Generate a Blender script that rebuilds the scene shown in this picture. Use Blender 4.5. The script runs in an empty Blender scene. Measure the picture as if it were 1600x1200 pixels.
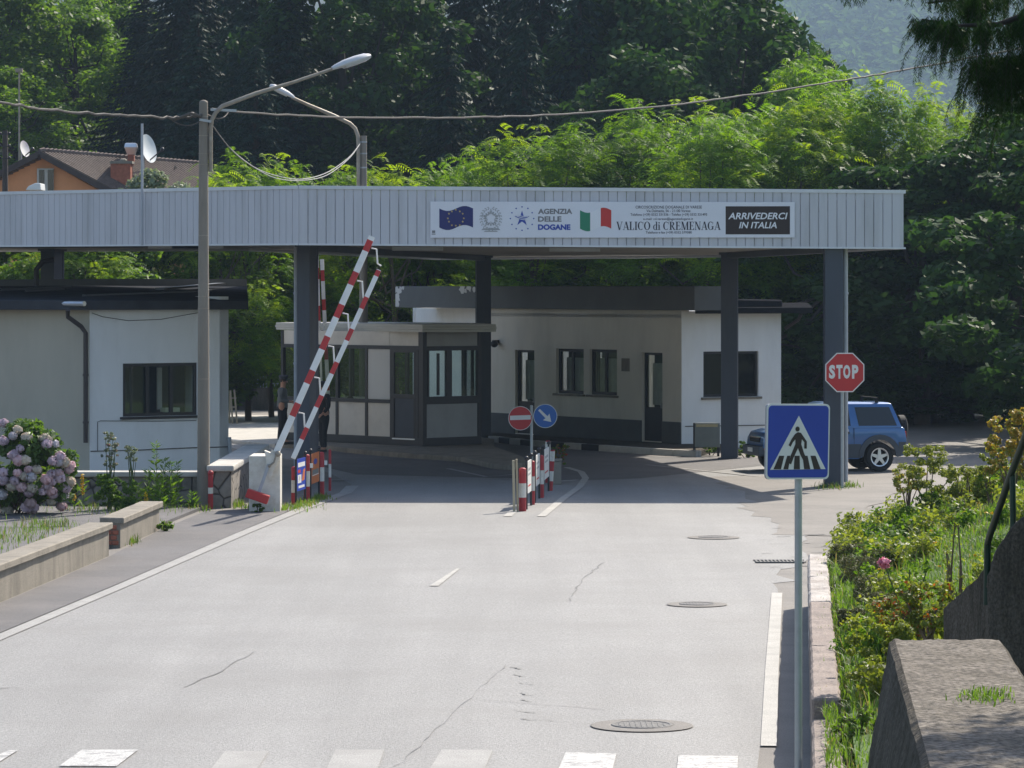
import bpy, bmesh, math, random
import numpy as np
from mathutils import Vector, Matrix, Quaternion

# ---------------------------------------------------------------- camera, sky, sun, exposure
F = 5500.0          # focal length in pixels of the 1600 px wide picture
EYE = 4.2           # eye height above the road
HOR = 460.0         # picture row of the horizon
scene = bpy.context.scene
COL = scene.collection
cd = bpy.data.cameras.new("camera")
cam = bpy.data.objects.new("camera", cd)
COL.objects.link(cam)
cam.location = (0, 0, EYE)
cam.rotation_euler = (math.radians(90), 0, 0)
cd.sensor_width = 36.0
cd.lens = 36.0 * F / 1600.0
cd.shift_y = -(600.0 - HOR) / 1600.0
cd.clip_start = 0.5
cd.clip_end = 6000
scene.camera = cam

SUN_AZ = math.atan2(0.53, 0.85)      # from +Y towards +X
SUN_EL = math.radians(43)
world = bpy.data.worlds.new("World")
scene.world = world
world.use_nodes = True
wn = world.node_tree
wn.nodes.clear()
wo = wn.nodes.new("ShaderNodeOutputWorld")
wb = wn.nodes.new("ShaderNodeBackground")
sky = wn.nodes.new("ShaderNodeTexSky")
sky.sky_type = 'NISHITA'
sky.sun_disc = False
sky.sun_elevation = SUN_EL
sky.sun_rotation = SUN_AZ
sky.air_density = 1.0
sky.dust_density = 1.6
wb.inputs[1].default_value = 0.118
wn.links.new(sky.outputs[0], wb.inputs[0])
wn.links.new(wb.outputs[0], wo.inputs[0])
sl = bpy.data.lights.new("sun", 'SUN')
sl.energy = 4.3
sl.angle = math.radians(0.5)
sl.color = (1.0, 0.92, 0.80)
so = bpy.data.objects.new("sun", sl)
COL.objects.link(so)
sdir = Vector((math.sin(SUN_AZ) * math.cos(SUN_EL), math.cos(SUN_AZ) * math.cos(SUN_EL), math.sin(SUN_EL)))
so.rotation_euler = sdir.to_track_quat('Z', 'Y').to_euler()
so.location = (30, 60, 60)
scene.view_settings.view_transform = 'Standard'
scene.view_settings.look = 'None'
scene.view_settings.gamma = 1.0
scene.view_settings.use_curve_mapping = False
scene.view_settings.exposure = 0.88
scene.render.engine = 'CYCLES'
cy = scene.cycles
cy.use_denoising = True
cy.max_bounces = 8
cy.diffuse_bounces = 3
cy.glossy_bounces = 3
cy.transmission_bounces = 4
cy.transparent_max_bounces = 12
cy.volume_bounces = 1
cy.caustics_reflective = False
cy.caustics_refractive = False
cy.sample_clamp_indirect = 6.0

# ---------------------------------------------------------------- helpers
def W(px, py, d):
    return Vector(((px - 800) / F * d, d, EYE - (py - HOR) / F * d))

def G(px, py, z=0.0):
    d = (EYE - z) * F / (py - HOR)
    return Vector(((px - 800) / F * d, d, z))

def L(px, d):
    return (px - 800) / F * d

def tag(o, label=None, cat=None, group=None, kind=None):
    if label: o["label"] = label
    if cat: o["category"] = cat
    if group: o["group"] = group
    if kind: o["kind"] = kind
    return o

def thing(name, label, cat, loc=(0, 0, 0), rotz=0.0, group=None):
    o = bpy.data.objects.new(name, None)
    o.empty_display_size = 0.2
    o.location = loc
    o.rotation_euler = (0, 0, rotz)
    COL.objects.link(o)
    return tag(o, label, cat, group)

class MB:
    """collects shapes, then links them as ONE mesh object"""
    def __init__(s):
        s.v = []; s.f = []; s.m = []
    def add(s, vs, fs, mi=0):
        b = len(s.v)
        s.v += [Vector(p) for p in vs]
        s.f += [tuple(b + i for i in f) for f in fs]
        s.m += [mi] * len(fs)
        return s
    def box(s, c, size, rot=0.0, mi=0, M=None):
        hx, hy, hz = size[0] / 2, size[1] / 2, size[2] / 2
        pts = [Vector((x, y, z)) for z in (-hz, hz) for y in (-hy, hy) for x in (-hx, hx)]
        if M is None: M = Matrix.Rotation(rot, 3, 'Z')
        pts = [M @ p + Vector(c) for p in pts]
        return s.add(pts, [(0, 2, 3, 1), (4, 5, 7, 6), (0, 1, 5, 4), (2, 6, 7, 3), (0, 4, 6, 2), (1, 3, 7, 5)], mi)
    def bar(s, a, b, w, h, up=(0, 0, 1), mi=0):
        a, b = Vector(a), Vector(b)
        x = (b - a).normalized(); u = Vector(up)
        y = u.cross(x)
        if y.length < 1e-4: y = Vector((0, 1, 0)).cross(x)
        y.normalize(); z = x.cross(y)
        M = Matrix((x, y, z)).transposed()
        return s.box((a + b) / 2, ((b - a).length, w, h), M=M, mi=mi)
    def prism(s, poly, z0, z1, mi=0):
        """poly: list of (x,y); z0/z1 numbers or per-vertex lists"""
        n = len(poly)
        area = sum(poly[i][0] * poly[(i + 1) % n][1] - poly[(i + 1) % n][0] * poly[i][1] for i in range(n))
        Z0 = list(z0) if hasattr(z0, '__len__') else [z0] * n
        Z1 = list(z1) if hasattr(z1, '__len__') else [z1] * n
        idx = list(range(n))
        if area < 0: idx.reverse()
        vs = [(poly[i][0], poly[i][1], Z0[i]) for i in idx] + [(poly[i][0], poly[i][1], Z1[i]) for i in idx]
        fs = [tuple(reversed(range(n))), tuple(range(n, 2 * n))]
        fs += [(i, (i + 1) % n, n + (i + 1) % n, n + i) for i in range(n)]
        return s.add(vs, fs, mi)
    def tube(s, pts, r, n=10, mi=0, cap=True):
        pts = [Vector(p) for p in pts]
        R = list(r) if hasattr(r, '__len__') else [r] * len(pts)
        vs = []; fs = []
        ref = None
        for i, p in enumerate(pts):
            t = (pts[min(i + 1, len(pts) - 1)] - pts[max(i - 1, 0)]).normalized()
            if ref is None:
                ref = t.orthogonal().normalized()
            else:
                ref = (ref - t * ref.dot(t))
                ref = ref.normalized() if ref.length > 1e-5 else t.orthogonal().normalized()
            q = t.cross(ref)
            for k in range(n):
                a = 2 * math.pi * k / n
                vs.append(p + (ref * math.cos(a) + q * math.sin(a)) * R[i])
        for i in range(len(pts) - 1):
            for k in range(n):
                a = i * n + k; b = i * n + (k + 1) % n
                fs.append((a, b, b + n, a + n))
        if cap:
            fs.append(tuple(reversed(range(n))))
            fs.append(tuple(range((len(pts) - 1) * n, len(pts) * n)))
        return s.add(vs, fs, mi)
    def cyl(s, c, r, h, n=16, mi=0):
        c = Vector(c)
        return s.tube([c, c + Vector((0, 0, h))], r, n, mi)
    def ball(s, c, r, seg=10, rings=6, mi=0):
        c = Vector(c)
        R = r if hasattr(r, '__len__') else (r, r, r)
        vs = [c + Vector((0, 0, -R[2]))]
        for i in range(1, rings):
            a = -math.pi / 2 + math.pi * i / rings
            for k in range(seg):
                b = 2 * math.pi * k / seg
                vs.append(c + Vector((R[0] * math.cos(a) * math.cos(b), R[1] * math.cos(a) * math.sin(b), R[2] * math.sin(a))))
        vs.append(c + Vector((0, 0, R[2])))
        fs = []
        for k in range(seg):
            fs.append((0, 1 + (k + 1) % seg, 1 + k))
        for i in range(rings - 2):
            for k in range(seg):
                a = 1 + i * seg + k; b = 1 + i * seg + (k + 1) % seg
                fs.append((a, b, b + seg, a + seg))
        t = len(vs) - 1
        for k in range(seg):
            fs.append((t, 1 + (rings - 2) * seg + k, 1 + (rings - 2) * seg + (k + 1) % seg))
        return s.add(vs, fs, mi)
    def loft(s, rings, mi=0, cap=True):
        n = len(rings[0]); vs = [p for r in rings for p in r]; fs = []
        for i in range(len(rings) - 1):
            for k in range(n):
                a = i * n + k; b = i * n + (k + 1) % n
                fs.append((a, b, b + n, a + n))
        if cap:
            fs.append(tuple(reversed(range(n)))); fs.append(tuple(range((len(rings) - 1) * n, len(rings) * n)))
        return s.add(vs, fs, mi)
    def flat(s, pts2, O, U, V, N=None, off=0.0, mi=0):
        """polygon given in (u,v) on plane O,U,V; slab when N given (thickness off)"""
        O, U, V = Vector(O), Vector(U), Vector(V)
        vs = [O + U * p[0] + V * p[1] for p in pts2]
        return s.add(vs, [tuple(range(len(vs)))], mi)
    def slab(s, pts2, O, U, V, N, t, mi=0):
        O, U, V, N = Vector(O), Vector(U), Vector(V), Vector(N)
        n = len(pts2)
        a = [O + U * p[0] + V * p[1] for p in pts2]
        b = [p + N * t for p in a]
        fs = [tuple(reversed(range(n))), tuple(range(n, 2 * n))] + [(i, (i + 1) % n, n + (i + 1) % n, n + i) for i in range(n)]
        return s.add(a + b, fs, mi)
    def build(s, name, mats, parent=None, world=True, smooth=False, bev=0.0, seg=2):
        me = bpy.data.meshes.new(name)
        off = Vector((0, 0, 0))
        if parent is not None and world:
            p = parent
            while p is not None:
                off += p.location; p = p.parent
        me.from_pydata([tuple(v - off) for v in s.v], [], s.f)
        if not isinstance(mats, (list, tuple)): mats = [mats]
        for m in mats: me.materials.append(m)
        if len(mats) > 1: me.polygons.foreach_set("material_index", s.m)
        if smooth:
            me.polygons.foreach_set("use_smooth", [True] * len(me.polygons))
        bm = bmesh.new(); bm.from_mesh(me)
        bmesh.ops.recalc_face_normals(bm, faces=bm.faces)
        if bev:
            bmesh.ops.remove_doubles(bm, verts=bm.verts, dist=1e-5)
            es = [e for e in bm.edges if len(e.link_faces) == 2 and e.calc_face_angle(0) > 0.5]
            if es:
                bmesh.ops.bevel(bm, geom=es, offset=bev, segments=seg, affect='EDGES', profile=0.6, clamp_overlap=True)
        bm.to_mesh(me); bm.free()
        if smooth:
            me.set_sharp_from_angle(angle=math.radians(40))
        me.update()
        o = bpy.data.objects.new(name, me)
        COL.objects.link(o)
        if parent is not None: o.parent = parent
        return o

def np_mesh(name, v, f, mats, parent=None, mi=None, loc=None):
    """fast mesh of all-quad or all-tri faces"""
    v = np.asarray(v, dtype=np.float32); f = np.asarray(f, dtype=np.int32)
    me = bpy.data.meshes.new(name)
    k = f.shape[1]
    me.vertices.add(len(v)); me.vertices.foreach_set("co", v.ravel())
    me.loops.add(f.size); me.loops.foreach_set("vertex_index", f.ravel())
    me.polygons.add(len(f)); me.polygons.foreach_set("loop_start", np.arange(0, f.size, k, dtype=np.int32))
    if not isinstance(mats, (list, tuple)): mats = [mats]
    for m in mats: me.materials.append(m)
    if mi is not None: me.polygons.foreach_set("material_index", np.asarray(mi, dtype=np.int32))
    me.update(calc_edges=True); me.validate()
    o = bpy.data.objects.new(name, me)
    COL.objects.link(o)
    if loc is not None: o.location = loc
    if parent is not None: o.parent = parent
    return o

# ---------------------------------------------------------------- materials
def _nodes(name):
    m = bpy.data.materials.new(name); m.use_nodes = True
    nt = m.node_tree
    return m, nt, nt.nodes["Principled BSDF"], nt.nodes["Material Output"]

def mat(name, col, rough=0.6, var=0.12, scale=3.0, bump=0.0, bscale=60.0, metal=0.0, spec=0.4, streak=0.0,
        stain=None, sscale=1.2, samt=0.5, coat=0.0, speck=0.0, speck_s=55, lane=0.0):
    m, nt, b, out = _nodes(name)
    N, Lk = nt.nodes, nt.links
    tc = N.new("ShaderNodeTexCoord")
    n1 = N.new("ShaderNodeTexNoise"); n1.inputs["Scale"].default_value = scale; n1.inputs["Detail"].default_value = 6
    n1.inputs["Roughness"].default_value = 0.62
    src = tc.outputs["Object"]
    if streak:
        mp = N.new("ShaderNodeMapping"); mp.inputs["Scale"].default_value = (1, 1, streak)
        Lk.new(src, mp.inputs[0]); Lk.new(mp.outputs[0], n1.inputs["Vector"])
    else:
        Lk.new(src, n1.inputs["Vector"])
    r = N.new("ShaderNodeMapRange"); r.inputs[1].default_value = 0.3; r.inputs[2].default_value = 0.7
    r.inputs[3].default_value = 1 - var; r.inputs[4].default_value = 1 + var
    Lk.new(n1.outputs["Fac"], r.inputs[0])
    mx = N.new("ShaderNodeMix"); mx.data_type = 'RGBA'; mx.blend_type = 'MULTIPLY'; mx.inputs[0].default_value = 1
    mx.inputs[6].default_value = (*col, 1)
    Lk.new(r.outputs[0], mx.inputs[7])
    cur = mx.outputs[2]
    if speck:
        n4 = N.new("ShaderNodeTexNoise"); n4.inputs["Scale"].default_value = speck_s; n4.inputs["Detail"].default_value = 2
        Lk.new(src, n4.inputs["Vector"])
        r4 = N.new("ShaderNodeMapRange"); r4.inputs[1].default_value = 0.35; r4.inputs[2].default_value = 0.65
        r4.inputs[3].default_value = 1 - speck; r4.inputs[4].default_value = 1 + speck
        Lk.new(n4.outputs["Fac"], r4.inputs[0])
        m4 = N.new("ShaderNodeMix"); m4.data_type = 'RGBA'; m4.blend_type = 'MULTIPLY'; m4.inputs[0].default_value = 1
        Lk.new(cur, m4.inputs[6]); Lk.new(r4.outputs[0], m4.inputs[7]); cur = m4.outputs[2]
    if lane:
        mpl = N.new("ShaderNodeMapping"); mpl.inputs["Scale"].default_value = (1.1, .05, 1); mpl.inputs["Rotation"].default_value = (0, 0, -.06)
        Lk.new(src, mpl.inputs[0])
        n5 = N.new("ShaderNodeTexNoise"); n5.inputs["Scale"].default_value = 1.0; n5.inputs["Detail"].default_value = 5; n5.inputs["Roughness"].default_value = .6
        Lk.new(mpl.outputs[0], n5.inputs["Vector"])
        r5 = N.new("ShaderNodeMapRange"); r5.inputs[1].default_value = .3; r5.inputs[2].default_value = .7; r5.inputs[3].default_value = 1 - lane; r5.inputs[4].default_value = 1 + lane
        Lk.new(n5.outputs["Fac"], r5.inputs[0])
        m5 = N.new("ShaderNodeMix"); m5.data_type = 'RGBA'; m5.blend_type = 'MULTIPLY'; m5.inputs[0].default_value = 1
        Lk.new(cur, m5.inputs[6]); Lk.new(r5.outputs[0], m5.inputs[7]); cur = m5.outputs[2]
    if stain is not None:
        n2 = N.new("ShaderNodeTexNoise"); n2.inputs["Scale"].default_value = sscale; n2.inputs["Detail"].default_value = 9
        n2.inputs["Roughness"].default_value = 0.7
        if streak:
            Lk.new(mp.outputs[0], n2.inputs["Vector"])
        else:
            Lk.new(src, n2.inputs["Vector"])
        r2 = N.new("ShaderNodeMapRange"); r2.inputs[1].default_value = 0.48; r2.inputs[2].default_value = 0.72
        r2.inputs[3].default_value = 0; r2.inputs[4].default_value = samt
        Lk.new(n2.outputs["Fac"], r2.inputs[0])
        m2 = N.new("ShaderNodeMix"); m2.data_type = 'RGBA'; m2.inputs[7].default_value = (*stain, 1)
        Lk.new(r2.outputs[0], m2.inputs[0]); Lk.new(cur, m2.inputs[6]); cur = m2.outputs[2]
    Lk.new(cur, b.inputs["Base Color"])
    b.inputs["Roughness"].default_value = rough
    b.inputs["Metallic"].default_value = metal
    b.inputs["Specular IOR Level"].default_value = spec
    if coat: b.inputs["Coat Weight"].default_value = coat; b.inputs["Coat Roughness"].default_value = 0.05
    if bump:
        n3 = N.new("ShaderNodeTexNoise"); n3.inputs["Scale"].default_value = bscale; n3.inputs["Detail"].default_value = 5
        Lk.new(src, n3.inputs["Vector"])
        bp = N.new("ShaderNodeBump"); bp.inputs["Strength"].default_value = bump; bp.inputs["Distance"].default_value = 0.02
        Lk.new(n3.outputs["Fac"], bp.inputs["Height"]); Lk.new(bp.outputs[0], b.inputs["Normal"])
    return m

def leaf_mat(name, c1, c2, trans=0.45, tcol=None, gloss=0.3, clump=0.0):
    m, nt, b, out = _nodes(name)
    N, Lk = nt.nodes, nt.links
    g = N.new("ShaderNodeNewGeometry")
    mx = N.new("ShaderNodeMix"); mx.data_type = 'RGBA'
    mx.inputs[6].default_value = (*c1, 1); mx.inputs[7].default_value = (*c2, 1)
    Lk.new(g.outputs["Random Per Island"], mx.inputs[0])
    oi = N.new("ShaderNodeObjectInfo")
    r = N.new("ShaderNodeMapRange"); r.inputs[3].default_value = 0.82; r.inputs[4].default_value = 1.18
    Lk.new(oi.outputs["Random"], r.inputs[0])
    mm = N.new("ShaderNodeMix"); mm.data_type = 'RGBA'; mm.blend_type = 'MULTIPLY'; mm.inputs[0].default_value = 1
    Lk.new(mx.outputs[2], mm.inputs[6]); Lk.new(r.outputs[0], mm.inputs[7])
    Lk.new(mm.outputs[2], b.inputs["Base Color"])
    b.inputs["Roughness"].default_value = 0.5
    b.inputs["Specular IOR Level"].default_value = gloss
    t = N.new("ShaderNodeBsdfTranslucent")
    mt = N.new("ShaderNodeMix"); mt.data_type = 'RGBA'; mt.blend_type = 'MULTIPLY'; mt.inputs[0].default_value = 1
    tc = tcol or (1.5, 1.6, 0.5)
    mt.inputs[7].default_value = (*tc, 1)
    Lk.new(mm.outputs[2], mt.inputs[6]); Lk.new(mt.outputs[2], t.inputs[0])
    s = N.new("ShaderNodeMixShader"); s.inputs[0].default_value = trans
    Lk.new(b.outputs[0], s.inputs[1]); Lk.new(t.outputs[0], s.inputs[2])
    Lk.new(s.outputs[0], out.inputs["Surface"])
    return m

def glass_mat(name, tint=(0.75, 0.85, 0.82), through=0.6, rough=0.02):
    m, nt, b, out = _nodes(name)
    N, Lk = nt.nodes, nt.links
    nt.nodes.remove(b)
    t = N.new("ShaderNodeBsdfTransparent"); t.inputs[0].default_value = (*[c * through for c in tint], 1)
    g = N.new("ShaderNodeBsdfGlossy"); g.inputs["Roughness"].default_value = rough
    fr = N.new("ShaderNodeLayerWeight"); fr.inputs[0].default_value = 0.5
    pw = N.new("ShaderNodeMath"); pw.operation = 'POWER'; pw.inputs[1].default_value = 4.0
    Lk.new(fr.outputs["Facing"], pw.inputs[0])
    a = N.new("ShaderNodeMath"); a.operation = 'MULTIPLY_ADD'; a.inputs[1].default_value = 0.75; a.inputs[2].default_value = 0.05
    Lk.new(pw.outputs[0], a.inputs[0])
    s = N.new("ShaderNodeMixShader")
    Lk.new(a.outputs[0], s.inputs[0]); Lk.new(t.outputs[0], s.inputs[1]); Lk.new(g.outputs[0], s.inputs[2])
    Lk.new(s.outputs[0], out.inputs["Surface"])
    return m

M = {}
M['asphalt'] = mat('sunbleached_asphalt', (0.222, 0.218, 0.211), 0.66, 0.08, 0.30, 0.5, 70, spec=0.4, stain=(0.175, 0.168, 0.158), sscale=0.35, samt=0.55, speck=0.2, speck_s=34, lane=0.10)
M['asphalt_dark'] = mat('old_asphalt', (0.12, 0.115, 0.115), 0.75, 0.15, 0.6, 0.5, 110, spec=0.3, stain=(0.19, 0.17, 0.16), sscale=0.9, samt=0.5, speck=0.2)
M['asphalt_yard'] = mat('yard_asphalt', (0.195, 0.18, 0.163), 0.75, 0.12, 0.5, 0.4, 110, spec=0.3, stain=(0.1, 0.095, 0.09), sscale=0.6, samt=0.55, speck=0.15)
M['paint_white'] = mat('worn_road_paint', (0.47, 0.46, 0.44), 0.6, 0.2, 6, 0.2, 90, stain=(0.222, 0.218, 0.211), sscale=6.0, samt=1.9, speck=0.3)
M['paint_faint'] = mat('faded_road_paint', (0.285, 0.277, 0.262), 0.64, 0.12, 2, 0.3, 90, stain=(0.235, 0.226, 0.212), sscale=1.6, samt=1.0, speck=0.2)
M['crack'] = mat('tar_crack', (0.18, 0.176, 0.169), 0.8, 0.3, 8)
M['soil'] = mat('soil', (0.06, 0.05, 0.035), 0.95, 0.3, 2, 0.5, 30)
M['turf'] = mat('turf_soil', (0.065, 0.115, 0.02), 0.95, 0.35, 1.4, 0.5, 30, stain=(0.07, 0.065, 0.03), samt=0.5)
M['forest_floor'] = mat('forest_floor', (0.035, 0.045, 0.018), 0.95, 0.35, 0.6, 0.5, 20, spec=0.1)
M['meadow'] = mat('meadow', (0.05, 0.10, 0.022), 0.95, 0.3, 0.8, 0.6, 12, spec=0.1)
M['concrete'] = mat('weathered_concrete', (0.225, 0.20, 0.162), 0.85, 0.18, 2.5, 0.45, 45, stain=(0.10, 0.09, 0.072), sscale=2.0, samt=0.75, streak=0.35, speck=0.12)
M['concrete_lt'] = mat('pale_concrete', (0.46, 0.44, 0.40), 0.8, 0.12, 2.5, 0.3, 45, stain=(0.24, 0.22, 0.18), sscale=2.0, samt=0.5)
M['concrete_dk'] = mat('mossy_concrete', (0.085, 0.074, 0.060), 0.95, 0.35, 5, 0.9, 30, stain=(0.028, 0.026, 0.018), sscale=4, samt=0.85, speck=0.3, streak=0.3, spec=0.1)
M['concrete_top'] = mat('grainy_concrete', (0.155, 0.138, 0.118), 0.95, 0.3, 6, 1.0, 30, stain=(0.09, 0.08, 0.062), sscale=5, samt=0.7, speck=0.45, speck_s=40, spec=0.1)
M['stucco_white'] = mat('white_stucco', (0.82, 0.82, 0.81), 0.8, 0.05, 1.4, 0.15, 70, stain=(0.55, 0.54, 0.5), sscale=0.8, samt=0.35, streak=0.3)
M['stucco_shaded'] = mat('shaded_stucco', (0.42, 0.385, 0.31), 0.85, 0.06, 1.4, 0.15, 70, stain=(0.33, 0.3, 0.24), sscale=0.8, samt=0.5, streak=0.3)  # shade of the left-facing wall put into a darker, yellower colour
M['roof_felt'] = mat('roof_felt', (0.022, 0.023, 0.026), 0.9, 0.2, 2, spec=0.0)
M['stucco_cream'] = mat('cream_stucco', (0.70, 0.655, 0.57), 0.85, 0.06, 1.4, 0.15, 70, stain=(0.48, 0.44, 0.36), sscale=0.8, samt=0.4, streak=0.3)
M['stucco_orange'] = mat('orange_stucco', (0.62, 0.27, 0.12), 0.85, 0.1, 1.4, 0.1, 50)
M['plinth'] = mat('grey_plinth', (0.10, 0.105, 0.105), 0.8, 0.12, 2)
M['band'] = mat('grey_band', (0.115, 0.12, 0.12), 0.7, 0.1, 1.2)
M['band_lt'] = mat('peeled_paint', (0.55, 0.55, 0.54), 0.7, 0.1, 3)
M['roof_dark'] = mat('dark_sheet_roof', (0.05, 0.053, 0.06), 0.85, 0.2, 1.5, 0.1, 20, spec=0.0)
M['roof_sheet'] = mat('roof_metal_sheet', (0.10, 0.105, 0.115), 0.5, 0.15, 1.5, metal=0.3)
M['metal_bright'] = mat('bright_sheet', (0.55, 0.57, 0.6), 0.3, 0.1, 3, metal=0.8)
M['fascia'] = mat('fascia_sheet', (0.50, 0.505, 0.54), 0.45, 0.05, 0.6, spec=0.45, stain=(0.30, 0.305, 0.31), sscale=1.6, samt=0.6, streak=0.12)
M['fascia_trim'] = mat('fascia_trim', (0.58, 0.6, 0.62), 0.4, 0.06, 2)
M['soffit'] = mat('soffit', (0.30, 0.275, 0.235), 0.8, 0.15, 1.0)
M['column'] = mat('blue_steel_column', (0.034, 0.042, 0.062), 0.45, 0.14, 2.0, spec=0.5, stain=(0.09, 0.09, 0.1), sscale=1.5, samt=0.4, streak=0.2)
M['pipe_grey'] = mat('grey_pipe', (0.36, 0.38, 0.41), 0.45, 0.1, 4)
M['pipe_brown'] = mat('brown_pipe', (0.045, 0.035, 0.032), 0.5, 0.15, 4)
M['galv'] = mat('galvanised_steel', (0.36, 0.385, 0.40), 0.42, 0.12, 5, metal=0.55, stain=(0.22, 0.2, 0.17), samt=0.3)
M['galv_rust'] = mat('rusty_galvanised', (0.30, 0.27, 0.22), 0.6, 0.2, 5, metal=0.3, stain=(0.25, 0.15, 0.08), samt=0.6)
M['pole_concrete'] = mat('pole_concrete', (0.225, 0.2, 0.165), 0.85, 0.15, 2.2, 0.3, 60, streak=0.25, stain=(0.12, 0.1, 0.08), samt=0.5)
M['white_paint'] = mat('white_enamel', (0.74, 0.73, 0.70), 0.45, 0.05, 4, stain=(0.5, 0.46, 0.38), sscale=3, samt=0.35)
M['white_old'] = mat('old_white_paint', (0.66, 0.63, 0.56), 0.6, 0.1, 6, stain=(0.42, 0.35, 0.24), sscale=4, samt=0.7)
M['red_paint'] = mat('red_enamel', (0.44, 0.028, 0.026), 0.45, 0.14, 5, stain=(0.3, 0.05, 0.04), samt=0.4)
M['red_post'] = mat('red_post_paint', (0.38, 0.03, 0.035), 0.5, 0.18, 6, stain=(0.2, 0.03, 0.03), samt=0.5)
M['black'] = mat('black_paint', (0.016, 0.016, 0.018), 0.5, 0.2, 5)
M['frame_dark'] = mat('dark_aluminium', (0.022, 0.021, 0.024), 0.42, 0.15, 5)
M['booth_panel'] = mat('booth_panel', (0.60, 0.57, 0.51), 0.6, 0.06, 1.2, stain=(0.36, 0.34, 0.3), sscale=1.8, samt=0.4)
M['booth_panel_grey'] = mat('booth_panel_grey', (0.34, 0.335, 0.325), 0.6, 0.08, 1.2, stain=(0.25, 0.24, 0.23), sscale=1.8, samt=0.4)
M['booth_roof'] = mat('booth_roof', (0.47, 0.46, 0.41), 0.6, 0.08, 2)
M['bright_pane'] = leaf_mat('bright_pane_white', (0.8, 0.8, 0.78), (0.8, 0.8, 0.78), 0.5, (1, 1, 1))
M['glass'] = glass_mat('window_glass', (0.95, 0.99, 0.97), 0.96)
M['glass_dark'] = mat('dark_window_glass', (0.012, 0.014, 0.015), 0.06, 0.1, 2, spec=0.6)
M['glass_tint'] = glass_mat('car_glass', (0.5, 0.6, 0.62), 0.45)
M['sign_blue'] = mat('sign_blue', (0.022, 0.055, 0.36), 0.38, 0.05, 2)
M['sign_blue2'] = mat('sign_round_blue', (0.02, 0.115, 0.40), 0.38, 0.05, 2)
M['sign_red'] = mat('sign_red', (0.48, 0.03, 0.032), 0.38, 0.06, 2)
M['sign_white'] = mat('sign_white', (0.70, 0.69, 0.66), 0.4, 0.04, 3)
M['sign_black'] = mat('sign_black', (0.03, 0.02, 0.018), 0.5, 0.1, 3)
M['sign_back'] = mat('sign_back', (0.32, 0.33, 0.34), 0.5, 0.1, 3, metal=0.4)
M['banner'] = mat('banner_white', (0.68, 0.69, 0.74), 0.5, 0.03, 1)
M['ink_navy'] = mat('ink_navy', (0.018, 0.024, 0.13), 0.5, 0.05, 3)
M['ink_blue'] = mat('ink_blue', (0.03, 0.065, 0.34), 0.5, 0.05, 3)
M['ink_grey'] = mat('ink_grey', (0.19, 0.19, 0.20), 0.5, 0.05, 3)
M['ink_lightgrey'] = mat('ink_lightgrey', (0.34, 0.35, 0.36), 0.5, 0.05, 3)
M['ink_dark'] = mat('ink_dark', (0.03, 0.03, 0.05), 0.5, 0.05, 3)
M['ink_brown'] = mat('ink_brown', (0.028, 0.017, 0.016), 0.5, 0.05, 3)
M['ink_green'] = mat('ink_green', (0.02, 0.2, 0.11), 0.5, 0.05, 3)
M['ink_red'] = mat('ink_red', (0.50, 0.035, 0.03), 0.5, 0.05, 3)
M['ink_gold'] = mat('ink_gold', (0.5, 0.38, 0.12), 0.5, 0.05, 3)
M['ink_white'] = mat('ink_white', (0.72, 0.73, 0.76), 0.5, 0.03, 3)
M['orange_board'] = mat('orange_board', (0.52, 0.14, 0.03), 0.5, 0.12, 4)
M['car_blue'] = mat('blue_car_paint', (0.03, 0.115, 0.31), 0.3, 0.03, 3, metal=0.25, spec=0.5, coat=0.8)
M['cladding'] = mat('grey_cladding', (0.055, 0.065, 0.08), 0.6, 0.1, 4)
M['rubber'] = mat('rubber', (0.014, 0.014, 0.015), 0.8, 0.15, 6)
M['alloy'] = mat('alloy', (0.62, 0.63, 0.65), 0.3, 0.05, 4, metal=0.7)
M['lamp_orange'] = mat('orange_lens', (0.65, 0.12, 0.015), 0.2, 0.05, 3)
M['lamp_clear'] = mat('clear_lens', (0.45, 0.47, 0.5), 0.12, 0.05, 3)
M['lamp_red'] = mat('red_lens', (0.35, 0.01, 0.01), 0.2, 0.05, 3)
M['lamp_shell'] = mat('lamp_shell', (0.50, 0.51, 0.53), 0.4, 0.06, 4)
M['lamp_lens'] = mat('lamp_lens', (0.42, 0.45, 0.48), 0.15, 0.05, 4)
M['cable'] = mat('grey_cable', (0.085, 0.077, 0.068), 0.7, 0.2, 8)
M['cable_lt'] = mat('pale_cable', (0.30, 0.30, 0.29), 0.6, 0.1, 8)
M['tile'] = mat('brown_roof_tile', (0.115, 0.082, 0.068), 0.8, 0.3, 6, 0.4, 30, stain=(0.2, 0.15, 0.12), sscale=5, samt=0.6)
M['wood_dark'] = mat('dark_timber', (0.06, 0.045, 0.04), 0.8, 0.2, 5)
M['wood_pale'] = mat('pale_timber', (0.42, 0.36, 0.25), 0.8, 0.2, 6, streak=0.1, stain=(0.25, 0.18, 0.1), samt=0.5)
M['brick'] = mat('red_brick', (0.30, 0.10, 0.06), 0.85, 0.3, 8, 0.4, 50)
M['dish'] = mat('dish_white', (0.66, 0.68, 0.68), 0.45, 0.04, 3)
M['cabinet'] = mat('cabinet_grey', (0.17, 0.19, 0.18), 0.5, 0.1, 3)
M['cabinet_strip'] = mat('cabinet_strip', (0.45, 0.38, 0.22), 0.5, 0.1, 3)
M['fence_grey'] = mat('fence_grey', (0.27, 0.30, 0.32), 0.5, 0.1, 3)
M['rail_green'] = mat('rail_green', (0.012, 0.04, 0.024), 0.4, 0.2, 6)
M['iron'] = mat('cast_iron', (0.17, 0.165, 0.158), 0.7, 0.3, 12, 0.5, 60, spec=.2)
M['skin'] = mat('skin', (0.42, 0.24, 0.17), 0.55, 0.05, 6)
M['uniform'] = mat('uniform_dark', (0.018, 0.022, 0.03), 0.85, 0.15, 8)
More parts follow.
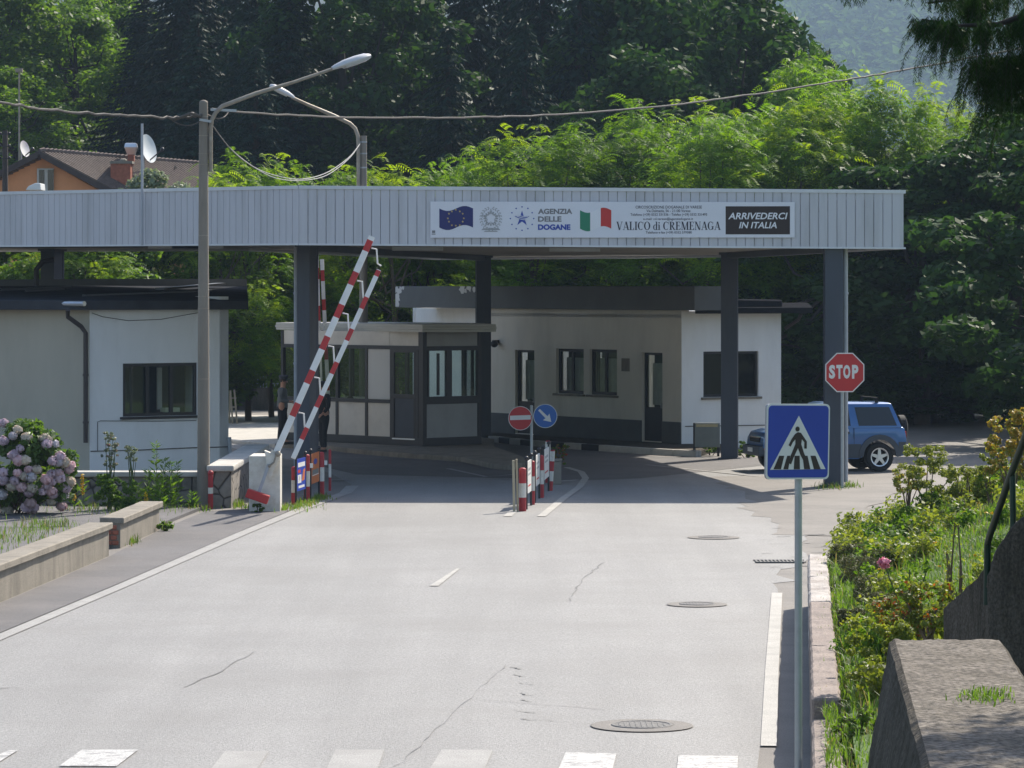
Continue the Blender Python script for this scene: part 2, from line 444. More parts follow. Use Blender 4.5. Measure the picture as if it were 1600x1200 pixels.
M['shirt_grey'] = mat('shirt_grey', (0.13, 0.15, 0.165), 0.85, 0.1, 8)
M['shirt_blue'] = mat('shirt_blue', (0.22, 0.34, 0.5), 0.85, 0.1, 8)
M['cap_blue'] = mat('cap_blue', (0.04, 0.05, 0.07), 0.8, 0.1, 8)
M['shoe'] = mat('shoe', (0.02, 0.02, 0.02), 0.5, 0.1, 8)
M['hair'] = mat('hair', (0.03, 0.022, 0.016), 0.7, 0.2, 12)
M['bark'] = mat('bark', (0.075, 0.06, 0.045), 0.95, 0.3, 6, 0.6, 25, streak=0.2)
M['bark_dark'] = mat('bark_dark', (0.04, 0.033, 0.027), 0.95, 0.3, 6, 0.6, 25, streak=0.2)
M['stem'] = mat('green_stem', (0.07, 0.10, 0.03), 0.8, 0.2, 8)
M['stem_brown'] = mat('brown_stem', (0.11, 0.075, 0.05), 0.85, 0.2, 8)
M['lf_robinia'] = leaf_mat('robinia_leaf', (0.055, 0.13, 0.013), (0.115, 0.21, 0.02), 0.5, (1.9, 1.75, 0.35), gloss=0.08)
M['lf_robinia_bright'] = leaf_mat('robinia_bright_leaf', (0.15, 0.25, 0.016), (0.22, 0.31, 0.026), 0.52, (1.7, 1.6, 0.3), gloss=0.08)  # brightness of sunlit clump tops put into the leaf colour
M['lf_dark'] = leaf_mat('dark_broadleaf', (0.022, 0.054, 0.018), (0.045, 0.088, 0.026), 0.34, (1.2, 1.4, 0.5), gloss=0.06)
M['lf_mid'] = leaf_mat('mid_broadleaf', (0.05, 0.115, 0.018), (0.10, 0.175, 0.026), 0.5, (1.8, 1.7, 0.5), gloss=0.15)
M['lf_spruce'] = leaf_mat('spruce_needles', (0.011, 0.030, 0.021), (0.021, 0.046, 0.029), 0.12, (1.0, 1.1, 0.6), gloss=0.04)
M['lf_cypress'] = leaf_mat('drooping_needles', (0.012, 0.034, 0.009), (0.026, 0.060, 0.013), 0.3, (1.2, 1.4, 0.5), gloss=0.2)
M['lf_shrub'] = leaf_mat('shrub_leaf', (0.13, 0.18, 0.03), (0.22, 0.25, 0.05), 0.5, (1.4, 1.35, 0.45), gloss=0.35)
M['lf_yellow'] = leaf_mat('yellowing_leaf', (0.24, 0.16, 0.03), (0.32, 0.24, 0.05), 0.45, (1.3, 1.2, 0.5), gloss=0.3)
M['lf_grass'] = leaf_mat('grass_blade', (0.08, 0.155, 0.018), (0.14, 0.22, 0.035), 0.45, (1.4, 1.45, 0.5), gloss=0.3)
M['lf_dry'] = leaf_mat('dry_blade', (0.20, 0.19, 0.08), (0.3, 0.26, 0.12), 0.4, (1.2, 1.1, 0.7), gloss=0.2)
M['lf_hedge'] = leaf_mat('hedge_needle', (0.085, 0.092, 0.042), (0.13, 0.13, 0.06), 0.2, (1.2, 1.2, 0.6), gloss=0.1)
M['lf_hyd'] = leaf_mat('hydrangea_leaf', (0.075, 0.15, 0.022), (0.12, 0.20, 0.035), 0.42, (1.4, 1.4, 0.5), gloss=0.4)
M['lf_olive'] = leaf_mat('grey_leaf', (0.16, 0.19, 0.12), (0.24, 0.27, 0.18), 0.35, (1.1, 1.2, 0.8), gloss=0.4)
M['pt_pink'] = leaf_mat('petal_pink', (0.66, 0.47, 0.49), (0.76, 0.58, 0.58), 0.35, (1.1, 1, 1.05), gloss=0.2)
M['pt_mauve'] = leaf_mat('petal_mauve', (0.60, 0.48, 0.55), (0.70, 0.58, 0.62), 0.35, (1.1, 1, 1.05), gloss=0.2)
M['pt_blue'] = leaf_mat('petal_blue', (0.58, 0.56, 0.60), (0.68, 0.64, 0.66), 0.35, (1.05, 1, 1.05), gloss=0.2)
M['pt_cream'] = leaf_mat('petal_cream', (0.58, 0.53, 0.44), (0.68, 0.6, 0.5), 0.35, (1.1, 1, 0.9), gloss=0.2)
M['pt_yellow'] = leaf_mat('petal_yellow', (0.65, 0.42, 0.02), (0.75, 0.52, 0.03), 0.3, (1.1, 1, 0.6), gloss=0.2)
M['pt_rose'] = leaf_mat('petal_rose', (0.75, 0.25, 0.38), (0.8, 0.36, 0.46), 0.3, (1.1, 1, 1), gloss=0.2)
M['pt_red'] = leaf_mat('petal_red', (0.45, 0.03, 0.03), (0.55, 0.06, 0.05), 0.3, (1.1, 1, 1), gloss=0.2)
M['lf_red'] = leaf_mat('red_leaf', (0.35, 0.08, 0.02), (0.45, 0.16, 0.03), 0.4, (1.2, 1, 0.6), gloss=0.2)

def text_shape(body, bold=0.0, shear=0.0, space=1.0):
    """flat mesh of a line of text in the built-in font, as (verts, faces), normalised to a unit box"""
    cu = bpy.data.curves.new("text", 'FONT')
    cu.body = body; cu.size = 1.0; cu.offset = bold; cu.shear = shear; cu.space_character = space
    cu.resolution_u = 3
    o = bpy.data.objects.new("text", cu); COL.objects.link(o)
    dg = bpy.context.evaluated_depsgraph_get()
    me = bpy.data.meshes.new_from_object(o.evaluated_get(dg))
    vs = [v.co.copy() for v in me.vertices]; fs = [tuple(p.vertices) for p in me.polygons]
    bpy.data.objects.remove(o); bpy.data.curves.remove(cu); bpy.data.meshes.remove(me)
    x0 = min(v.x for v in vs); x1 = max(v.x for v in vs); y0 = min(v.y for v in vs); y1 = max(v.y for v in vs)
    return [((v.x - x0) / (x1 - x0), (v.y - y0) / (y1 - y0)) for v in vs], fs

class Plate:
    """a drawing plane in the scene: picture-like (u right, v up) in metres"""
    def __init__(s, O, U, V):
        s.O, s.U, s.V = Vector(O), Vector(U).normalized(), Vector(V).normalized()
        s.N = s.U.cross(s.V)
    def at(s, u, v, h=0.0): return s.O + s.U * u + s.V * v + s.N * h
    def poly(s, mb, pts, h, t=0.002, mi=0):
        mb.slab(pts, s.O + s.N * h, s.U, s.V, s.N, t, mi)
    def text(s, mb, body, u0, v0, w, hgt, h, bold=0.0, shear=0.0, mi=0, space=1.0):
        vs, fs = text_shape(body, bold, shear, space)
        mb.add([s.at(u0 + a * w, v0 + b * hgt, h) for a, b in vs], fs, mi)
def circle(cx, cy, r, n=32, a0=0.0, ry=None):
    ry = ry or r
    return [(cx + r * math.cos(a0 + 2 * math.pi * k / n), cy + ry * math.sin(a0 + 2 * math.pi * k / n)) for k in range(n)]
def star(cx, cy, r, ri=0.4):
    return [(cx + (r if k % 2 == 0 else r * ri) * math.sin(math.pi * k / 5), cy + (r if k % 2 == 0 else r * ri) * math.cos(math.pi * k / 5)) for k in range(10)]

# ================================================================ SETTING
def smooth(a, b, x):
    t = max(0.0, min(1.0, (x - a) / (b - a)))
    return t * t * (3 - 2 * t)

def terrain(x, y):
    left = smooth(2, -14, x)
    z = smooth(131, 156, y) * 5.5 * left + max(0, min(y, 330) - 138) * 0.13 * left
    z += max(0, min(y, 330) - 150) * 0.10 * (1 - left)
    z += 0.24 * max(0, y - 1500) * smooth(1500, 1750, y)
    z = min(z, 260 + 0.02 * y)
    return z - 0.03

def grid_obj(name, xs, ys, fn, m, kind):
    v = np.array([(x, y, fn(x, y)) for y in ys for x in xs]); n = len(xs)
    f = [(j * n + i, j * n + i + 1, (j + 1) * n + i + 1, (j + 1) * n + i) for j in range(len(ys) - 1) for i in range(n - 1)]
    o = np_mesh(name, v, f, m); o.data.polygons.foreach_set("use_smooth", [True] * len(f))
    return tag(o, kind=kind)

xs = sorted(set(list(range(-1000, -60, 47)) + list(range(-60, 61, 3)) + list(range(60, 1041, 35))))
ys = sorted(set([-40, -20, 0, 40, 80, 100] + list(range(106, 200, 3)) + list(range(200, 420, 12)) + list(range(420, 1500, 120)) + list(range(1500, 3100, 60))))
grid_obj("ground", xs, ys, terrain, M['forest_floor'], "structure")

def sheet(name, pts, z, m, kind="structure"):
    mb = MB(); mb.add([(p[0], p[1], z) for p in pts], [tuple(range(len(pts)))])
    return tag(mb.build(name, m), kind=kind)

def strip(name, line, w, z, m, kind="structure", cuts=None):
    """flat ribbon along a polyline of ground points"""
    mb = MB(); P = [Vector((p[0], p[1], z)) for p in line]
    Wd = w if hasattr(w, '__len__') else [w] * len(P)
    vs = []
    for i, p in enumerate(P):
        t = (P[min(i + 1, len(P) - 1)] - P[max(i - 1, 0)]).normalized(); n = Vector((-t.y, t.x, 0))
        vs += [p - n * Wd[i] / 2, p + n * Wd[i] / 2]
    mb.add(vs, [(2 * i, 2 * i + 1, 2 * i + 3, 2 * i + 2) for i in range(len(P) - 1)])
    return tag(mb.build(name, m), kind=kind)

def gp(px, py): 
    g = G(px, py); return (g.x, g.y)

# yard: everything that is paved around the buildings
sheet("yard", [(-40, 20), (40, 20), (40, 112), (16, 124), (-4, 121), (-9, 129), (-40, 129)], 0.0, M['asphalt_yard'])
# road: the bleached carriageway
left_edge = [(-6.9, 28), gp(-260, 1105), gp(0, 995), gp(190, 915), gp(380, 832), gp(470, 795), gp(545, 770), gp(549, 757), gp(520, 742)]
right_edge = [gp(1216, 930), (1.9, 28)]
def ragged(pts, amt=.25, step=.7, seed=1):
    r_ = random.Random(seed); out = []
    for (a, b) in zip(pts, pts[1:]):
        a, b = Vector(a), Vector(b); n = max(1, int((b - a).length / step))
        for k in range(n):
            q = a.lerp(b, k / n); w_ = 0 if k == 0 else amt
            out.append((q.x + r_.uniform(-w_, w_), q.y + r_.uniform(-w_, w_) * 1.5))
    return out + [tuple(pts[-1])]
road_pts = left_edge + [gp(470, 722), (-8.5, 99), (-8.5, 128), (-4, 120), (-1.5, 106), gp(775, 693), gp(1030, 714), gp(1180, 716),
                        ] + ragged([gp(1180, 716), gp(1280, 770), gp(1250, 860), gp(1216, 930)], .22, .8, 2) + right_edge[1:]
sheet("road", road_pts, 0.006, M['asphalt'])
sheet("worn_apron", ragged([gp(1120, 745), gp(1300, 742), gp(1420, 760), gp(1395, 772), gp(1300, 838), gp(1205, 836), gp(1180, 800), gp(1120, 745)], .35, .9, 3)[:-1], 0.010, M['asphalt_yard'])
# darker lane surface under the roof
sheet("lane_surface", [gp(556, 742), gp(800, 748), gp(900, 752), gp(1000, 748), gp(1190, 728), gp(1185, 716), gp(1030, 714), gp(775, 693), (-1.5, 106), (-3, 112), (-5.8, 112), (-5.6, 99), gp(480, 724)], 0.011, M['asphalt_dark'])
# left footway, darker and coarse
sheet("pavement", [gp(-330, 1105), gp(-260, 1105), gp(0, 990), gp(190, 911), gp(380, 829), gp(465, 794), gp(440, 800), gp(385, 796), gp(320, 800), gp(250, 829), gp(170, 871), gp(0, 944), gp(-300, 1060)], 0.013, M['asphalt_dark'])
M['paint_edge'] = mat('edge_paint', (0.37, 0.355, 0.325), 0.64, 0.12, 2, 0.3, 90, stain=(0.27, 0.26, 0.24), sscale=1.6, samt=0.9, speck=0.2)
# painted lines
strip("road_marking", [gp(-260, 1112), gp(0, 997), gp(190, 917), gp(380, 834), gp(470, 797), gp(540, 771), gp(551, 760)], [.2, .2, .2, .22, .24, .26, .28], 0.017, M['paint_faint'])
strip("road_marking", [gp(1201, 1168), gp(1206, 1050), gp(1214, 928)], 0.15, 0.017, M['paint_edge'])
strip("road_marking", [gp(678, 917), gp(716, 890)], [.13, .05], 0.017, M['paint_edge'])
for q, mm in (([(-40, 1196), (15, 1175), (28, 1175), (-20, 1205)], 'paint_white'), ([(92, 1200), (128, 1174), (216, 1174), (182, 1200)], 'paint_white'),
          ([(330, 1204), (352, 1176), (420, 1176), (402, 1204)], 'paint_faint'), ([(510, 1204), (524, 1174), (600, 1174), (590, 1204)], 'paint_faint'),
          ([(672, 1204), (690, 1174), (770, 1174), (757, 1204)], 'paint_faint'),
          ([(868, 1215), (884, 1178), (963, 1180), (955, 1215)], 'paint_white'), ([(1056, 1218), (1060, 1183), (1153, 1184), (1152, 1218)], 'paint_white')):
    sheet("crossing_stripe", [gp(*p) for p in q], 0.017, M[mm])
# painted nose of the traffic island
strip("road_marking", [gp(846, 808), gp(880, 780), gp(905, 762), gp(915, 748), gp(908, 738), gp(885, 731)], 0.16, 0.017, M['paint_edge'])
strip("road_marking", [gp(793, 808), gp(806, 796)], 0.16, 0.017, M['paint_edge'])
strip("road_marking", [gp(868, 753), gp(905, 751)], 0.2, 0.018, M['paint_white'])
strip("road_marking", [gp(700, 733), gp(760, 746), gp(806, 742)], 0.14, 0.017, M['paint_faint'])
strip("road_marking", [gp(752, 748), gp(806, 750)], 0.14, 0.018, M['paint_faint'])
strip("road_marking", [gp(516, 751), gp(552, 751)], 0.2, 0.018, M['paint_faint'])
strip("road_marking", [gp(1010, 727), gp(1180, 745)], 0.12, 0.018, M['paint_faint'])
# cracks and tar seams
rc = random.Random(4)
def crack(pts, w, z=0.015):
    P = [Vector((*gp(*p), 0)) for p in pts]; out = []
    for a, b in zip(P, P[1:]):
        n = max(2, int((b - a).length / 0.35))
        for k in range(n):
            t = k / n; q = a.lerp(b, t)
            out.append((q.x + rc.uniform(-.03, .03), q.y + rc.uniform(-.06, .06)))
    out.append((P[-1].x, P[-1].y))
    strip("road_crack", out, [w * rc.uniform(.12, .75) for _ in out], z, M['crack'])
crack([(290, 1075), (345, 1050), (396, 1020)], 0.03)
crack([(620, 1200), (735, 1092), (790, 1040)], 0.014)
crack([(740, 1093), (800, 1098), (950, 1111)], 0.02)
crack([(818, 1125), (880, 1130), (925, 1134)], 0.02)
crack([(890, 940), (910, 905), (945, 880)], 0.025)
crack([(640, 853), (800, 858), (950, 868), (1100, 878)], 0.02)
crack([(0, 1077), (32, 1076)], 0.07)
crack([(108, 970), (134, 971)], 0.04)
for (x, y, w) in ((806, 1045, 16), (812, 1056, 20), (822, 1069, 22), (822, 1086, 24), (822, 1096, 18), (820, 1113, 36), (840, 1126, 50)):
    crack([(x - w / 2, y - 1), (x, y + 1), (x + w / 2, y + 2)], 0.05)
rr2 = random.Random(9)
for k in range(26):      # chips and dirt along the gutter
    x = rr2.uniform(1180, 1330); y = rr2.uniform(826, 890)
    crack([(x - rr2.uniform(3, 18), y), (x + rr2.uniform(3, 18), y + rr2.uniform(-1, 1))], rr2.uniform(.04, .16))

# manholes and drain
def manhole(px, py, R, label, tilt=0):
    g = G(px, py); t = thing("manhole", label, "manhole cover", (g.x, g.y, 0.017), group="manhole covers in the road")
    mb = MB(); n = 40
    ring = lambda r, z: [Vector((g.x + r * math.cos(2 * math.pi * k / n), g.y + r * math.sin(2 * math.pi * k / n), z)) for k in range(n)]
    mb.loft([ring(R * .62, .02), ring(R * .66, .024), ring(R, .02), ring(R * 1.02, .017)], cap=False)
    mb.build("collar", M['asphalt_yard'], t)
    mb = MB(); mb.loft([ring(R * .62, .020), ring(R * .60, .030), ring(R * .55, .03), ring(R * .54, .024)], cap=False)
    mb.add(ring(R * .54, .024), [tuple(range(n))])
    for k in range(-4, 5):
        c = k * R * .11; h = math.sqrt(max(0, (R * .5) ** 2 - c * c))
        mb.box((g.x + c, g.y, .026), (R * .04, 2 * h, .006)); 
    mb.build("lid", M['iron'], t)
manhole(1003, 1136, .49, "nearest manhole cover with a wide dark broken collar in the road")
manhole(1089, 946, .40, "manhole cover in the road left of the crossing sign post")
manhole(1115, 841, .44, "farthest flat manhole cover, beyond the other two towards the roof shadow")
g = G(1218, 879)
t = thing("drain_grate", "slotted rainwater drain grate in the gutter beside the kerb", "drain", (g.x, g.y, .016))
mb = MB()
for k in range(13): mb.box((g.x - .36 + k * .06, g.y, .022), (.03, .4, .014))
mb.box((g.x, g.y - .21, .022), (.8, .03, .016)); mb.box((g.x, g.y + .21, .022), (.8, .03, .016))
mb.build("grate", M['iron'], t)
mb = MB(); mb.box((g.x, g.y, .014), (.76, .42, .003)); mb.build("pit", M['black'], t)

# ================================================================ CANOPY
FR = Vector((8.46, 76.5)); FM = Vector((-4.66, 77.0)); FL = Vector((-19.0, 90.0))
RR = Vector((6.2, 95)); RM = Vector((-2.2, 108.5)); RI = Vector((-6.6, 88.5)); RL = Vector((-17.6, 97.5))
def zt(p): # top / bottom heights drift gently to the left
    return 6.47 + (8.46 - p[0]) * 0.0085
def zb(p):
    return 5.19 + (8.46 - p[0]) * 0.0070
canopy = thing("canopy", "long grey sheet-metal border crossing roof on dark blue steel columns", "canopy", (FM.x, FM.y, 0))
def fascia(A, B, name, rib=0.2, inset=0.0):
    mb = MB(); d = (B - A); Ln = d.length; d.normalize(); nrm = Vector((d.y, -d.x))
    if nrm.y > 0: nrm = -nrm
    n = int(round(Ln / rib)); h = Ln / n
    for k in range(n):
        a = A + d * (k * h + .0035); b = A + d * ((k + 1) * h - .0035)
        for (p, q) in ((a, b),):
            i0, i1 = p - nrm * .05, q - nrm * .05
            p1, q1 = p + nrm * .0, q + nrm * .0
            e = d * .012
            o0, o1 = p1 + e + nrm * .012, q1 - e + nrm * .012
            vs = []
            for z_f in (zb, zt):
                dz = 0.03 if z_f is zb else -0.07
                vs += [(*i0, z_f(p) + dz), (*p1, z_f(p) + dz), (*o0, z_f(p) + dz), (*o1, z_f(q) + dz), (*q1, z_f(q) + dz), (*i1, z_f(q) + dz)]
            mb.add(vs, [(i, (i + 1) % 6, 6 + (i + 1) % 6, 6 + i) for i in range(6)] + [tuple(range(5, -1, -1)), tuple(range(6, 12))])
    o = mb.build(name, M['fascia'], canopy)
    tr = MB()
    for f_, s0, s1, ex in ((zt, -.075, 0.0, .035), (zb, -.005, .035, .028)):
        a, b = A, B
        vs = []
        for (p) in (a, b):
            for off in (-.10, ex):
                q = p + nrm * off
                vs += [(*q, f_(p) + s0), (*q, f_(p) + s1)]
        tr.add(vs, [(0, 1, 3, 2), (4, 6, 7, 5), (0, 4, 5, 1), (2, 3, 7, 6), (1, 5, 7, 3), (0, 2, 6, 4)])
    tr.build("edge_trim", M['fascia_trim'], canopy)
    return o
fascia(FM, FR, "fascia")
fascia(FL, FM, "fascia")
fascia(FR, RR, "fascia")
fascia(RR, RM, "fascia"); fascia(RM, RI, "fascia"); fascia(RI, RL, "fascia"); fascia(RL, FL, "fascia")
inn = [FR + Vector((-.12, .12)), RR + Vector((-.12, -.12)), RM + Vector((.0, -.2)), RI + Vector((.0, -.12)), RL + Vector((.1, -.12)), FL + Vector((.1, .12)), FM + Vector((0, .12))]
mb = MB(); mb.prism([tuple(p) for p in inn], [zb(p) + .06 for p in inn], [zb(p) + .12 for p in inn]); mb.build("soffit", M['soffit'], canopy)
mb = MB(); mb.prism([tuple(p) for p in inn], [zt(p) - .30 for p in inn], [zt(p) - .22 for p in inn]); mb.build("roof_deck", M['roof_sheet'], canopy)
def column(px, d, w, rot, dep=None, z0=-.05, pipe=None):
    x = L(px, d); dep = dep or w; mb = MB(); z1 = zb((x, d)) + .05
    c, s = math.cos(rot), math.sin(rot)
    def R(a, b): return (x + a * c - b * s, d + a * s + b * c)
    fl = .05
    for (b0) in (-dep / 2 + fl / 2, dep / 2 - fl / 2):   # two flanges and a web, with side plates: a boxed H
        pts = [R(-w / 2, b0 - fl / 2), R(w / 2, b0 - fl / 2), R(w / 2, b0 + fl / 2), R(-w / 2, b0 + fl / 2)]
        mb.prism(pts, z0, z1)
    for a0 in (-w * .42, w * .42):
        pts = [R(a0 - .02, -dep / 2 + fl), R(a0 + .02, -dep / 2 + fl), R(a0 + .02, dep / 2 - fl), R(a0 - .02, dep / 2 - fl)]
        mb.prism(pts, z0, z1)
    pts = [R(-w * .7, -dep * .7), R(w * .7, -dep * .7), R(w * .7, dep * .7), R(-w * .7, dep * .7)]
    mb.prism(pts, z0, .03)
    pts = [R(-w * .62, -dep * .62), R(w * .62, -dep * .62), R(w * .62, dep * .62), R(-w * .62, dep * .62)]
    mb.prism(pts, z1 - .05, z1 + .03)
    o = mb.build("column", M['column'], canopy, bev=.006, seg=1)
    if pipe is not None:
        q = R(*pipe); m2 = MB(); m2.tube([(q[0], q[1], .1), (q[0], q[1], z1 + .02)], .055, 10)
        for zz in (1.2, 2.6, 4.2): m2.cyl((q[0], q[1], zz), .068, .05, 10)
        m2.build("downpipe", M['pipe_grey'], o)
    return o
column(1302, 76.9, .40, 0.0, .42, pipe=(.27, .02))
column(1140, 89.9, .42, -.12, .42)
column(755, 101.2, .42, .1, .38)
column(481, 80.2, .36, -.6, .34, pipe=(-.32, -.02))
column(82, 92.5, .46, -.6, .42)
for (a, b) in (((1302, 76.9), (1140, 89.9)), ((481, 80.2), (755, 101.2))):
    pa, pb = (L(*a), a[1]), (L(*b), b[1])
    mb = MB(); mb.bar((pa[0], pa[1], zb(pa) - .02), (pb[0], pb[1], zb(pb) - .02), .2, .14); mb.build("beam", M['column'], canopy)
for px in (262, 300, 650, 900):     # shallow lamps under the soffit
    x = L(px, 82); mb = MB(); mb.box((x, 83.5, zb((x, 82)) + .02), (1.2, .25, .09)); mb.build("ceiling_lamp", M['lamp_shell'], canopy)

# ---------------------------------------------------------------- the banner on the fascia
k0 = F / 76.42
bx0, bx1 = L(672, 76.42), L(1243, 76.42)
by0 = EYE - (371 - HOR) / k0; BW, BH = bx1 - bx0, 57.0 / k0
ban = thing("banner", "long white customs banner with flags, emblems and black lettering on the canopy front", "banner", (bx0, 76.42, by0))
# the fascia front runs from FM to FR: follow it
dF = Vector((FR.x - FM.x, FR.y - FM.y, 0)).normalized()
nF = Vector((dF.y, -dF.x, 0))
P0 = Vector((FM.x, FM.y, 0)) + dF * ((bx0 - FM.x) / dF.x) + nF * .035
BP = Plate((P0.x, P0.y, by0), dF, (0, 0, 1))
def bp(x, y):  # banner picture pixels -> plate
    return ((x - 672) / k0, (371 - y) / k0)
mb = MB(); BP.poly(mb, [(0, 0), (BW, 0.0), (BW, BH - .02), (0, BH)], 0, .02); mb.build("sheet", M['banner'], ban)
def pieces(name, polys, m, h=.021, t=.003):
    mb = MB()
    for pl in polys: BP.poly(mb, pl, h, t)
    return mb.build(name, M[m], ban)
def wave_poly(x0, x1, yt, yb, x_from, x_to, amp=4.5):
    def wv(x): return amp * math.sin((x - x_from) / (x_to - x_from) * 2 * math.pi)
    n = 10; xsx = [x0 + (x1 - x0) * k / n for k in range(n + 1)]
    return [bp(x, yb + wv(x)) for x in xsx] + [bp(x, yt + wv(x)) for x in reversed(xsx)]
# blue flag with a ring of stars
fl = pieces("blue_flag", [wave_poly(686, 739, 325, 355, 686, 739, 4)], 'ink_navy')
for k in range(12): pieces("star", [star(*bp(712 + 12.5 * math.sin(math.pi * k / 6), 340 - 12.5 * math.cos(math.pi * k / 6) + (0.5 if k % 2 else -.5)), .028)], 'ink_gold', .025)
# national emblem in grey line work
cx, cyy = bp(767, 341); em = []
for k in range(18):
    a = math.radians(-62 + k * 17.9 if False else 0)
for sgn in (-1, 1):
    for k in range(11):
        a = math.radians(-80 + k * 15.5)
        for rr, ln in ((.20, .075), (.235, .05)):
            px_, py_ = cx + sgn * rr * math.cos(a), cyy + rr * 1.08 * math.sin(a)
            tx, ty = -math.sin(a) * sgn, math.cos(a)
            tilt = (.6 if rr > .22 else -.6) * sgn
            tx, ty = tx * math.cos(tilt) - ty * math.sin(tilt), tx * math.sin(tilt) + ty * math.cos(tilt)
            nx, ny = -ty, tx
            em.append([(px_ - tx * ln / 2, py_ - ty * ln / 2), (px_ + nx * .012, py_ + ny * .012), (px_ + tx * ln / 2, py_ + ty * ln / 2), (px_ - nx * .012, py_ - ny * .012)])
em.append([(cx - .17, cyy - .21), (cx + .17, cyy - .21), (cx + .21, cyy - .25), (cx - .21, cyy - .25)])
em.append([(cx - .12, cyy - .262), (cx + .12, cyy - .262), (cx + .16, cyy - .29), (cx - .16, cyy - .29)])
pieces("emblem_wreath", em, 'ink_lightgrey')
gear = []
for k in range(16):
    a = 2 * math.pi * k / 16
    for (r0, r1, w) in ((.118, .158, .014),):
        tx, ty = math.cos(a), math.sin(a)
        gear.append([(cx + tx * r0 - ty * w, cyy + ty * r0 + tx * w), (cx + tx * r0 + ty * w, cyy + ty * r0 - tx * w), (cx + tx * r1 + ty * w, cyy + ty * r1 - tx * w), (cx + tx * r1 - ty * w, cyy + ty * r1 + tx * w)])
for k in range(24):
    a, b = 2 * math.pi * k / 24, 2 * math.pi * (k + 1) / 24
    gear.append([(cx + .105 * math.cos(a), cyy + .105 * math.sin(a)), (cx + .118 * math.cos(a), cyy + .118 * math.sin(a)), (cx + .118 * math.cos(b), cyy + .118 * math.sin(b)), (cx + .105 * math.cos(b), cyy + .105 * math.sin(b))])
S1, S2 = star(cx, cyy + .01, .215), star(cx, cyy + .01, .185)
for k in range(10):
    gear.append([S1[k], S1[(k + 1) % 10], S2[(k + 1) % 10], S2[k]])
pieces("emblem_star", gear, 'ink_lightgrey', .026)
# customs agency mark: blue star cut by sweeping bands, ring of twelve dots
cx, cyy = bp(816, 341)
pieces("agency_star", [star(cx, cyy, .175, .36)], 'ink_blue')
sw = []
for off in (0.035, 0.0, -.035):
    n = 8; a_, b_ = [], []
    for k in range(n + 1):
        u = -.14 + .28 * k / n; vv = off + .02 - .5 * (u + .02) * .35 + .9 * (u - .02) ** 2
        a_.append((cx + u, cyy + vv - .007)); b_.append((cx + u, cyy + vv + .007))
    sw.append(a_ + b_[::-1])
pieces("agency_sweep", sw, 'banner', .026)
for k in range(12): pieces("dot", [circle(cx + .255 * math.sin(math.pi * k / 6), cyy + .255 * math.cos(math.pi * k / 6), .016, 10)], 'ink_blue')
def btext(name, body, x0, x1, yt, yb, m, bold=0.0, shear=0.0, h=.0245):
    mb = MB(); u0, v0 = bp(x0, yb); u1, v1 = bp(x1, yt)
    BP.text(mb, body, u0, v0, u1 - u0, v1 - v0, h, bold, shear)
    return mb.build(name, M[m], ban)
btext("lettering", "AGENZIA", 841, 895, 325.5, 334, 'ink_grey', .04)
btext("lettering", "DELLE", 841, 878, 337.5, 346, 'ink_grey', .04)
btext("lettering", "DOGANE", 841, 892, 350, 359, 'ink_blue', .05)
# tricolour flag
pieces("green_band", [wave_poly(907, 923, 328, 357, 907, 956, 4)], 'ink_green')
pieces("white_band", [wave_poly(923, 939.5, 328, 357, 907, 956, 4)], 'ink_white')
pieces("red_band", [wave_poly(939.5, 956, 328, 357, 907, 956, 4)], 'ink_red')
btext("lettering", "CIRCOSCRIZIONE DOGANALE DI VARESE", 994, 1098, 321, 325.5, 'ink_dark', .008)
btext("lettering", "Via Dalmazia, 56 - 21100 Varese", 1011, 1080, 326.8, 331.8, 'ink_dark', .008)
btext("lettering", "Telefono (+39) 0332 331336 - Telefax (+39) 0332 331493", 986, 1106, 332.8, 338, 'ink_dark', .008)
btext("lettering", "e-mail: cd.varese@agenziadogane.it", 1006, 1084, 339.5, 344.5, 'ink_dark', .008)
btext("lettering", "Telefono e fax (+39) 0332 579380", 1010, 1082, 361, 365.8, 'ink_dark', .008)
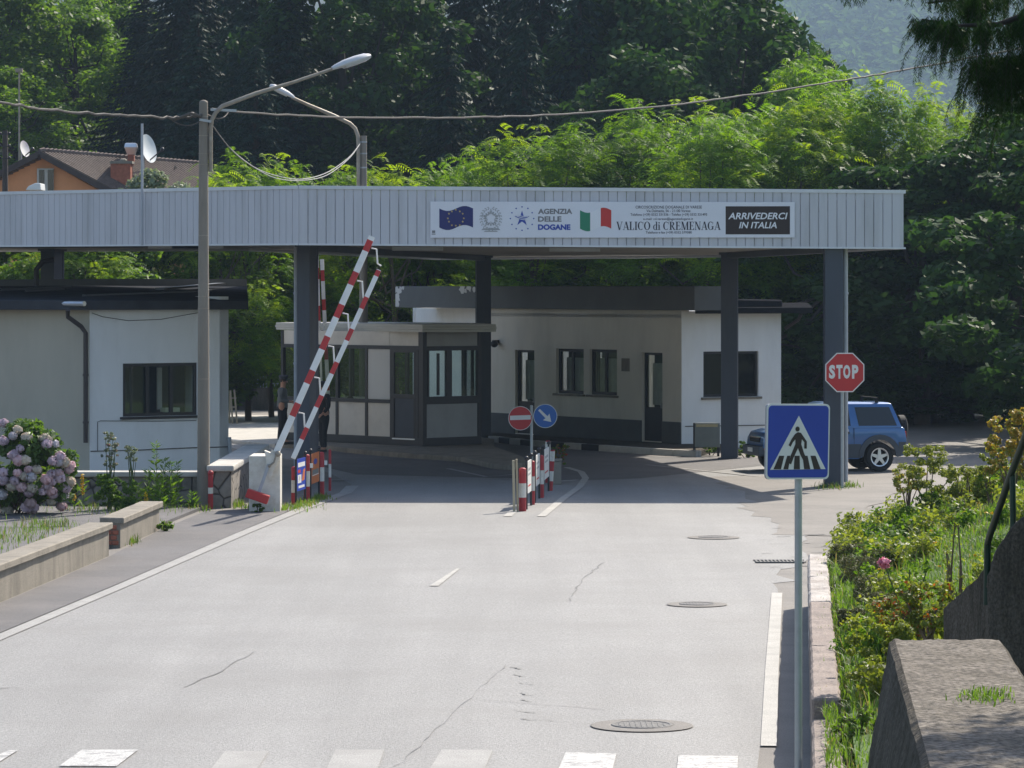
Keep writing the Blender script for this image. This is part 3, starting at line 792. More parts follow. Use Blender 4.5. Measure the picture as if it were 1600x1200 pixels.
# serif capitals drawn from thick and thin strokes
def serif_word(word, x0, x1, yt, yb):
    T, t, sf = .17, .055, .05
    def bar(x, y0, y1, w): return [(x - w / 2, y0), (x + w / 2, y0), (x + w / 2, y1), (x - w / 2, y1)]
    def ser(x, y, w=.3): return [(x - w / 2, y), (x + w / 2, y), (x + w / 2, y + sf), (x - w / 2, y + sf)]
    def dia(xa, ya, xb, yb_, w): return [(xa - w / 2, ya), (xa + w / 2, ya), (xb + w / 2, yb_), (xb - w / 2, yb_)]
    def arc(cx, cy, rx, ry, a0, a1, th, tv=.05, n=14):
        out = []
        for k in range(n):
            A, B = a0 + (a1 - a0) * k / n, a0 + (a1 - a0) * (k + 1) / n
            out.append([(cx + rx * math.cos(A), cy + ry * math.sin(A)), (cx + rx * math.cos(B), cy + ry * math.sin(B)),
                        (cx + (rx - th) * math.cos(B), cy + (ry - tv) * math.sin(B)), (cx + (rx - th) * math.cos(A), cy + (ry - tv) * math.sin(A))])
        return out
    pi = math.pi
    gl = {
        'V': (.8, [dia(.4, 0, .13, 1, T), dia(.42, 0, .68, 1, t), ser(.13, .95), ser(.68, .95, .24)]),
        'A': (.8, [dia(.68, 0, .42, 1, T), dia(.12, 0, .40, 1, t), ser(.12, 0, .24), ser(.68, 0), [(.25, .3), (.58, .3), (.57, .35), (.26, .35)]]),
        'L': (.66, [bar(.2, 0, 1, T), ser(.2, .95, .34), ser(.2, 0, .3), [(.2, 0), (.6, 0), (.62, .26), (.57, .26), (.5, .05), (.2, .05)]]),
        'I': (.4, [bar(.2, 0, 1, T), ser(.2, 0, .34), ser(.2, .95, .34)]),
        'C': (.78, arc(.4, .5, .37, .51, .28 * pi, 1.74 * pi, .17) + [bar(.68, .68, .98, .05)]),
        'O': (.84, arc(.42, .5, .39, .51, 0, 2 * pi, .17, n=24)),
        'd': (.6, arc(.25, .32, .23, .33, .3 * pi, 1.7 * pi, .13) + [bar(.44, 0, 1, .14), ser(.40, .95, .2), ser(.5, 0, .16)]),
        'i': (.32, [bar(.16, 0, .64, .14), ser(.16, 0, .28), ser(.12, .6, .2), circle(.16, .86, .09, 10)]),
        'R': (.78, [bar(.2, 0, 1, T), ser(.2, 0, .34), ser(.17, .95, .28), dia(.66, 0, .36, .5, .16), ser(.7, 0, .2)] + arc(.33, .74, .3, .26, -.5 * pi, .5 * pi, .16) + [[(.2, .48), (.34, .48), (.34, .53), (.2, .53)], [(.2, .95), (.34, .95), (.34, 1), (.2, 1)]]),
        'E': (.7, [bar(.2, 0, 1, T), ser(.17, 0, .28), ser(.17, .95, .28), [(.2, .95), (.6, .95), (.6, .78), (.55, .78), (.52, 1), (.2, 1)], [(.2, .0), (.62, 0), (.65, .24), (.6, .24), (.52, .05), (.2, .05)], [(.2, .48), (.48, .48), (.48, .53), (.2, .53)], bar(.48, .38, .63, .04)]),
        'M': (1.0, [bar(.14, 0, 1, t), ser(.14, 0, .22), bar(.82, 0, 1, T), ser(.83, 0, .32), ser(.1, .95, .2), ser(.87, .95, .22), dia(.48, 0, .18, 1, T), dia(.49, 0, .78, 1, t)]),
        'N': (.82, [bar(.14, 0, 1, t), ser(.14, 0, .22), bar(.68, 0, 1, t), ser(.68, .95, .22), dia(.64, 0, .16, 1, T), ser(.1, .95, .2)]),
        'G': (.84, arc(.4, .5, .37, .51, .28 * pi, 1.74 * pi, .17) + [bar(.68, .68, .98, .05), bar(.66, .05, .42, .15), ser(.66, .4, .3)]),
        ' ': (.32, []),
    }
    tot = sum(gl[c][0] for c in word); x = 0; polys = []
    u0, v0 = bp(x0, yb); u1, v1 = bp(x1, yt)
    for c in word:
        w, ps = gl[c]
        for pl in ps: polys.append([(u0 + (x + p[0]) / tot * (u1 - u0), v0 + p[1] * (v1 - v0)) for p in pl])
        x += w
    return polys
mb = MB()
for i, pl in enumerate(serif_word("VALICO di CREMENAGA", 964, 1127, 346, 359)):
    BP.flat = None
    mb.flat(pl, BP.O + BP.N * (.0235 + .00004 * (i % 37)), BP.U, BP.V)
mb.build("lettering", M['ink_dark'], ban)
pieces("brown_panel", [[bp(1135, 366), bp(1235.5, 366), bp(1235.5, 322), bp(1135, 322)]], 'ink_brown')
btext("lettering", "ARRIVEDERCI", 1139, 1232, 332, 342.5, 'ink_white', .02, .22, .0275)
btext("lettering", "IN ITALIA", 1156, 1215, 346.5, 356.5, 'ink_white', .02, .22, .0275)
pieces("print_mark", [[bp(674, 366), bp(680, 366), bp(680, 364.5), bp(674, 364.5)], [bp(674.5, 363.5), bp(679.5, 363.5), bp(679.5, 359.5), bp(674.5, 359.5)]], 'ink_grey')

# ================================================================ WALL WITH OPENINGS
def wall_panel(mb, A, B, z0, z1, holes, t=.25, mi=0, cb=None):
    """vertical wall from A to B (xy), outer face on the A-B line, holes (u0,u1,v0,v1) along it; thickness goes to the back"""
    A, B = Vector((*A, 0)), Vector((*B, 0)); U = (B - A).normalized(); Ln = (B - A).length
    N = Vector((-U.y, U.x, 0))     # backward (away from the camera when A is left)
    us = sorted({0, Ln} | {h[0] for h in holes} | {h[1] for h in holes}); vsn = sorted({z0, z1} | {h[2] for h in holes} | {h[3] for h in holes})
    def solid(u, v): return not any(h[0] < u < h[1] and h[2] < v < h[3] for h in holes)
    def P(u, v, s): return A + U * u + N * (t * s) + Vector((0, 0, v))
    n_u, n_v = len(us) - 1, len(vsn) - 1
    S = [[solid((us[i] + us[i + 1]) / 2, (vsn[j] + vsn[j + 1]) / 2) for j in range(n_v)] for i in range(n_u)]
    for i in range(n_u):
        for j in range(n_v):
            if not S[i][j]: continue
            u0, u1, v0, v1 = us[i], us[i + 1], vsn[j], vsn[j + 1]
            mb.add([P(u0, v0, 0), P(u1, v0, 0), P(u1, v1, 0), P(u0, v1, 0)], [(0, 1, 2, 3)], mi)
            mb.add([P(u0, v0, 1), P(u1, v0, 1), P(u1, v1, 1), P(u0, v1, 1)], [(3, 2, 1, 0)], mi)
            for (di, dj, a, b) in ((-1, 0, (u0, v0), (u0, v1)), (1, 0, (u1, v0), (u1, v1)), (0, -1, (u0, v0), (u1, v0)), (0, 1, (u0, v1), (u1, v1))):
                ii, jj = i + di, j + dj
                if 0 <= ii < n_u and 0 <= jj < n_v and S[ii][jj]: continue
                mb.add([P(*a, 0), P(*b, 0), P(*b, 1), P(*a, 1)], [(0, 1, 2, 3)], mi)
    return A, U, N
def window(parent, A, U, N, hole, mullions=(), transoms=(), depth=.1, fw=.06, glass='glass_dark', frame='frame_dark', name="window", sill=None, fd=.06):
    u0, u1, v0, v1 = hole
    mb = MB()
    def bx(a, b, c, d_, dd=fd, off=0.0):
        cu, cv = (a + b) / 2, (c + d_) / 2
        mb.box(A + U * cu + N * (depth + off) + Vector((0, 0, cv)), (b - a, dd, d_ - c), M=Matrix((U, N, Vector((0, 0, 1)))).transposed())
    bx(u0, u1, v0, v0 + fw); bx(u0, u1, v1 - fw, v1)
    bx(u0, u0 + fw, v0 + fw, v1 - fw); bx(u1 - fw, u1, v0 + fw, v1 - fw)
    for m_ in mullions: bx(u0 + m_ - fw * .6, u0 + m_ + fw * .6, v0 + fw, v1 - fw, fd * .9)
    for t_ in transoms: bx(u0 + fw, u1 - fw, v0 + t_ - fw * .5, v0 + t_ + fw * .5, fd * .8)
    w = mb.build(name, M[frame], parent)
    g = MB(); bx2 = [A + U * a + N * (depth + .005) + Vector((0, 0, c)) for a, c in ((u0 + fw, v0 + fw), (u1 - fw, v0 + fw), (u1 - fw, v1 - fw), (u0 + fw, v1 - fw))]
    bb = [p + N * .008 for p in bx2]
    g.add(bx2 + bb, [(0, 1, 2, 3), (7, 6, 5, 4), (0, 4, 5, 1), (1, 5, 6, 2), (2, 6, 7, 3), (3, 7, 4, 0)])
    g.build("pane", M[glass], w)
    if sill:
        s = MB(); s.box(A + U * ((u0 + u1) / 2) + N * .03 + Vector((0, 0, v0 - .035)), (u1 - u0 + .16, .22, .06), M=Matrix((U, N, Vector((0, 0, 1)))).transposed())
        s.build("sill", M[sill], w, bev=.008, seg=1)
    return w

# ================================================================ LEFT CUSTOMS BUILDING
K = (L(140, 82.0), 82.0); E = (L(357, 84.3), 84.3); Lw = (-17.2, 85.8)
lb = thing("customs_house", "white customs house with dark sheet-metal roof beside the tall concrete pole", "building", (K[0], K[1], 0))
mb = MB()
pU = (Vector(E) - Vector(K)); Ln = pU.length; pU.normalize()
pN = Vector((-pU.y, pU.x))
def uk(px):   # distance along wall K-E where the view ray of column px meets it
    a = (px - 800) / F
    return (a * K[1] - K[0]) / (pU.x - a * pU.y)
def zk(px, py):
    u = uk(px); d = K[1] + pU.y * u
    return EYE - (py - HOR) / F * d
hole = (uk(192), uk(308), zk(200, 651), zk(200, 568))
A_, U_, N_ = wall_panel(mb, K, E, 0, 4.0, [hole])
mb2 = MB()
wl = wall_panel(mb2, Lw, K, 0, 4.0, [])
Eb = Vector(E) + pN * 6.5; Kb = Vector(Lw) + Vector((2.5, 7.5))
wall_panel(mb, E, tuple(Eb), 0, 4.15, [])
wall_panel(mb, tuple(Eb), tuple(Kb), 0, 4.2, []); wall_panel(mb, tuple(Kb), Lw, 0, 4.2, [])
mb.build("wall", M['stucco_white'], lb)
o = mb2.build("wall", M['stucco_shaded'], lb); o["label"] = "cream shaded wall left of the downpipe"
w = window(lb, A_, U_, N_, hole, mullions=((hole[1] - hole[0]) * .34, (hole[1] - hole[0]) * .66), depth=.06, fw=.075, glass='glass', sill='frame_dark')
mb = MB(); mb.box(A_ + U_ * ((hole[0] + hole[1]) / 2) + N_ * 1.6 + Vector((0, 0, 2)), (Ln * 1.0, .06, 2.2), M=Matrix((U_, N_, Vector((0, 0, 1)))).transposed()); mb.build("partition", M['cladding'], lb)
mb = MB(); mb.box(A_ + U_ * (hole[1] - .45) + N_ * .5 + Vector((0, 0, hole[2] + .12)), (.4, .25, .1), M=Matrix((U_, N_, Vector((0, 0, 1)))).transposed())
mb.box(A_ + U_ * (hole[1] - .5) + N_ * .9 + Vector((0, 0, hole[2] + .62)), (.12, .05, 1.0), M=Matrix((U_, N_, Vector((0, 0, 1)))).transposed())
mb.build("counter", M['booth_panel'], lb)
# roof: mono-pitch with a deep dark eave
ov = .45
e0 = Vector(Lw) - Vector((0.4, ov + .3)); e1 = Vector(K) - Vector((-.02, ov)); e2 = Vector((L(388, 84.2), 84.2))
back0 = Vector((-16.6, 94.6)); back1 = Vector((-10.8, 91.5)); back2 = Vector((L(386, 91.0), 91.0))
poly = [tuple(p) for p in (e0, e1, e2, back2, back1, back0)]
mb = MB(); mb.prism(poly, [3.84, 3.84, 3.84, 4.25, 4.28, 4.28], [4.06, 4.06, 4.05, 4.42, 4.44, 4.42]); mb.build("roof", M['roof_dark'], lb, bev=.01, seg=1)
rf = lb.children[-1]
mb = MB(); mb.prism([tuple(p) for p in (back2 + Vector((.0, -.25)), back2, back1, back0, back0 + Vector((.1, -.25)), back1 + Vector((0, -.25)))], 4.40, [4.60, 4.60, 4.60, 4.58, 4.58, 4.60]); mb.build("parapet", M['band'], rf)
mb = MB()
for (pa, pb, h, w_) in (((130, 463, 84.0), (330, 452, 86.2), .04, .1), ((0, 457, 86.5), (110, 448, 88), .05, .1), ((40, 459, 86), (100, 455, 87), .04, .06), ((250, 449, 87), (345, 441, 89.6), .05, .3)):
    a, b = W(*pa), W(*pb)
    def zr(p): return 4.06 + (p.y - 82.2) * .052
    a.z = zr(a) + h / 2; b.z = zr(b) + h / 2
    mb.bar(a, b, w_, h)
mb.build("seam", M['roof_sheet'], rf)
mb = MB(); mb.tube([W(-120, 474, 84.6), W(0, 473.5, 83.4), W(132, 474.5, 81.4)], .06, 8); mb.build("gutter", M['metal_bright'], rf)
x_ = L(133, 81.75)
mb = MB(); mb.tube([(L(106, 81.6), 81.6, 3.84), (L(106, 81.7), 81.7, 3.68), (x_ - .1, 81.85, 3.45), (x_, 81.86, 3.3), (x_, 81.86, .75)], .055, 10)
for zz in (1.2, 2.3): mb.cyl((x_, 81.86, zz), .07, .05, 10)
mb.build("downpipe", M['pipe_brown'], lb)
mb = MB()
def onw(px, py, o_=.02):
    u = uk(px); p = A_ + U_ * u - N_ * o_; p.z = zk(px, py); return p
mb.tube([onw(143, 489), onw(160, 495), onw(200, 501), onw(250, 499), onw(318, 487)], .008, 5)
mb.tube([onw(141, 705), onw(220, 703), onw(300, 699.5), onw(356, 698)], .012, 5)
mb.tube([onw(152, 704), onw(152, 659), onw(156, 657.5), onw(240, 658), onw(306, 657)], .008, 5)
mb.build("wall_cable", M['cable'], lb)
mb = MB(); mb.tube([onw(356, 683, .06), onw(357, 700, .06), onw(360, 724, .06), onw(360, 735, .06)], .05, 8); mb.build("drain_pipe", M['pipe_grey'], lb)
mb = MB(); p = W(60, 440, 87.8); mb.tube([p + Vector((.4, 0, .55)), p + Vector((.1, 0, .5)), p + Vector((-.05, 0, .3)), p + Vector((-.05, 0, -.1))], .07, 8); mb.build("vent_pipe", M['pipe_brown'], rf)

# ================================================================ OFFICE BEHIND
OA = (-.66, 103.5); OB = (4.60, 95.5); OC = (7.43, 97.2)
ofc = thing("customs_office", "low white customs office with deep grey roof band behind the islands", "building", (OB[0], OB[1], 0))
oU = (Vector(OB) - Vector(OA)); oL = oU.length; oU.normalize()
def line_u(A, U, px):
    a = (px - 800) / F; return (a * A[1] - A[0]) / (U.x - a * U.y)
def line_z(A, U, px, py):
    u = line_u(A, U, px); return EYE - (py - HOR) / F * (A[1] + U.y * u)
ou = lambda px: line_u(OA, oU, px)
oz = lambda px, py: line_z(OA, oU, px, py)
holes = [(ou(805), ou(835), .17, oz(820, 547)), (ou(869), ou(912), oz(890, 615), oz(890, 545)), (ou(921), ou(964), oz(940, 617), oz(940, 546)), (ou(1003), ou(1035), .17, oz(1018, 551))]
mb = MB(); A_, U_, N_ = wall_panel(mb, OA, OB, 0, 3.79, holes)
mb.build("wall", M['stucco_cream'], ofc)
mb = MB()
rU = (Vector(OC) - Vector(OB)).normalized()
rz = lambda px, py: line_z(OB, rU, px, py); ru = lambda px: line_u(OB, rU, px)
h2 = (ru(1099), ru(1185), rz(1140, 620), rz(1140, 549))
A2, U2, N2 = wall_panel(mb, OB, OC, 0, 3.74, [h2])
bk = Vector(OC) + Vector((-.35, 1)).normalized() * 7; bl = Vector(OA) + Vector((.45, .9)).normalized() * 8.5
wall_panel(mb, OC, tuple(bk), 0, 3.74, []); wall_panel(mb, tuple(bk), tuple(bl), 0, 3.9, [])
OD = (L(645, 110.0), 110.0)
wall_panel(mb, tuple(bl), OD, 0, 3.78, []); wall_panel(mb, OD, (OA[0] - .05, OA[1] + 1.1), 0, 3.78, [])
wall_panel(mb, (OA[0] - .05, OA[1] + 1.1), OA, 0, 3.78, [])
mb.build("wall", M['stucco_white'], ofc)
M['reflection_curtain'] = mat('grey_reflection_curtain', (0.5, 0.5, 0.48), 0.9, 0.1, 4)  # pale curtains added behind the panes to suggest bright reflections in the glass
def reflection_curtain(h):
    mb = MB(); n = 26; vs = []
    for k in range(n + 1):
        u = h[0] + .04 + (h[1] - h[0] - .08) * k / n; o_ = .34 + .03 * math.sin(k * 1.7) + .012 * math.sin(k * 4.1)
        p = A_ + U_ * u + N_ * o_
        vs += [p + Vector((0, 0, h[2] + .03)), p + Vector((0, 0, h[2] + (h[3] - h[2]) * .80))]
    mb.add(vs, [(2 * k, 2 * k + 1, 2 * k + 3, 2 * k + 2) for k in range(n)]); mb.build("reflection_curtain", M['reflection_curtain'], ofc)
    mb = MB(); a, b = A_ + U_ * (h[0] - .1) + N_ * .5, A_ + U_ * (h[1] + .1) + N_ * .5
    mb.add([a + Vector((0, 0, .1)), b + Vector((0, 0, .1)), b + Vector((0, 0, 3.4)), a + Vector((0, 0, 3.4))], [(0, 1, 2, 3)]); mb.build("room_partition", M['cladding'], ofc)
for i, h in enumerate(holes):
    if i in (1, 2):
        window(ofc, A_, U_, N_, h, mullions=((h[1] - h[0]) / 2,), depth=.12, fw=.085, glass='glass', sill='concrete')
        reflection_curtain(h)
    else:
        d_ = window(ofc, A_, U_, N_, h, depth=.12, fw=.07, name="door", glass='glass')
        reflection_curtain((h[0], h[1], h[2] + .95, h[3]))
        m3 = MB(); m3.box(A_ + U_ * ((h[0] + h[1]) / 2) + N_ * .112 + Vector((0, 0, .17 + .5)), (h[1] - h[0] - .14, .04, .86), M=Matrix((U_, N_, Vector((0, 0, 1)))).transposed()); m3.build("kick_panel", M['frame_dark'], d_)
        m3 = MB(); m3.box(A_ + U_ * (h[1] - .12) + N_ * .06 + Vector((0, 0, 1.15)), (.03, .05, .14), M=Matrix((U_, N_, Vector((0, 0, 1)))).transposed()); m3.build("handle", M['galv'], d_)
window(ofc, A2, U2, N2, h2, mullions=((h2[1] - h2[0]) / 2,), depth=.10, fw=.07, glass='glass_dark', sill='concrete')
# plinth, split round the door
mb = MB()
for a, b in ((0, holes[0][0]), (holes[0][1], holes[3][0]), (holes[3][1], oL - .01)):
    mb.box(A_ + U_ * ((a + b) / 2) - N_ * .012 + Vector((0, 0, .36)), (b - a, .03, .74), M=Matrix((U_, N_, Vector((0, 0, 1)))).transposed())
mb.build("plinth", M['plinth'], ofc)
# deep band
BA = Vector((L(618, 107.6), 107.6)); BB = Vector((L(1085, 94.2), 94.2)); bd = (BB - BA).normalized(); bn = Vector((-bd.y, bd.x))
mb = MB(); q = [BA, BB, BB + bn * 1.0, BA + bn * 2.6]; mb.prism([tuple(p) for p in q], [3.80, 3.77, 3.77, 3.80], [4.45, 4.42, 4.42, 4.45]); mb.build("roof_band", M['band'], ofc, bev=.012, seg=1)
rb = ofc.children[-1]
mb = MB(); rp = random.Random(3)
bpz = Plate((BA.x, BA.y, 3.8), (bd.x, bd.y, 0), (0, 0, 1))
for (cx, cy_, r) in ((.10, .30, .2), (.22, .5, .16), (.12, .12, .16), (.32, .58, .1), (.45, .60, .08), (.06, .55, .16), (3.9, .58, .2), (4.3, .60, .18), (4.6, .55, .12), (4.1, .5, .1)):
    pts = []
    for k in range(11):
        a = 2 * math.pi * k / 11; rr = r * rp.uniform(.5, 1.1)
        pts.append((max(.0, cx + rr * math.cos(a)), min(.64, max(.02, cy_ + rr * .8 * math.sin(a)))))
    bpz.poly(mb, pts, .002 + .0005 * rp.random(), .002)
mb.build("peeling_patch", M['band_lt'], rb)
mb = MB(); q = [Vector((L(1085, 94.9), 94.9)) + Vector((.02, 0)), Vector((L(1270, 97.0), 97.0)), Vector((L(1262, 103.5), 103.5)), Vector((5.6, 103.0))]
mb.prism([tuple(p) for p in q], [3.68, 3.68, 3.82, 3.82], [3.84, 3.84, 3.96, 3.96])
mb.build("roof", M['roof_felt'], ofc, bev=.01, seg=1)
mb = MB(); mb.prism([OA, OB, (OC[0] - .3, OC[1] + .3), tuple(bk), tuple(bl)], 3.56, 3.66); mb.build("ceiling", M['stucco_white'], ofc)
mb = MB()
mb.prism([tuple(p) for p in (q[0] + Vector((0, .6)), Vector((L(1222, 97.4), 97.4)), Vector((L(1220, 103), 103)), q[3])], [3.86, 3.86, 4.0, 4.0], [4.07, 4.02, 4.05, 4.08])
mb.build("roof_upstand", M['roof_felt'], ofc, bev=.01, seg=1)
mb = MB(); q = line_u(OA, oU, 978); p = A_ + U_ * q - N_ * .012; p.z = oz(978, 570)
mb.box(p, (.36, .03, .36), M=Matrix((U_, N_, Vector((0, 0, 1)))).transposed()); mb.build("plaque", M['concrete'], ofc)
mb = MB(); q = line_u(OA, oU, 779); p = A_ + U_ * q - N_ * .1; p.z = oz(779, 534)
mb.box(p, (.1, .18, .1), M=Matrix((U_, N_, Vector((0, 0, 1)))).transposed()); mb.ball(p + Vector((-.04, -.1, -.06)), .11, 10, 6)
mb.build("wall_lamp", M['frame_dark'], ofc)
mb = MB(); mb.tube([A2 + U2 * ru(1070) - N2 * .02 + Vector((0, 0, .62)), A2 + U2 * ru(1195) - N2 * .02 + Vector((0, 0, .60))], .012, 5); mb.build("wall_cable", M['cable'], ofc)
mb = MB(); p = Vector((OC[0] + .06, OC[1] - .02, 0)); mb.tube([p + Vector((.5, .1, 3.66)), p + Vector((.42, .05, 3.5)), p + Vector((.05, .1, 3.25))], .05, 8); mb.build("downpipe", M['pipe_brown'], ofc)

# kerbed footway of the office, striped kerb stones
fw = [gp(768, 690), gp(840, 698), gp(930, 704), gp(1030, 711), gp(1092, 714)]
mb = MB(); mb.prism(fw + [(OB[0] + 1.2, OB[1] + .05), OB, OA, (OA[0] - 1.6, OA[1] + 2.0), (-2.2, 106)], -.05, .145); tag(mb.build("footway", M['concrete_dk']), kind="structure")
line = [Vector((*p, 0)) for p in fw]
def along(P, s):
    for a, b in zip(P, P[1:]):
        l = (b - a).length
        if s <= l: return a.lerp(b, s / l)
        s -= l
    return P[-1].copy()
tot = sum((b - a).length for a, b in zip(line, line[1:])); nk = 13
mw, mk = MB(), MB()
for k in range(nk):
    a, b = along(line, tot * k / nk + .006), along(line, tot * (k + 1) / nk - .006)
    a, b = a + Vector((0, 0, .065)), b + Vector((0, 0, .065))
    (mk if k in (1, 3, 5, 7) else mw).bar(a, b, .22, .2)
tag(mw.build("kerb", M['concrete_lt'], bev=.015, seg=1), kind="structure"); tag(mk.build("kerb", M['black'], bev=.015, seg=1), kind="structure")

# ================================================================ BOOTH AND ITS ISLAND
isl = [gp(440, 700), gp(500, 703), gp(560, 710), gp(640, 717), gp(720, 722), gp(768, 733), gp(800, 736), gp(822, 731), gp(818, 722), gp(790, 712), gp(772, 705), (-.5, 99), (-2.0, 104), (-6.6, 104)]
mb = MB(); mb.prism(isl, -.05, .14); tag(mb.build("island", M['concrete'], bev=.03, seg=2), kind="structure")
Bz = .145
pa, pb, pc = Vector((-6.45, 98.3)), Vector((L(661, 94.0), 94.0)), Vector((L(752, 95.4), 95.4))
ab = (pb - pa).normalized(); pn = Vector((-ab.y, ab.x)); pd = pc + Vector((-.45, 2.2)); pe = pa + pn * 2.6
booth = thing("guard_booth", "beige panelled guard booth with dark frames and flat roof on the island", "booth", (pb.x, pb.y, Bz))
def booth_face(P, Q, cells, bar_at, name):
    """cells: list of (u0,u1,kind)"""
    U = Vector((Q.x - P.x, Q.y - P.y, 0)); Ln = U.length; U.normalize(); N = Vector((-U.y, U.x, 0)); Mx = Matrix((U, N, Vector((0, 0, 1)))).transposed()
    O = Vector((P.x, P.y, 0))
    def bx(mb, a, b, c, d_, dep=.08, off=.04):
        mb.box(O + U * ((a + b) / 2) + N * off + Vector((0, 0, (c + d_) / 2)), (b - a, dep, d_ - c), M=Mx)
    return O, U, N, Ln, bx
ZW0, ZW1, ZT = 1.36, 2.72, 3.2        # window sill, head, roof underside
O, U, N, Ln, bx = booth_face(pa, pb, None, None, None)
u_ = lambda px: line_u((pa.x, pa.y), Vector((ab.x, ab.y)), px)
fr, pl, up = MB(), MB(), MB()
bx(fr, 0, Ln, Bz, .36, .10, .04)
for px in (526, 572, 611, 651): 
    u = u_(px); bx(fr, u - .05, u + .05, .36, ZT - .42)
bx(fr, 0, .1, .36, ZT, .1); bx(fr, Ln - .13, Ln + .05, .0 + Bz, ZT, .14, .02)
bx(fr, .1, Ln - .13, ZW1, ZW1 + .1, .1); bx(fr, .1, u_(611) - .05, ZW0 - .1, ZW0, .1)
bx(pl, .1, u_(611) - .05, .36, ZW0 - .1, .05, .05)
up_a = u_(608); bx(up, .1, up_a - .006, ZW1 + .1, ZT, .05, .045); bx(up, up_a + .006, Ln - .13, ZW1 + .1, ZT, .05, .045)
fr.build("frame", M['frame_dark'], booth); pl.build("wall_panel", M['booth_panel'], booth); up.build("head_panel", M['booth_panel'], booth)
for a, b in ((.1, u_(526) - .05), (u_(526) + .05, u_(572) - .05)):
    w = MB(); bx(w, a, b, ZW0, ZW1, .006, .05); w.build("window", M['glass'], booth)
b_ = MB(); bx(b_, u_(572) + .05, u_(611) - .05, ZW0, ZW1, .012, .03); b_.build("bright_pane_sheet", M['bright_pane'], booth)  # opaque white sheet added in place of glass for the bright view through
w = MB()
for a, b, c, d_ in ((u_(611) + .05, u_(611) + .12, .2, ZW1), (u_(651) - .12, u_(651) - .05, .2, ZW1), (u_(611) + .12, u_(651) - .12, .2, .3), (u_(611) + .12, u_(651) - .12, ZW1 - .08, ZW1), (u_(611) + .12, u_(651) - .12, 1.40, 1.52)):
    bx(w, a, b, c, d_, .05, .02)
w = w.build("door", M['frame_dark'], booth)
g_ = MB(); bx(g_, u_(611) + .12, u_(651) - .12, 1.52, ZW1 - .08, .006, .02); g_.build("pane", M['glass'], w)
g_ = MB(); bx(g_, u_(611) + .12, u_(651) - .12, .3, 1.40, .02, .03); g_.build("kick_panel", M['cladding'], w)
g_ = MB(); bx(g_, u_(614), u_(649), .30, .335, .03, -.02); g_.build("threshold", M['metal_bright'], w)
O, U, N, Ln, bx = booth_face(pb, pc, None, None, None); bd2 = (pc - pb).normalized()
u_ = lambda px: line_u((pb.x, pb.y), bd2, px)
fr, pl, up = MB(), MB(), MB()
bx(fr, .05, Ln, Bz, .36, .10, .04); bx(fr, .05, .09, .36, ZT, .1); bx(fr, Ln - .12, Ln, .36, ZT, .1)
bx(fr, .09, Ln - .12, ZW1 - .03, ZW1 + .09, .1); bx(fr, .09, Ln - .12, 1.26, 1.46, .12)
bx(fr, u_(702) - .09, u_(702) + .09, 1.46, ZW1 - .03, .1); bx(fr, u_(686) - .03, u_(686) + .03, 1.5, ZW1 - .1, .06); bx(fr, u_(671) - .06, u_(671), 1.46, ZW1 - .03, .08); bx(fr, u_(746), u_(746) + .08, 1.46, ZW1 - .03, .08)
bx(pl, .09, Ln - .12, .36, 1.26, .05, .05); bx(up, .09, Ln - .12, ZW1 + .09, ZT, .05, .045)
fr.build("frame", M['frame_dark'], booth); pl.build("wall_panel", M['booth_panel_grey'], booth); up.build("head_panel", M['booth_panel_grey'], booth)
for a, b in ((u_(671), u_(702) - .09), (u_(702) + .09, u_(746))):
    w = MB(); bx(w, a, b, 1.46, ZW1 - .03, .006, .05); w.build("window", M['glass'], booth)
# back and side walls: glazed above a panel
for P, Q in ((pc, pd), (pd, pe), (pe, pa)):
    O, U, N, Ln, bx = booth_face(P, Q, None, None, None)
    w = MB(); bx(w, .0, Ln, Bz, 1.3, .05, .03); w.build("wall_panel", M['booth_panel'], booth)
    w = MB(); bx(w, 0, Ln, 2.75, ZT, .05, .03); bx(w, 0, .1, 1.3, 2.75, .08, .03); bx(w, Ln - .1, Ln, 1.3, 2.75, .08, .03); bx(w, Ln / 2 - .05, Ln / 2 + .05, 1.3, 2.75, .08, .03); w.build("frame", M['frame_dark'], booth)
    w = MB(); bx(w, .1, Ln / 2 - .05, 1.3, 2.75, .006, .03); bx(w, Ln / 2 + .05, Ln - .1, 1.3, 2.75, .006, .03); w.build("window", M['glass'], booth)
mb = MB(); mb.prism([tuple(p) for p in (pa + Vector((.1, .1)), pb + Vector((0, .15)), pc + Vector((-.1, .1)), pd + Vector((-.1, -.1)), pe + Vector((0, -.1)))], Bz, .2); mb.build("floor_panel", M['cladding'], booth)
rp_ = [Vector((L(430, 100.4), 100.4)), Vector((L(660, 93.3), 93.3)), Vector((L(776, 93.9), 93.9)), Vector((-.75, 98.3)), Vector((-4.3, 103.2))]
mb = MB()
for (z0, z1, ins) in ((3.2, 3.262, .03), (3.268, 3.33, .0), (3.336, 3.40, .03)):
    c = sum(rp_, Vector((0, 0))) / 5
    mb.prism([tuple(p + (c - p).normalized() * ins) for p in rp_], z0, z1)
mb.build("roof", M['booth_roof'], booth)
mb = MB(); mb.box((pc.x - 1.0, pc.y + .75, 1.02), (1.1, .5, .05)); mb.build("counter", M['booth_panel'], booth)

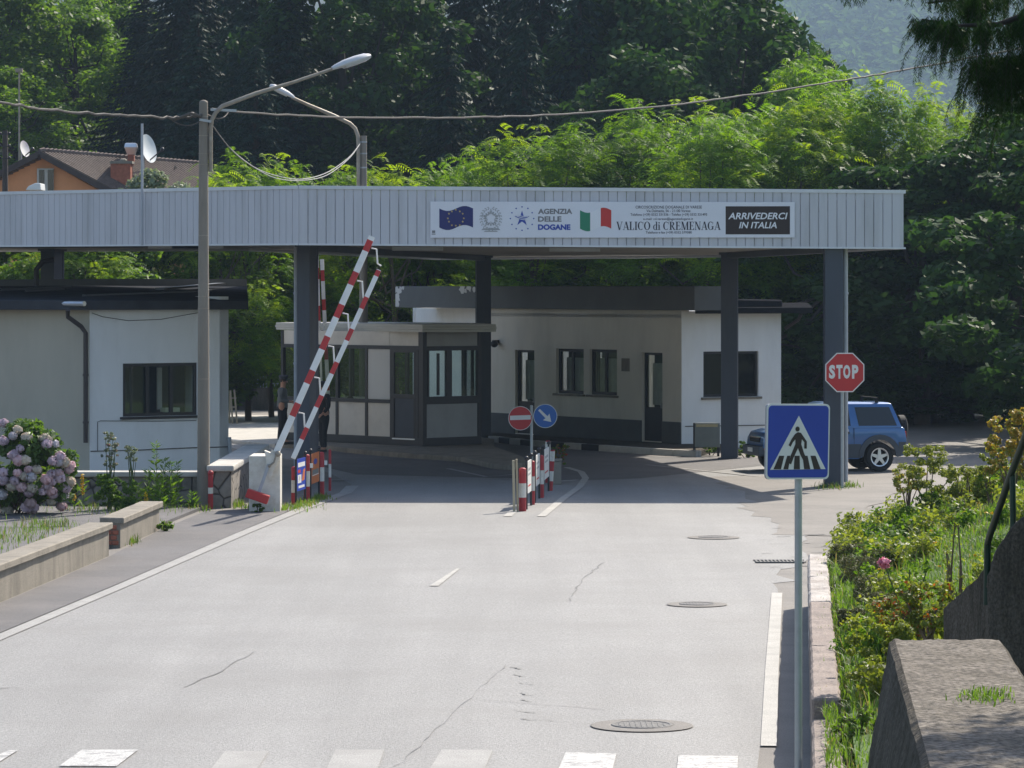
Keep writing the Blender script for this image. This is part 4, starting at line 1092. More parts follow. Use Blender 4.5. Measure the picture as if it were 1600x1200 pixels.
# ================================================================ WALLS, KERBS AND BANK ON THE RIGHT
# low kerb wall beside the road
def kd(px, py, z): g = G(px, py, z); return Vector((g.x, g.y))
ka, kb_ = kd(1263, 866, .70), kd(1268, 1091, .70)
dirk = (ka - kb_).normalized(); nk_ = Vector((dirk.y, -dirk.x))
kw = thing("kerb_wall", "low pinkish concrete kerb wall holding the grass bank beside the road", "kerb wall", (ka.x, ka.y, 0))
mb = MB(); rk = random.Random(5)
Lk_ = (ka - kb_).length
def roughen(o, amt=.03, size=.2, lev=5):
    m1 = o.modifiers.new("sub", 'SUBSURF'); m1.subdivision_type = 'SIMPLE'; m1.levels = lev; m1.render_levels = lev
    tx = bpy.data.textures.new("stone_relief", 'CLOUDS'); tx.noise_scale = size; tx.noise_depth = 4
    m2 = o.modifiers.new("relief", 'DISPLACE'); m2.texture = tx; m2.strength = amt; m2.texture_coords = 'GLOBAL'; m2.mid_level = .5
def kseg(s0, s1, z1, name, m):
    a, b = kb_ + dirk * s0, kb_ + dirk * s1
    mb = MB(); mb.prism([tuple(a), tuple(a + nk_ * .25), tuple(b + nk_ * .24), tuple(b)], -.05, z1)
    roughen(mb.build(name, m, kw, bev=.02, seg=1), .045, .25, 5)
M['kerb_pink'] = mat('pinkish_concrete', (0.235, 0.19, 0.165), 0.85, 0.25, 2.5, 0.5, 40, stain=(0.17, 0.13, 0.11), sscale=1.6, samt=0.8, speck=0.18)
M['kerb_white'] = mat('whitewashed_concrete', (0.40, 0.365, 0.335), 0.85, 0.2, 2.5, 0.5, 40, stain=(0.18, 0.14, 0.12), sscale=2.2, samt=0.9, speck=0.15)
ss = [0, 4.6, 9.6, 13.2, Lk_]
for k in range(4): kseg(ss[k] + .015, ss[k + 1] - .015, .70, "coping", M['kerb_white' if k >= 2 else 'kerb_pink'])
kseg(-9, -.02, .53, "coping", M['kerb_pink'])
# a low flush stone carries the line on to the yard
# grass bank
bank_far = [(4.95, 47.6), (5.0, 53), (5.25, 57.5), (6.0, 61), (7.0, 65), (8.1, 69), (9.7, 72.5), (14, 75), (22, 76.5)]
def bank_left(y):
    if y < 47.4: return 2.54 + .36 + (y - 30.5) * dirk.x / dirk.y + .02
    for (x0, y0), (x1, y1) in zip(bank_far, bank_far[1:]):
        if y <= y1: return x0 + (x1 - x0) * (y - y0) / (y1 - y0)
    return 30
def bank_h(x, y):
    e = x - bank_left(y)
    if e < 0: return -.2
    base = .66 if y < 46.5 else .66 - .6 * smooth(46.5, 52, y)
    z = base + 1.0 * smooth(0, 3.4, e) + max(0, e - 3.0) * .10
    z = min(z, base + 1.5)
    return z * (1 - smooth(58, 76, y) * .8)
v, f, rows, prev = [], [], [], None
es = [0, .15, .4, .8, 1.3, 2.0, 2.8, 3.8, 5, 7, 10, 14]
for y in [22 + 1.0 * k for k in range(59)]:
    row = []
    bl_ = min(bank_left(y), 21)
    for e in es:
        row.append(len(v)); v.append((bl_ + e, y, bank_h(bl_ + e + .001, y)))
    if prev:
        for i in range(len(es) - 1): f.append((prev[i], prev[i + 1], row[i + 1], row[i]))
    prev = row
o = np_mesh("grass_bank", np.array(v), np.array(f), M['turf']); o.data.polygons.foreach_set("use_smooth", [True] * len(f)); tag(o, kind="structure")

# big mossy wall at the front right
def block(name, label, cat, pts_top, zt_, flare, m_side, m_top, zbot=-.1):
    """pts_top: xy corners; base flared"""
    c = sum((Vector(p) for p in pts_top), Vector((0, 0))) / len(pts_top)
    t = thing(name, label, cat, (c.x, c.y, 0))
    zs = zt_ if hasattr(zt_, '__len__') else [zt_] * len(pts_top)
    mb = MB(); n = len(pts_top)
    rings = []
    nl = 7
    for j in range(nl):
        t_ = j / (nl - 1)
        rings.append([Vector((p[0] + fl[0] * (1 - t_), p[1] + fl[1] * (1 - t_), zbot + (z - .004 - zbot) * t_)) for p, z, fl in zip(pts_top, zs, flare)])
    mb.loft(rings, cap=False)
    base = len(mb.v) - n
    mb.f.append(tuple(range(base, base + n))); mb.m.append(1)
    o = mb.build("body", [m_side, m_top], t, bev=.02, seg=1)
    roughen(o, .02, .08, 6)
    return t
zW = 2.7
w0, w1, w2, w3 = kd(1391, 997, zW), kd(1568, 997, zW), kd(1640, 1115, zW), kd(1446, 1205, zW)
fx = w3 + (w3 - w0).normalized() * 6; gx = w2 + (w2 - w1).normalized() * 8
block("parapet_wall", "thick mossy concrete wall end in the near right corner", "wall", [tuple(w0), tuple(fx), tuple(gx), tuple(w1)], zW, [(-.50, .10), (-.50, 0), (.05, 0), (0, .10)], M['concrete_dk'], M['concrete_top'])
# stair wall behind it
zS = 3.0
s = [W(1474, 952, 22.5), W(1545, 885, 21.5), W(1600, 812, 20.6), W(1700, 690, 19.2)]
t = thing("stair_wall", "dark rough stair wall rising to the right beneath the green handrail", "wall", (s[0].x, s[0].y, 0))
mb = MB(); top = [(p.x, p.y, p.z) for p in s]
thick = Vector((.22, .25, 0))
vs = []
for p in s: vs += [Vector((p.x, p.y, -.1)), p, p + thick, Vector((p.x + thick.x, p.y + thick.y, -.1))]
mb.loft([vs[4 * i:4 * i + 4] for i in range(len(s))]); roughen(mb.build("body", M['concrete_dk'], t), .04, .2, 4)
a = W(1541, 900, 20.0); b = W(1610, 806, 19.4)
mb = MB(); pts = [W(1541, 900, 20.0), W(1556, 860, 19.9), W(1578, 826, 19.8), W(1600, 808, 19.7), W(1680, 790, 19.6)]
vs = []
for p in pts: vs += [Vector((p.x, p.y, -.1)), p, p + Vector((.2, .5, 0)), Vector((p.x + .2, p.y + .5, -.1))]
mb.loft([vs[4 * i:4 * i + 4] for i in range(len(pts))]); roughen(mb.build("newel_block", M['concrete_dk'], t, bev=.01, seg=1), .04, .16, 4)
t = thing("handrail", "dark green tubular steel handrail beside the stair wall", "handrail", tuple(W(1543, 925, 21)))
mb = MB(); mb.tube([W(1542, 945, 20.6), W(1543, 850, 20.6), W(1546, 838, 20.5), W(1580, 740, 20.0), W(1606, 672, 19.6), W(1640, 590, 19.2)], .021, 10); mb.build("rail", M['rail_green'], t, smooth=True)
mb = MB(); mb.tube([W(1582, 738, 20.0), W(1583, 842, 20.0)], .018, 8); mb.build("post", M['rail_green'], t, smooth=True)
mb = MB(); mb.tube([W(1543, 918, 20.6), W(1550, 896, 20.4), W(1610, 798, 19.6)], .012, 8); mb.build("lower_rail", M['concrete_dk'], t, smooth=True)

# ================================================================ LEFT GARDEN WALLS
def low_wall(name, label, a, b, h, z0w, cap_w, brick=False, endcap=0.1):
    a, b = Vector(a), Vector(b); d = (b - a).normalized(); n = Vector((-d.y, d.x))   # left of direction = away from the road
    t = thing(name, label, "wall", (a.x, a.y, 0))
    mb = MB()
    steps = max(2, int((b - a).length / 2.2)); 
    for k in range(steps):
        p, q = a.lerp(b, k / steps), a.lerp(b, (k + 1) / steps)
        mb.prism([tuple(p), tuple(p + n * .26), tuple(q + n * .26), tuple(q)], -.05, h)
    roughen(mb.build("body", M['concrete'], t), .012, .3, 3)
    mb = MB(); p, q = a - d * endcap - n * .06, b + d * .06 - n * .06
    mb.prism([tuple(p), tuple(p + n * cap_w), tuple(q + n * cap_w), tuple(q)], h + .002, h + .11)
    mb.build("coping", M['concrete_lt'] if False else M['concrete'], t, bev=.015, seg=1)
    roughen(t.children[-1], .02, .3, 5)
    if brick:
        mb = MB(); e = a - d * .03
        for r in range(4):
            for c in range(2):
                o_ = e + n * (.03 + .11 * c + (.03 if r % 2 else 0)); z = .06 + r * .085
                mb.prism([tuple(o_), tuple(o_ + n * .10), tuple(o_ + n * .10 + d * .06), tuple(o_ + d * .06)], z, z + .07)
        mb.build("broken_brick", M['brick'], t, bev=.006, seg=1)
    return t
low_wall("garden_wall", "long low concrete garden wall with coping, cut by the left picture edge", kd(-420, 1120, 0), kd(170, 869, 0), .43, 0, .40)
low_wall("garden_wall", "short low concrete garden wall piece with broken brick end", kd(188, 857, 0), kd(249, 828, 0), .40, 0, .40, brick=True, endcap=.02)
garden_pts = [(-7.15, 48), (-6.75, 56), (-6.4, 63), (-6.05, 68.5), (-12, 69), (-20, 66), (-20, 40), (-8.5, 40)]
# garden court behind the low walls: a slab a step above the footway
tag(MB().prism(garden_pts, -.05, .06).build("garden_court", M['asphalt_dark']), kind="structure")
# stone retaining wall with pale coping, and its pier
t = thing("stone_wall", "rubble stone retaining wall with pale coping in front of the customs house", "wall", (-7.2, 69.6, 0))
M['rubble'] = mat('rubble_stone', (0.22, 0.20, 0.175), 0.9, 0.35, 3, 0.5, 30)
nt = M['rubble'].node_tree; b_ = nt.nodes["Principled BSDF"]
vo = nt.nodes.new("ShaderNodeTexVoronoi"); vo.feature = 'DISTANCE_TO_EDGE'; vo.inputs["Scale"].default_value = 3.2
tcn = nt.nodes.new("ShaderNodeTexCoord"); nt.links.new(tcn.outputs["Object"], vo.inputs["Vector"])
mr = nt.nodes.new("ShaderNodeMapRange"); mr.inputs[1].default_value = .01; mr.inputs[2].default_value = .07; mr.inputs[3].default_value = .28; mr.inputs[4].default_value = 1
nt.links.new(vo.outputs["Distance"], mr.inputs[0])
lk = b_.inputs["Base Color"].links[0].from_socket
mxx = nt.nodes.new("ShaderNodeMix"); mxx.data_type = 'RGBA'; mxx.blend_type = 'MULTIPLY'; mxx.inputs[0].default_value = 1
nt.links.new(lk, mxx.inputs[6]); nt.links.new(mr.outputs[0], mxx.inputs[7]); nt.links.new(mxx.outputs[2], b_.inputs["Base Color"])
bpp = nt.nodes.new("ShaderNodeBump"); bpp.inputs["Strength"].default_value = .8; bpp.inputs["Distance"].default_value = .04
nt.links.new(mr.outputs[0], bpp.inputs["Height"]); nt.links.new(bpp.outputs[0], b_.inputs["Normal"])
mb = MB(); mb.prism([(-11.5, 69.5), (-6.0, 69.5), (-6.0, 69.9), (-11.5, 69.9)], -.05, .60); mb.build("body", M['rubble'], t)
mb = MB(); mb.prism([(-11.5, 69.42), (-6.0, 69.42), (-6.0, 69.98), (-11.5, 69.98)], .602, .70); mb.build("coping", M['concrete_lt'], t, bev=.02, seg=2)
mb = MB(); mb.prism([(-5.95, 69.2), (-5.52, 69.2), (-5.5, 79), (-5.93, 79)], -.05, .72); mb.build("pier", M['rubble'], t)
mb = MB(); mb.prism([(-6.0, 69.1), (-5.46, 69.1), (-5.44, 79.05), (-5.98, 79.05)], .722, .84); mb.build("coping", M['concrete_lt'], t, bev=.035, seg=2)
# raised yard level behind the stone wall
t = None

# ================================================================ BARRIER
bb = thing("road_barrier", "raised red and white lifting barrier with twin rails on white concrete block", "barrier", (L(412, 68.2), 68.2, 0))
x0, x1 = L(389, 68.0), L(438, 68.0)
mb = MB(); mb.prism([(x0, 68.0), (x1 - .0, 68.0), (x1 - .04, 69.1), (x0, 69.1)], -.02, 1.08); mb.build("pedestal", M['concrete_lt'] if False else M['white_old'], bb, bev=.02, seg=2)
def pole_striped(p, q, w, h, bands, name, m1='white_paint', m2='red_paint'):
    """square boom from p to q with painted bands (pairs of fractions)"""
    p, q = Vector(p), Vector(q)
    mb = MB(); cuts = [0.0]
    for a, b in bands: cuts += [a, b]
    cuts.append(1.0)
    for i in range(len(cuts) - 1):
        a, b = p.lerp(q, cuts[i]), p.lerp(q, cuts[i + 1])
        if (b - a).length < .005: continue
        mb.bar(a, b, h, w, up=(0, -1, 0), mi=i % 2)
    return mb.build(name, [M[m1], M[m2]], bb)
dB = 67.85
pA, qA = W(425, 722, dB), W(581, 370, dB + .6)
LA = (qA - pA).length
def fr_at(y): return (722 - y) / (722 - 370)
pole_striped(pA, qA, .15, .12, [(fr_at(y + 10), fr_at(y - 10)) for y in (641, 590, 537, 487, 436)] + [(fr_at(393), fr_at(376))], "boom")
pB, qB = W(458, 716, dB), W(592, 422, dB + .6)
def fr_b(y): return (716 - y) / (716 - 422)
pole_striped(pB, qB, .115, .09, [(fr_b(y + 9), fr_b(y - 9)) for y in (678, 628, 576, 524, 474)] + [(fr_b(432), fr_b(423))], "hanging_rail")
for ya, yb_ in ((645, 672), (590, 621), (541, 571), (490, 520), (439, 468), (388, 415)):
    a = pA.lerp(qA, fr_at(ya)) + Vector((.09, -.02, .0)); xb = pB.lerp(qB, fr_b(yb_))
    mb = MB(); mb.tube([a, a + Vector((.1, 0, -.02)), Vector((a.x + .12, a.y, xb.z + .04)), xb], .017, 6); mb.build("hanger", M['white_paint'], bb)
mb = MB()
for k, (px, py) in enumerate(((425, 733),)):
    c = W(425, 728, dB)
    mb.bar(W(416, 742, dB - .04), W(432, 706, dB - .04), .2, .03, up=(0, -1, 0))
    Pp = [W(413, 704, dB - .1), W(433, 712, dB - .1), W(430, 722, dB - .1), W(423, 733, dB - .1), W(418, 731, dB - .1)]
    mb.add(Pp + [p + Vector((0, .25, 0)) for p in Pp], [(0, 1, 2, 3, 4), (9, 8, 7, 6, 5)] + [(i, 5 + i, 5 + (i + 1) % 5, (i + 1) % 5) for i in range(5)])
mb.build("pivot_bracket", M['white_old'], bb)
mb = MB(); mb.tube([W(432, 710, dB - .14), W(428, 722, dB - .14), W(421, 728, dB - .14)], .02, 6); c = W(434, 709, dB - .12); mb.ball(c, .06, 8, 6); mb.ball(W(421, 728, dB - .12), .035, 8, 6); mb.build("pivot_bolt", M['galv_rust'], bb)
mb = MB(); mb.bar(W(420, 726, dB - .1), W(405, 768, dB - .12), .06, .04, up=(0, -1, 0)); mb.build("counter_arm", M['pipe_grey'], bb)
c = W(402.5, 775.5, dB - .22); ang = math.radians(-19)
mb = MB(); mb.box(c, (.44, .26, .17), M=Matrix.Rotation(-ang, 3, 'Y')); mb.build("counterweight", M['red_paint'], bb, bev=.012, seg=1)
# far barrier on the other lane
b2 = thing("road_barrier", "distant red and white barrier pair raised upright beyond the left column", "barrier", tuple(G(512, 690)))
bb_save = bb; bb = b2
p, q = W(516, 690, 98), W(503, 405, 98)
pole_striped(p, q, .13, .1, [(.12, .18), (.28, .34), (.45, .52), (.72, .78), (.88, .94)], "boom")
p, q = W(505, 690, 98.2), W(496, 395, 98.2)
pole_striped(p, q, .07, .06, [(.2, .26), (.5, .56), (.64, .72), (.86, .92)], "hanging_rail")
mb = MB(); g = G(513, 690); mb.box((W(513, 690, 98.1).x, 98.1, .45), (.45, .5, .95)); mb.build("pedestal", M['white_old'], b2, bev=.02, seg=1)
bb = bb_save

# ================================================================ STRIPED POSTS AND INFORMATION BOARDS
def striped_post(px, d, ytop, ybase, label, group, lean=0.0, r=.058, top='red_post', n=3, name="marker_post", reflect=False, cap=False):
    x = L(px, d); h = EYE - (ytop - HOR) / F * d
    t = thing(name, label, "marker post", (x, d, 0), group=group)
    zs = [h * k / n for k in range(n + 1)]
    mb = MB()
    for k in range(n):
        mi = 0 if (k % 2 == 0) else 1
        mb.tube([(x + lean * zs[k], d, zs[k]), (x + lean * zs[k + 1], d, zs[k + 1])], r, 12, mi)
    mb.build("post", [M[top], M['white_old']], t)
    mb = MB(); mb.ball((x + lean * h, d, h), (r * .95, r * .95, .03), 10, 6); mb.build("cap", M['black' if cap else top], t)
    if reflect:
        mb = MB(); mb.box((x + r + .03, d - .01, h - .2), (.06, .03, .09)); mb.build("reflector", M['white_paint'], t)
    return t
PG1 = "red and white posts beside the barrier"; PG2 = "red and white posts along the median"
striped_post(459.5, 70.2, 731, 790, "red white red post nearest the barrier block, left of the blue board", PG1, reflect=True)
striped_post(479.5, 71.3, 712, 785, "red white red post between the blue board and the orange board", PG1, reflect=True, r=.062)
striped_post(502.5, 73.6, 708, 773, "red white red post just right of the orange board", PG1, reflect=True)
striped_post(515.5, 75.3, 704, 768, "thin red, white and black post, rightmost beside the barrier", PG1, r=.03)
striped_post(816.5, 68.1, 733, 801, "red white red post nearest on the median, beside the wooden stake", PG2, r=.075)
striped_post(832, 70.2, 722, 790, "slim red white red post second from the front on the median", PG2, r=.05)
striped_post(845.5, 72.6, 713, 779, "red and white post between the second and last white boards", PG2, r=.06)
striped_post(859.5, 75.2, 705, 768, "leaning red and white post at the back of the median", PG2, lean=.06, r=.055, n=4)
striped_post(856, 78.4, 690, 750, "red topped post behind the last white median board", PG2, r=.06, n=2, top='red_post')
x = L(329, 68.9)
t = thing("marker_post", "short faded red post at the foot of the concrete pole", "marker post", (x, 68.9, 0))
mb = MB(); mb.tube([(x, 68.9, 0), (x, 68.9, .30)], .05, 10, 0); mb.tube([(x, 68.9, .30), (x, 68.9, .42)], .05, 10, 1); mb.tube([(x, 68.9, .42), (x, 68.9, .66)], .05, 10, 0); mb.build("post", [M['red_post'], M['white_old']], t)
mb = MB(); mb.ball((x, 68.9, .70), .06, 10, 6); mb.build("cap", M['red_post'], t)
d = 67.9
t = thing("wooden_stake", "pale weathered wooden stake standing against the first median post", "stake", (L(805, d), d, 0))
mb = MB(); mb.bar((L(803.5, d), d, 0), (L(802, d), d, 1.0), .05, .10, up=(0, -1, 0)); mb.bar((L(809, d + .1), d + .1, 0), (L(807, d + .1), d + .1, 1.02), .04, .08, up=(0, -1, 0)); mb.build("plank", M['wood_pale'], t, bev=.006, seg=1)

def info_board(pa, da, pb, db, yt, yb, label, board, deco, group):
    A = Vector((L(pa, da), da, 0)); B = Vector((L(pb, db), db, 0)); U = (B - A).normalized(); Ln = (B - A).length
    t = thing("notice_board", label, "notice board", tuple(A), group=group)
    z1 = EYE - (yt - HOR) / F * da; z0 = EYE - (yb - HOR) / F * da
    for p in (A - U * .04, B + U * .04):
        mb = MB(); mb.tube([p, p + Vector((0, 0, z1 + .04))], .022, 8); po = mb.build("post", M['black'], t)
        mb = MB(); mb.ball(p + Vector((0, 0, z1 + .08)), .042, 8, 6); mb.build("finial", M['frame_dark'], po, smooth=True)
    N = U.cross(Vector((0, 0, 1)))
    P = Plate(A + Vector((0, 0, z0)), U, (0, 0, 1))
    mb = MB(); P.poly(mb, [(.0, 0), (Ln, 0), (Ln, z1 - z0), (0, z1 - z0)], -.012, .024); bo = mb.build("panel", M[board], t)
    for m_, polys in deco:
        mb = MB()
        for pl in polys: P.poly(mb, [(a * Ln, b * (z1 - z0)) for a, b in pl], .0125, .002)
        mb.build("printed_block", M[m_], bo)
    return t
R_ = lambda a, b, c, d_: [(a, c), (b, c), (b, d_), (a, d_)]
NB = "notice boards between the striped posts"
info_board(463, 69.9, 476.5, 70.9, 718, 768, "blue notice board with white and orange print beside the barrier block", 'sign_blue',
           [('sign_white', [R_(.12, .92, .74, .88)]), ('sign_white', [R_(.1, .5, .24, .50)]), ('orange_board', [[(.55, .28), (.85, .3), (.95, .66), (.72, .62)]]), ('ink_red', [R_(.12, .4, .56, .66)]), ('sign_white', [R_(.18, .86, .08, .16)])], NB)
info_board(485.5, 71.6, 498, 72.9, 710, 757, "orange notice board between two striped posts beside the barrier", 'orange_board',
           [('cabinet', [R_(.12, .9, .30, .46)]), ('ink_blue', [circle(.5, .72, .22, 14, ry=.1)]), ('sign_white', [R_(.12, .9, .26, .29)])], NB)
blk = lambda: [('ink_lightgrey', [R_(.2, .8, .70, .78), R_(.2, .8, .55, .62)]), ('ink_red', [R_(.2, .8, .2, .25)])]
info_board(823, 68.7, 829.5, 69.9, 722, 772, "white notice board nearest along the median posts", 'sign_white', blk(), NB)
info_board(836, 70.9, 842.5, 72.3, 713, 761, "white notice board in the middle of the median row", 'sign_white', blk(), NB)
info_board(849, 73.2, 857, 75.0, 704, 751, "pale notice board farthest back on the median", 'sign_white', blk(), NB)

# planter
d = 77.6
t = thing("planter", "small square concrete planter behind the median posts", "planter", (L(871, d), d, 0))
mb = MB(); xa, xb = L(863.5, d), L(877, d); mb.prism([(xa, d), (xb, d), (xb, d + .6), (xa, d + .6)], 0, .52); mb.prism([(xa - .02, d - .02), (xb + .02, d - .02), (xb + .02, d + .62), (xa - .02, d + .62)], .522, .58); mb.build("tub", M['concrete'], t, bev=.012, seg=1)
mb = MB(); mb.prism([(xa + .04, d + .04), (xb - .04, d + .04), (xb - .04, d + .56), (xa + .04, d + .56)], .58, .59); mb.build("soil", M['soil'], t)

# ================================================================ ROAD SIGNS
def pole_(t, base, h, r, m='galv', name="post"):
    mb = MB(); mb.tube([base, Vector(base) + Vector((0, 0, h))], r, 14); o = mb.build(name, M[m], t, smooth=True)
    mb = MB(); mb.ball(Vector(base) + Vector((0, 0, h)), (r, r, r * .5), 12, 6); mb.build("post_cap", M[m], o); return o
def face(t, P, outline, rim, m_rim, m_face, name="panel", th=.02, back='sign_back'):
    mb = MB(); P.poly(mb, outline, -th, th - .003); o = mb.build(name, M[back], t)
    mb = MB(); P.poly(mb, outline, -.002, .003); mb.build("border", M[m_rim], o)
    cx = sum(p[0] for p in outline) / len(outline); cy_ = sum(p[1] for p in outline) / len(outline)
    if rim:
        mb = MB(); P.poly(mb, [(cx + (p[0] - cx) * rim, cy_ + (p[1] - cy_) * rim) for p in outline], .0015, .002); mb.build("field", M[m_face], o)
    return o
# pedestrian crossing sign
d = 27.9
t = thing("crossing_sign", "square blue pedestrian crossing sign on a grey post at the road edge", "road sign", (L(1247, d), d, 0))
pole_(t, Vector((L(1247.5, d), d, 0)), EYE - (740 - HOR) / F * d + .25, .030)
yaw = math.radians(29)
U = Vector((math.cos(yaw), math.sin(yaw), 0)); 
c = W(1247, 690, d - .05)
roll = math.radians(-1.2)
U2_ = U * math.cos(roll) + Vector((0, 0, 1)) * math.sin(roll); V2_ = Vector((0, 0, 1)) * math.cos(roll) - U * math.sin(roll)
P = Plate(c, U2_, V2_)
s_ = .298; rr = .035
def rsq(s_, r):
    out = []
    for cx_, cy_, a0 in ((s_ - r, -s_ + r, -90), (s_ - r, s_ - r, 0), (-s_ + r, s_ - r, 90), (-s_ + r, -s_ + r, 180)):
        for k in range(5):
            a = math.radians(a0 + 22.5 * k); out.append((cx_ + r * math.cos(a), cy_ + r * math.sin(a)))
    return out
o = face(t, P, rsq(s_, rr), .955, 'sign_white', 'sign_blue', th=.025)
mb = MB(); P.poly(mb, [(-.262, -.222), (.262, -.218), (.0, .205)], .004, .002); mb.build("triangle", M['sign_white'], o)
def sp(px, py):  # picture px within the sign -> plate coordinates
    return ((px - 1247) / (F / d) / math.cos(yaw), (690 - py) / (F / d))
mb = MB(); P.poly(mb, circle(-.012, .10, .020, 18), .0065, .002)
man = [[(-.008, .075), (.02, .070), (.045, .04), (.078, .0), (.078, -.055), (.055, -.055), (.055, -.005), (.03, .02), (.025, -.02), (.05, -.085), (.092, -.165), (.066, -.178), (.02, -.105), (-.005, -.05), (-.045, -.125), (-.068, -.178), (-.09, -.172), (-.068, -.10), (-.03, -.02), (-.03, .02), (-.055, -.005), (-.075, -.04), (-.094, -.028), (-.068, .018), (-.035, .06)]]
for pl in man: P.poly(mb, pl, .0072, .002)
mb.build("walking_figure", M['sign_black'], o)
mb = MB()
for a, b in (((1207, 1219), (1216, 1224)), ((1223, 1231), (1229, 1234)), ((1240, 1250), (1241, 1249)), ((1257, 1267), (1254, 1262)), ((1273, 1284), (1267, 1275))):
    P.poly(mb, [sp(a[0], 733), sp(a[1], 733), sp(b[1], 712), sp(b[0], 712)], .0062, .002)
mb.build("zebra_bars", M['sign_black'], o)
for z in (-.17, .17):
    mb = MB(); q = c + Vector((0, 0, z)); mb.box(q + Vector((.02, .055, 0)), (.08, .05, .03)); mb.build("clamp", M['galv'], t)
# stop sign
d = 76.2
t = thing("stop_sign", "red octagonal stop sign on thin grey post beside the right column", "road sign", (L(1316, d), d, 0))
pole_(t, Vector((L(1316, d), d, 0)), 2.55, .035)
P = Plate(W(1320, 582, d - .06), (1, .04, 0), (0, 0, 1)); R8 = .46
o = face(t, P, circle(0, 0, R8, 8, math.pi / 8), .945, 'sign_white', 'sign_red')
mb = MB()
for ch, u0, w in (("S", -.345, .135), ("T", -.185, .135), ("O", -.035, .155), ("P", .155, .14)):
    P.text(mb, ch, u0, -.135, w, .30, .0045, .05)
mb.build("lettering", M['sign_white'], o)
# no entry and keep right
d = 83.0
t = thing("median_sign", "twin round signs, red no entry and blue arrow, on one post at the island nose", "road sign", (L(830, d), d, 0))
pole_(t, Vector((L(830.5, d), d, 0)), EYE - (634 - HOR) / F * d, .035)
k_ = F / d
P = Plate(W(813, 653.5, d - .07), (1, .05, 0), (0, 0, 1)); Rr = 18.8 / k_
o = face(t, P, circle(0, 0, Rr, 36), .955, 'sign_white', 'sign_red', name="no_entry_disc")
mb = MB(); P.poly(mb, [(-Rr * .86, -.045), (Rr * .86, -.03), (Rr * .86, .075), (-Rr * .86, .06)], .004, .002); mb.build("white_bar", M['sign_white'], o)
P = Plate(W(852, 650, d - .08), (1, -.04, 0), (0, 0, 1))
o = face(t, P, circle(0, 0, Rr, 36), .95, 'sign_white', 'sign_blue2', name="arrow_disc")
mb = MB(); a = math.radians(-45); ca, sa = math.cos(a), math.sin(a)
ar = [(-.21, -.028), (.04, -.034), (.03, -.11), (.20, 0), (.03, .11), (.04, .034), (-.21, .028)]
P.poly(mb, [(x * ca - y * sa, x * sa + y * ca) for x, y in ar], .004, .002); mb.build("arrow", M['sign_white'], o)
mb = MB(); mb.box(W(832, 650, d - .045), (.62, .03, .04)); mb.build("bracket", M['galv'], t)

# control cabinet on legs by the right office wall
d = 91.2
xa, xb = L(1084, d), L(1125, d)
t = thing("control_cabinet", "grey board cabinet on two legs left of the middle right column", "cabinet", ((xa + xb) / 2, d, 0))
z0, z1 = EYE - (699 - HOR) / F * d, EYE - (661 - HOR) / F * d
mb = MB(); mb.prism([(xa + .03, d), (xb, d), (xb, d + .22), (xa + .03, d + .22)], z0, z1); mb.build("housing", M['cabinet'], t, bev=.012, seg=1)
mb = MB(); mb.prism([(xa + .06, d - .012), (xb - .06, d - .012), (xb - .06, d - .002), (xa + .06, d - .002)], z1 - .10, z1 - .03); mb.build("title_strip", M['cabinet_strip'], t)
for xx in (xa + .02, xb - .04):
    mb = MB(); mb.box((xx, d + .1, z1 / 2), (.06, .08, z1)); mb.build("leg", M['frame_dark'], t)

# ================================================================ POLES, LAMPS, CABLES
dP = 69.3
x = L(318, dP)
t = thing("concrete_pole", "tall tapered concrete utility pole standing before the customs house", "utility pole", (x, dP, 0))
zt_ = EYE + (HOR - 160) / F * dP
mb = MB(); mb.tube([(x, dP, -.05), (x, dP, zt_ * .5), (x, dP, zt_)], [.128, .108, .085], 18); mb.ball((x, dP, zt_), (.085, .085, .05), 14, 6); mb.build("shaft", M['pole_concrete'], t, smooth=True)
for py in (182, 212, 240, 257, 368, 463, 482, 592):
    zz = EYE + (HOR - py) / F * dP; rr = .128 - .043 * zz / zt_
    mb = MB(); mb.tube([(x, dP, zz - .008), (x, dP, zz + .008)], rr + .004, 18); mb.build("steel_band", M['galv_rust'], t)
mb = MB(); p = W(329, 171, dP); mb.bar(p, p + Vector((.5, .1, -.02)), .03, .05); mb.bar(W(312, 187, dP - .1), W(330, 190, dP - .1), .05, .05); mb.build("cable_bracket", M['galv'], t)
def lamp(path, r, head_a, head_b, d, label, base):
    t = thing("street_lamp", label, "street lamp", base)
    mb = MB(); n = len(path)
    mb.tube([W(px, py, dd) for px, py, dd in path], [r] * (n - 2) + [r * .8, r * .75], 10); mb.build("arm", M['galv_rust'], t, smooth=True)
    a, b = W(*head_a), W(*head_b); ax = (b - a); Lh = ax.length; ax.normalize()
    side = Vector((0, 1, 0)); side = (side - ax * side.dot(ax)).normalized(); up = ax.cross(side); up = up if up.z > 0 else -up
    prof = [(0, .05, .05), (.10, .075, .075), (.3, .12, .105), (.6, .15, .115), (.85, .14, .10), (.97, .09, .06), (1, .04, .02)]
    mb = MB(); rings = []
    for (s, w, h) in prof:
        c = a + ax * (s * Lh); ring = []
        for k in range(14):
            an = 2 * math.pi * k / 14; yy = math.sin(an) * h
            if yy < 0: yy *= .35
            ring.append(c + side * (math.cos(an) * w) + up * yy)
        rings.append(ring)
    mb.loft(rings); hd = mb.build("lamp_head", M['lamp_shell'], t, smooth=True)
    mb = MB(); rings = []
    for (s, w, h) in prof[2:6]:
        c = a + ax * (s * Lh); ring = []
        for k in range(12):
            an = 2 * math.pi * k / 12; yy = math.sin(an) * h * .55
            if yy > 0: yy *= .2
            ring.append(c + side * (math.cos(an) * w * .86) + up * (yy - h * .12))
        rings.append(ring)
    mb.loft(rings); mb.build("lens", M['lamp_lens'], hd, smooth=True)
    return t
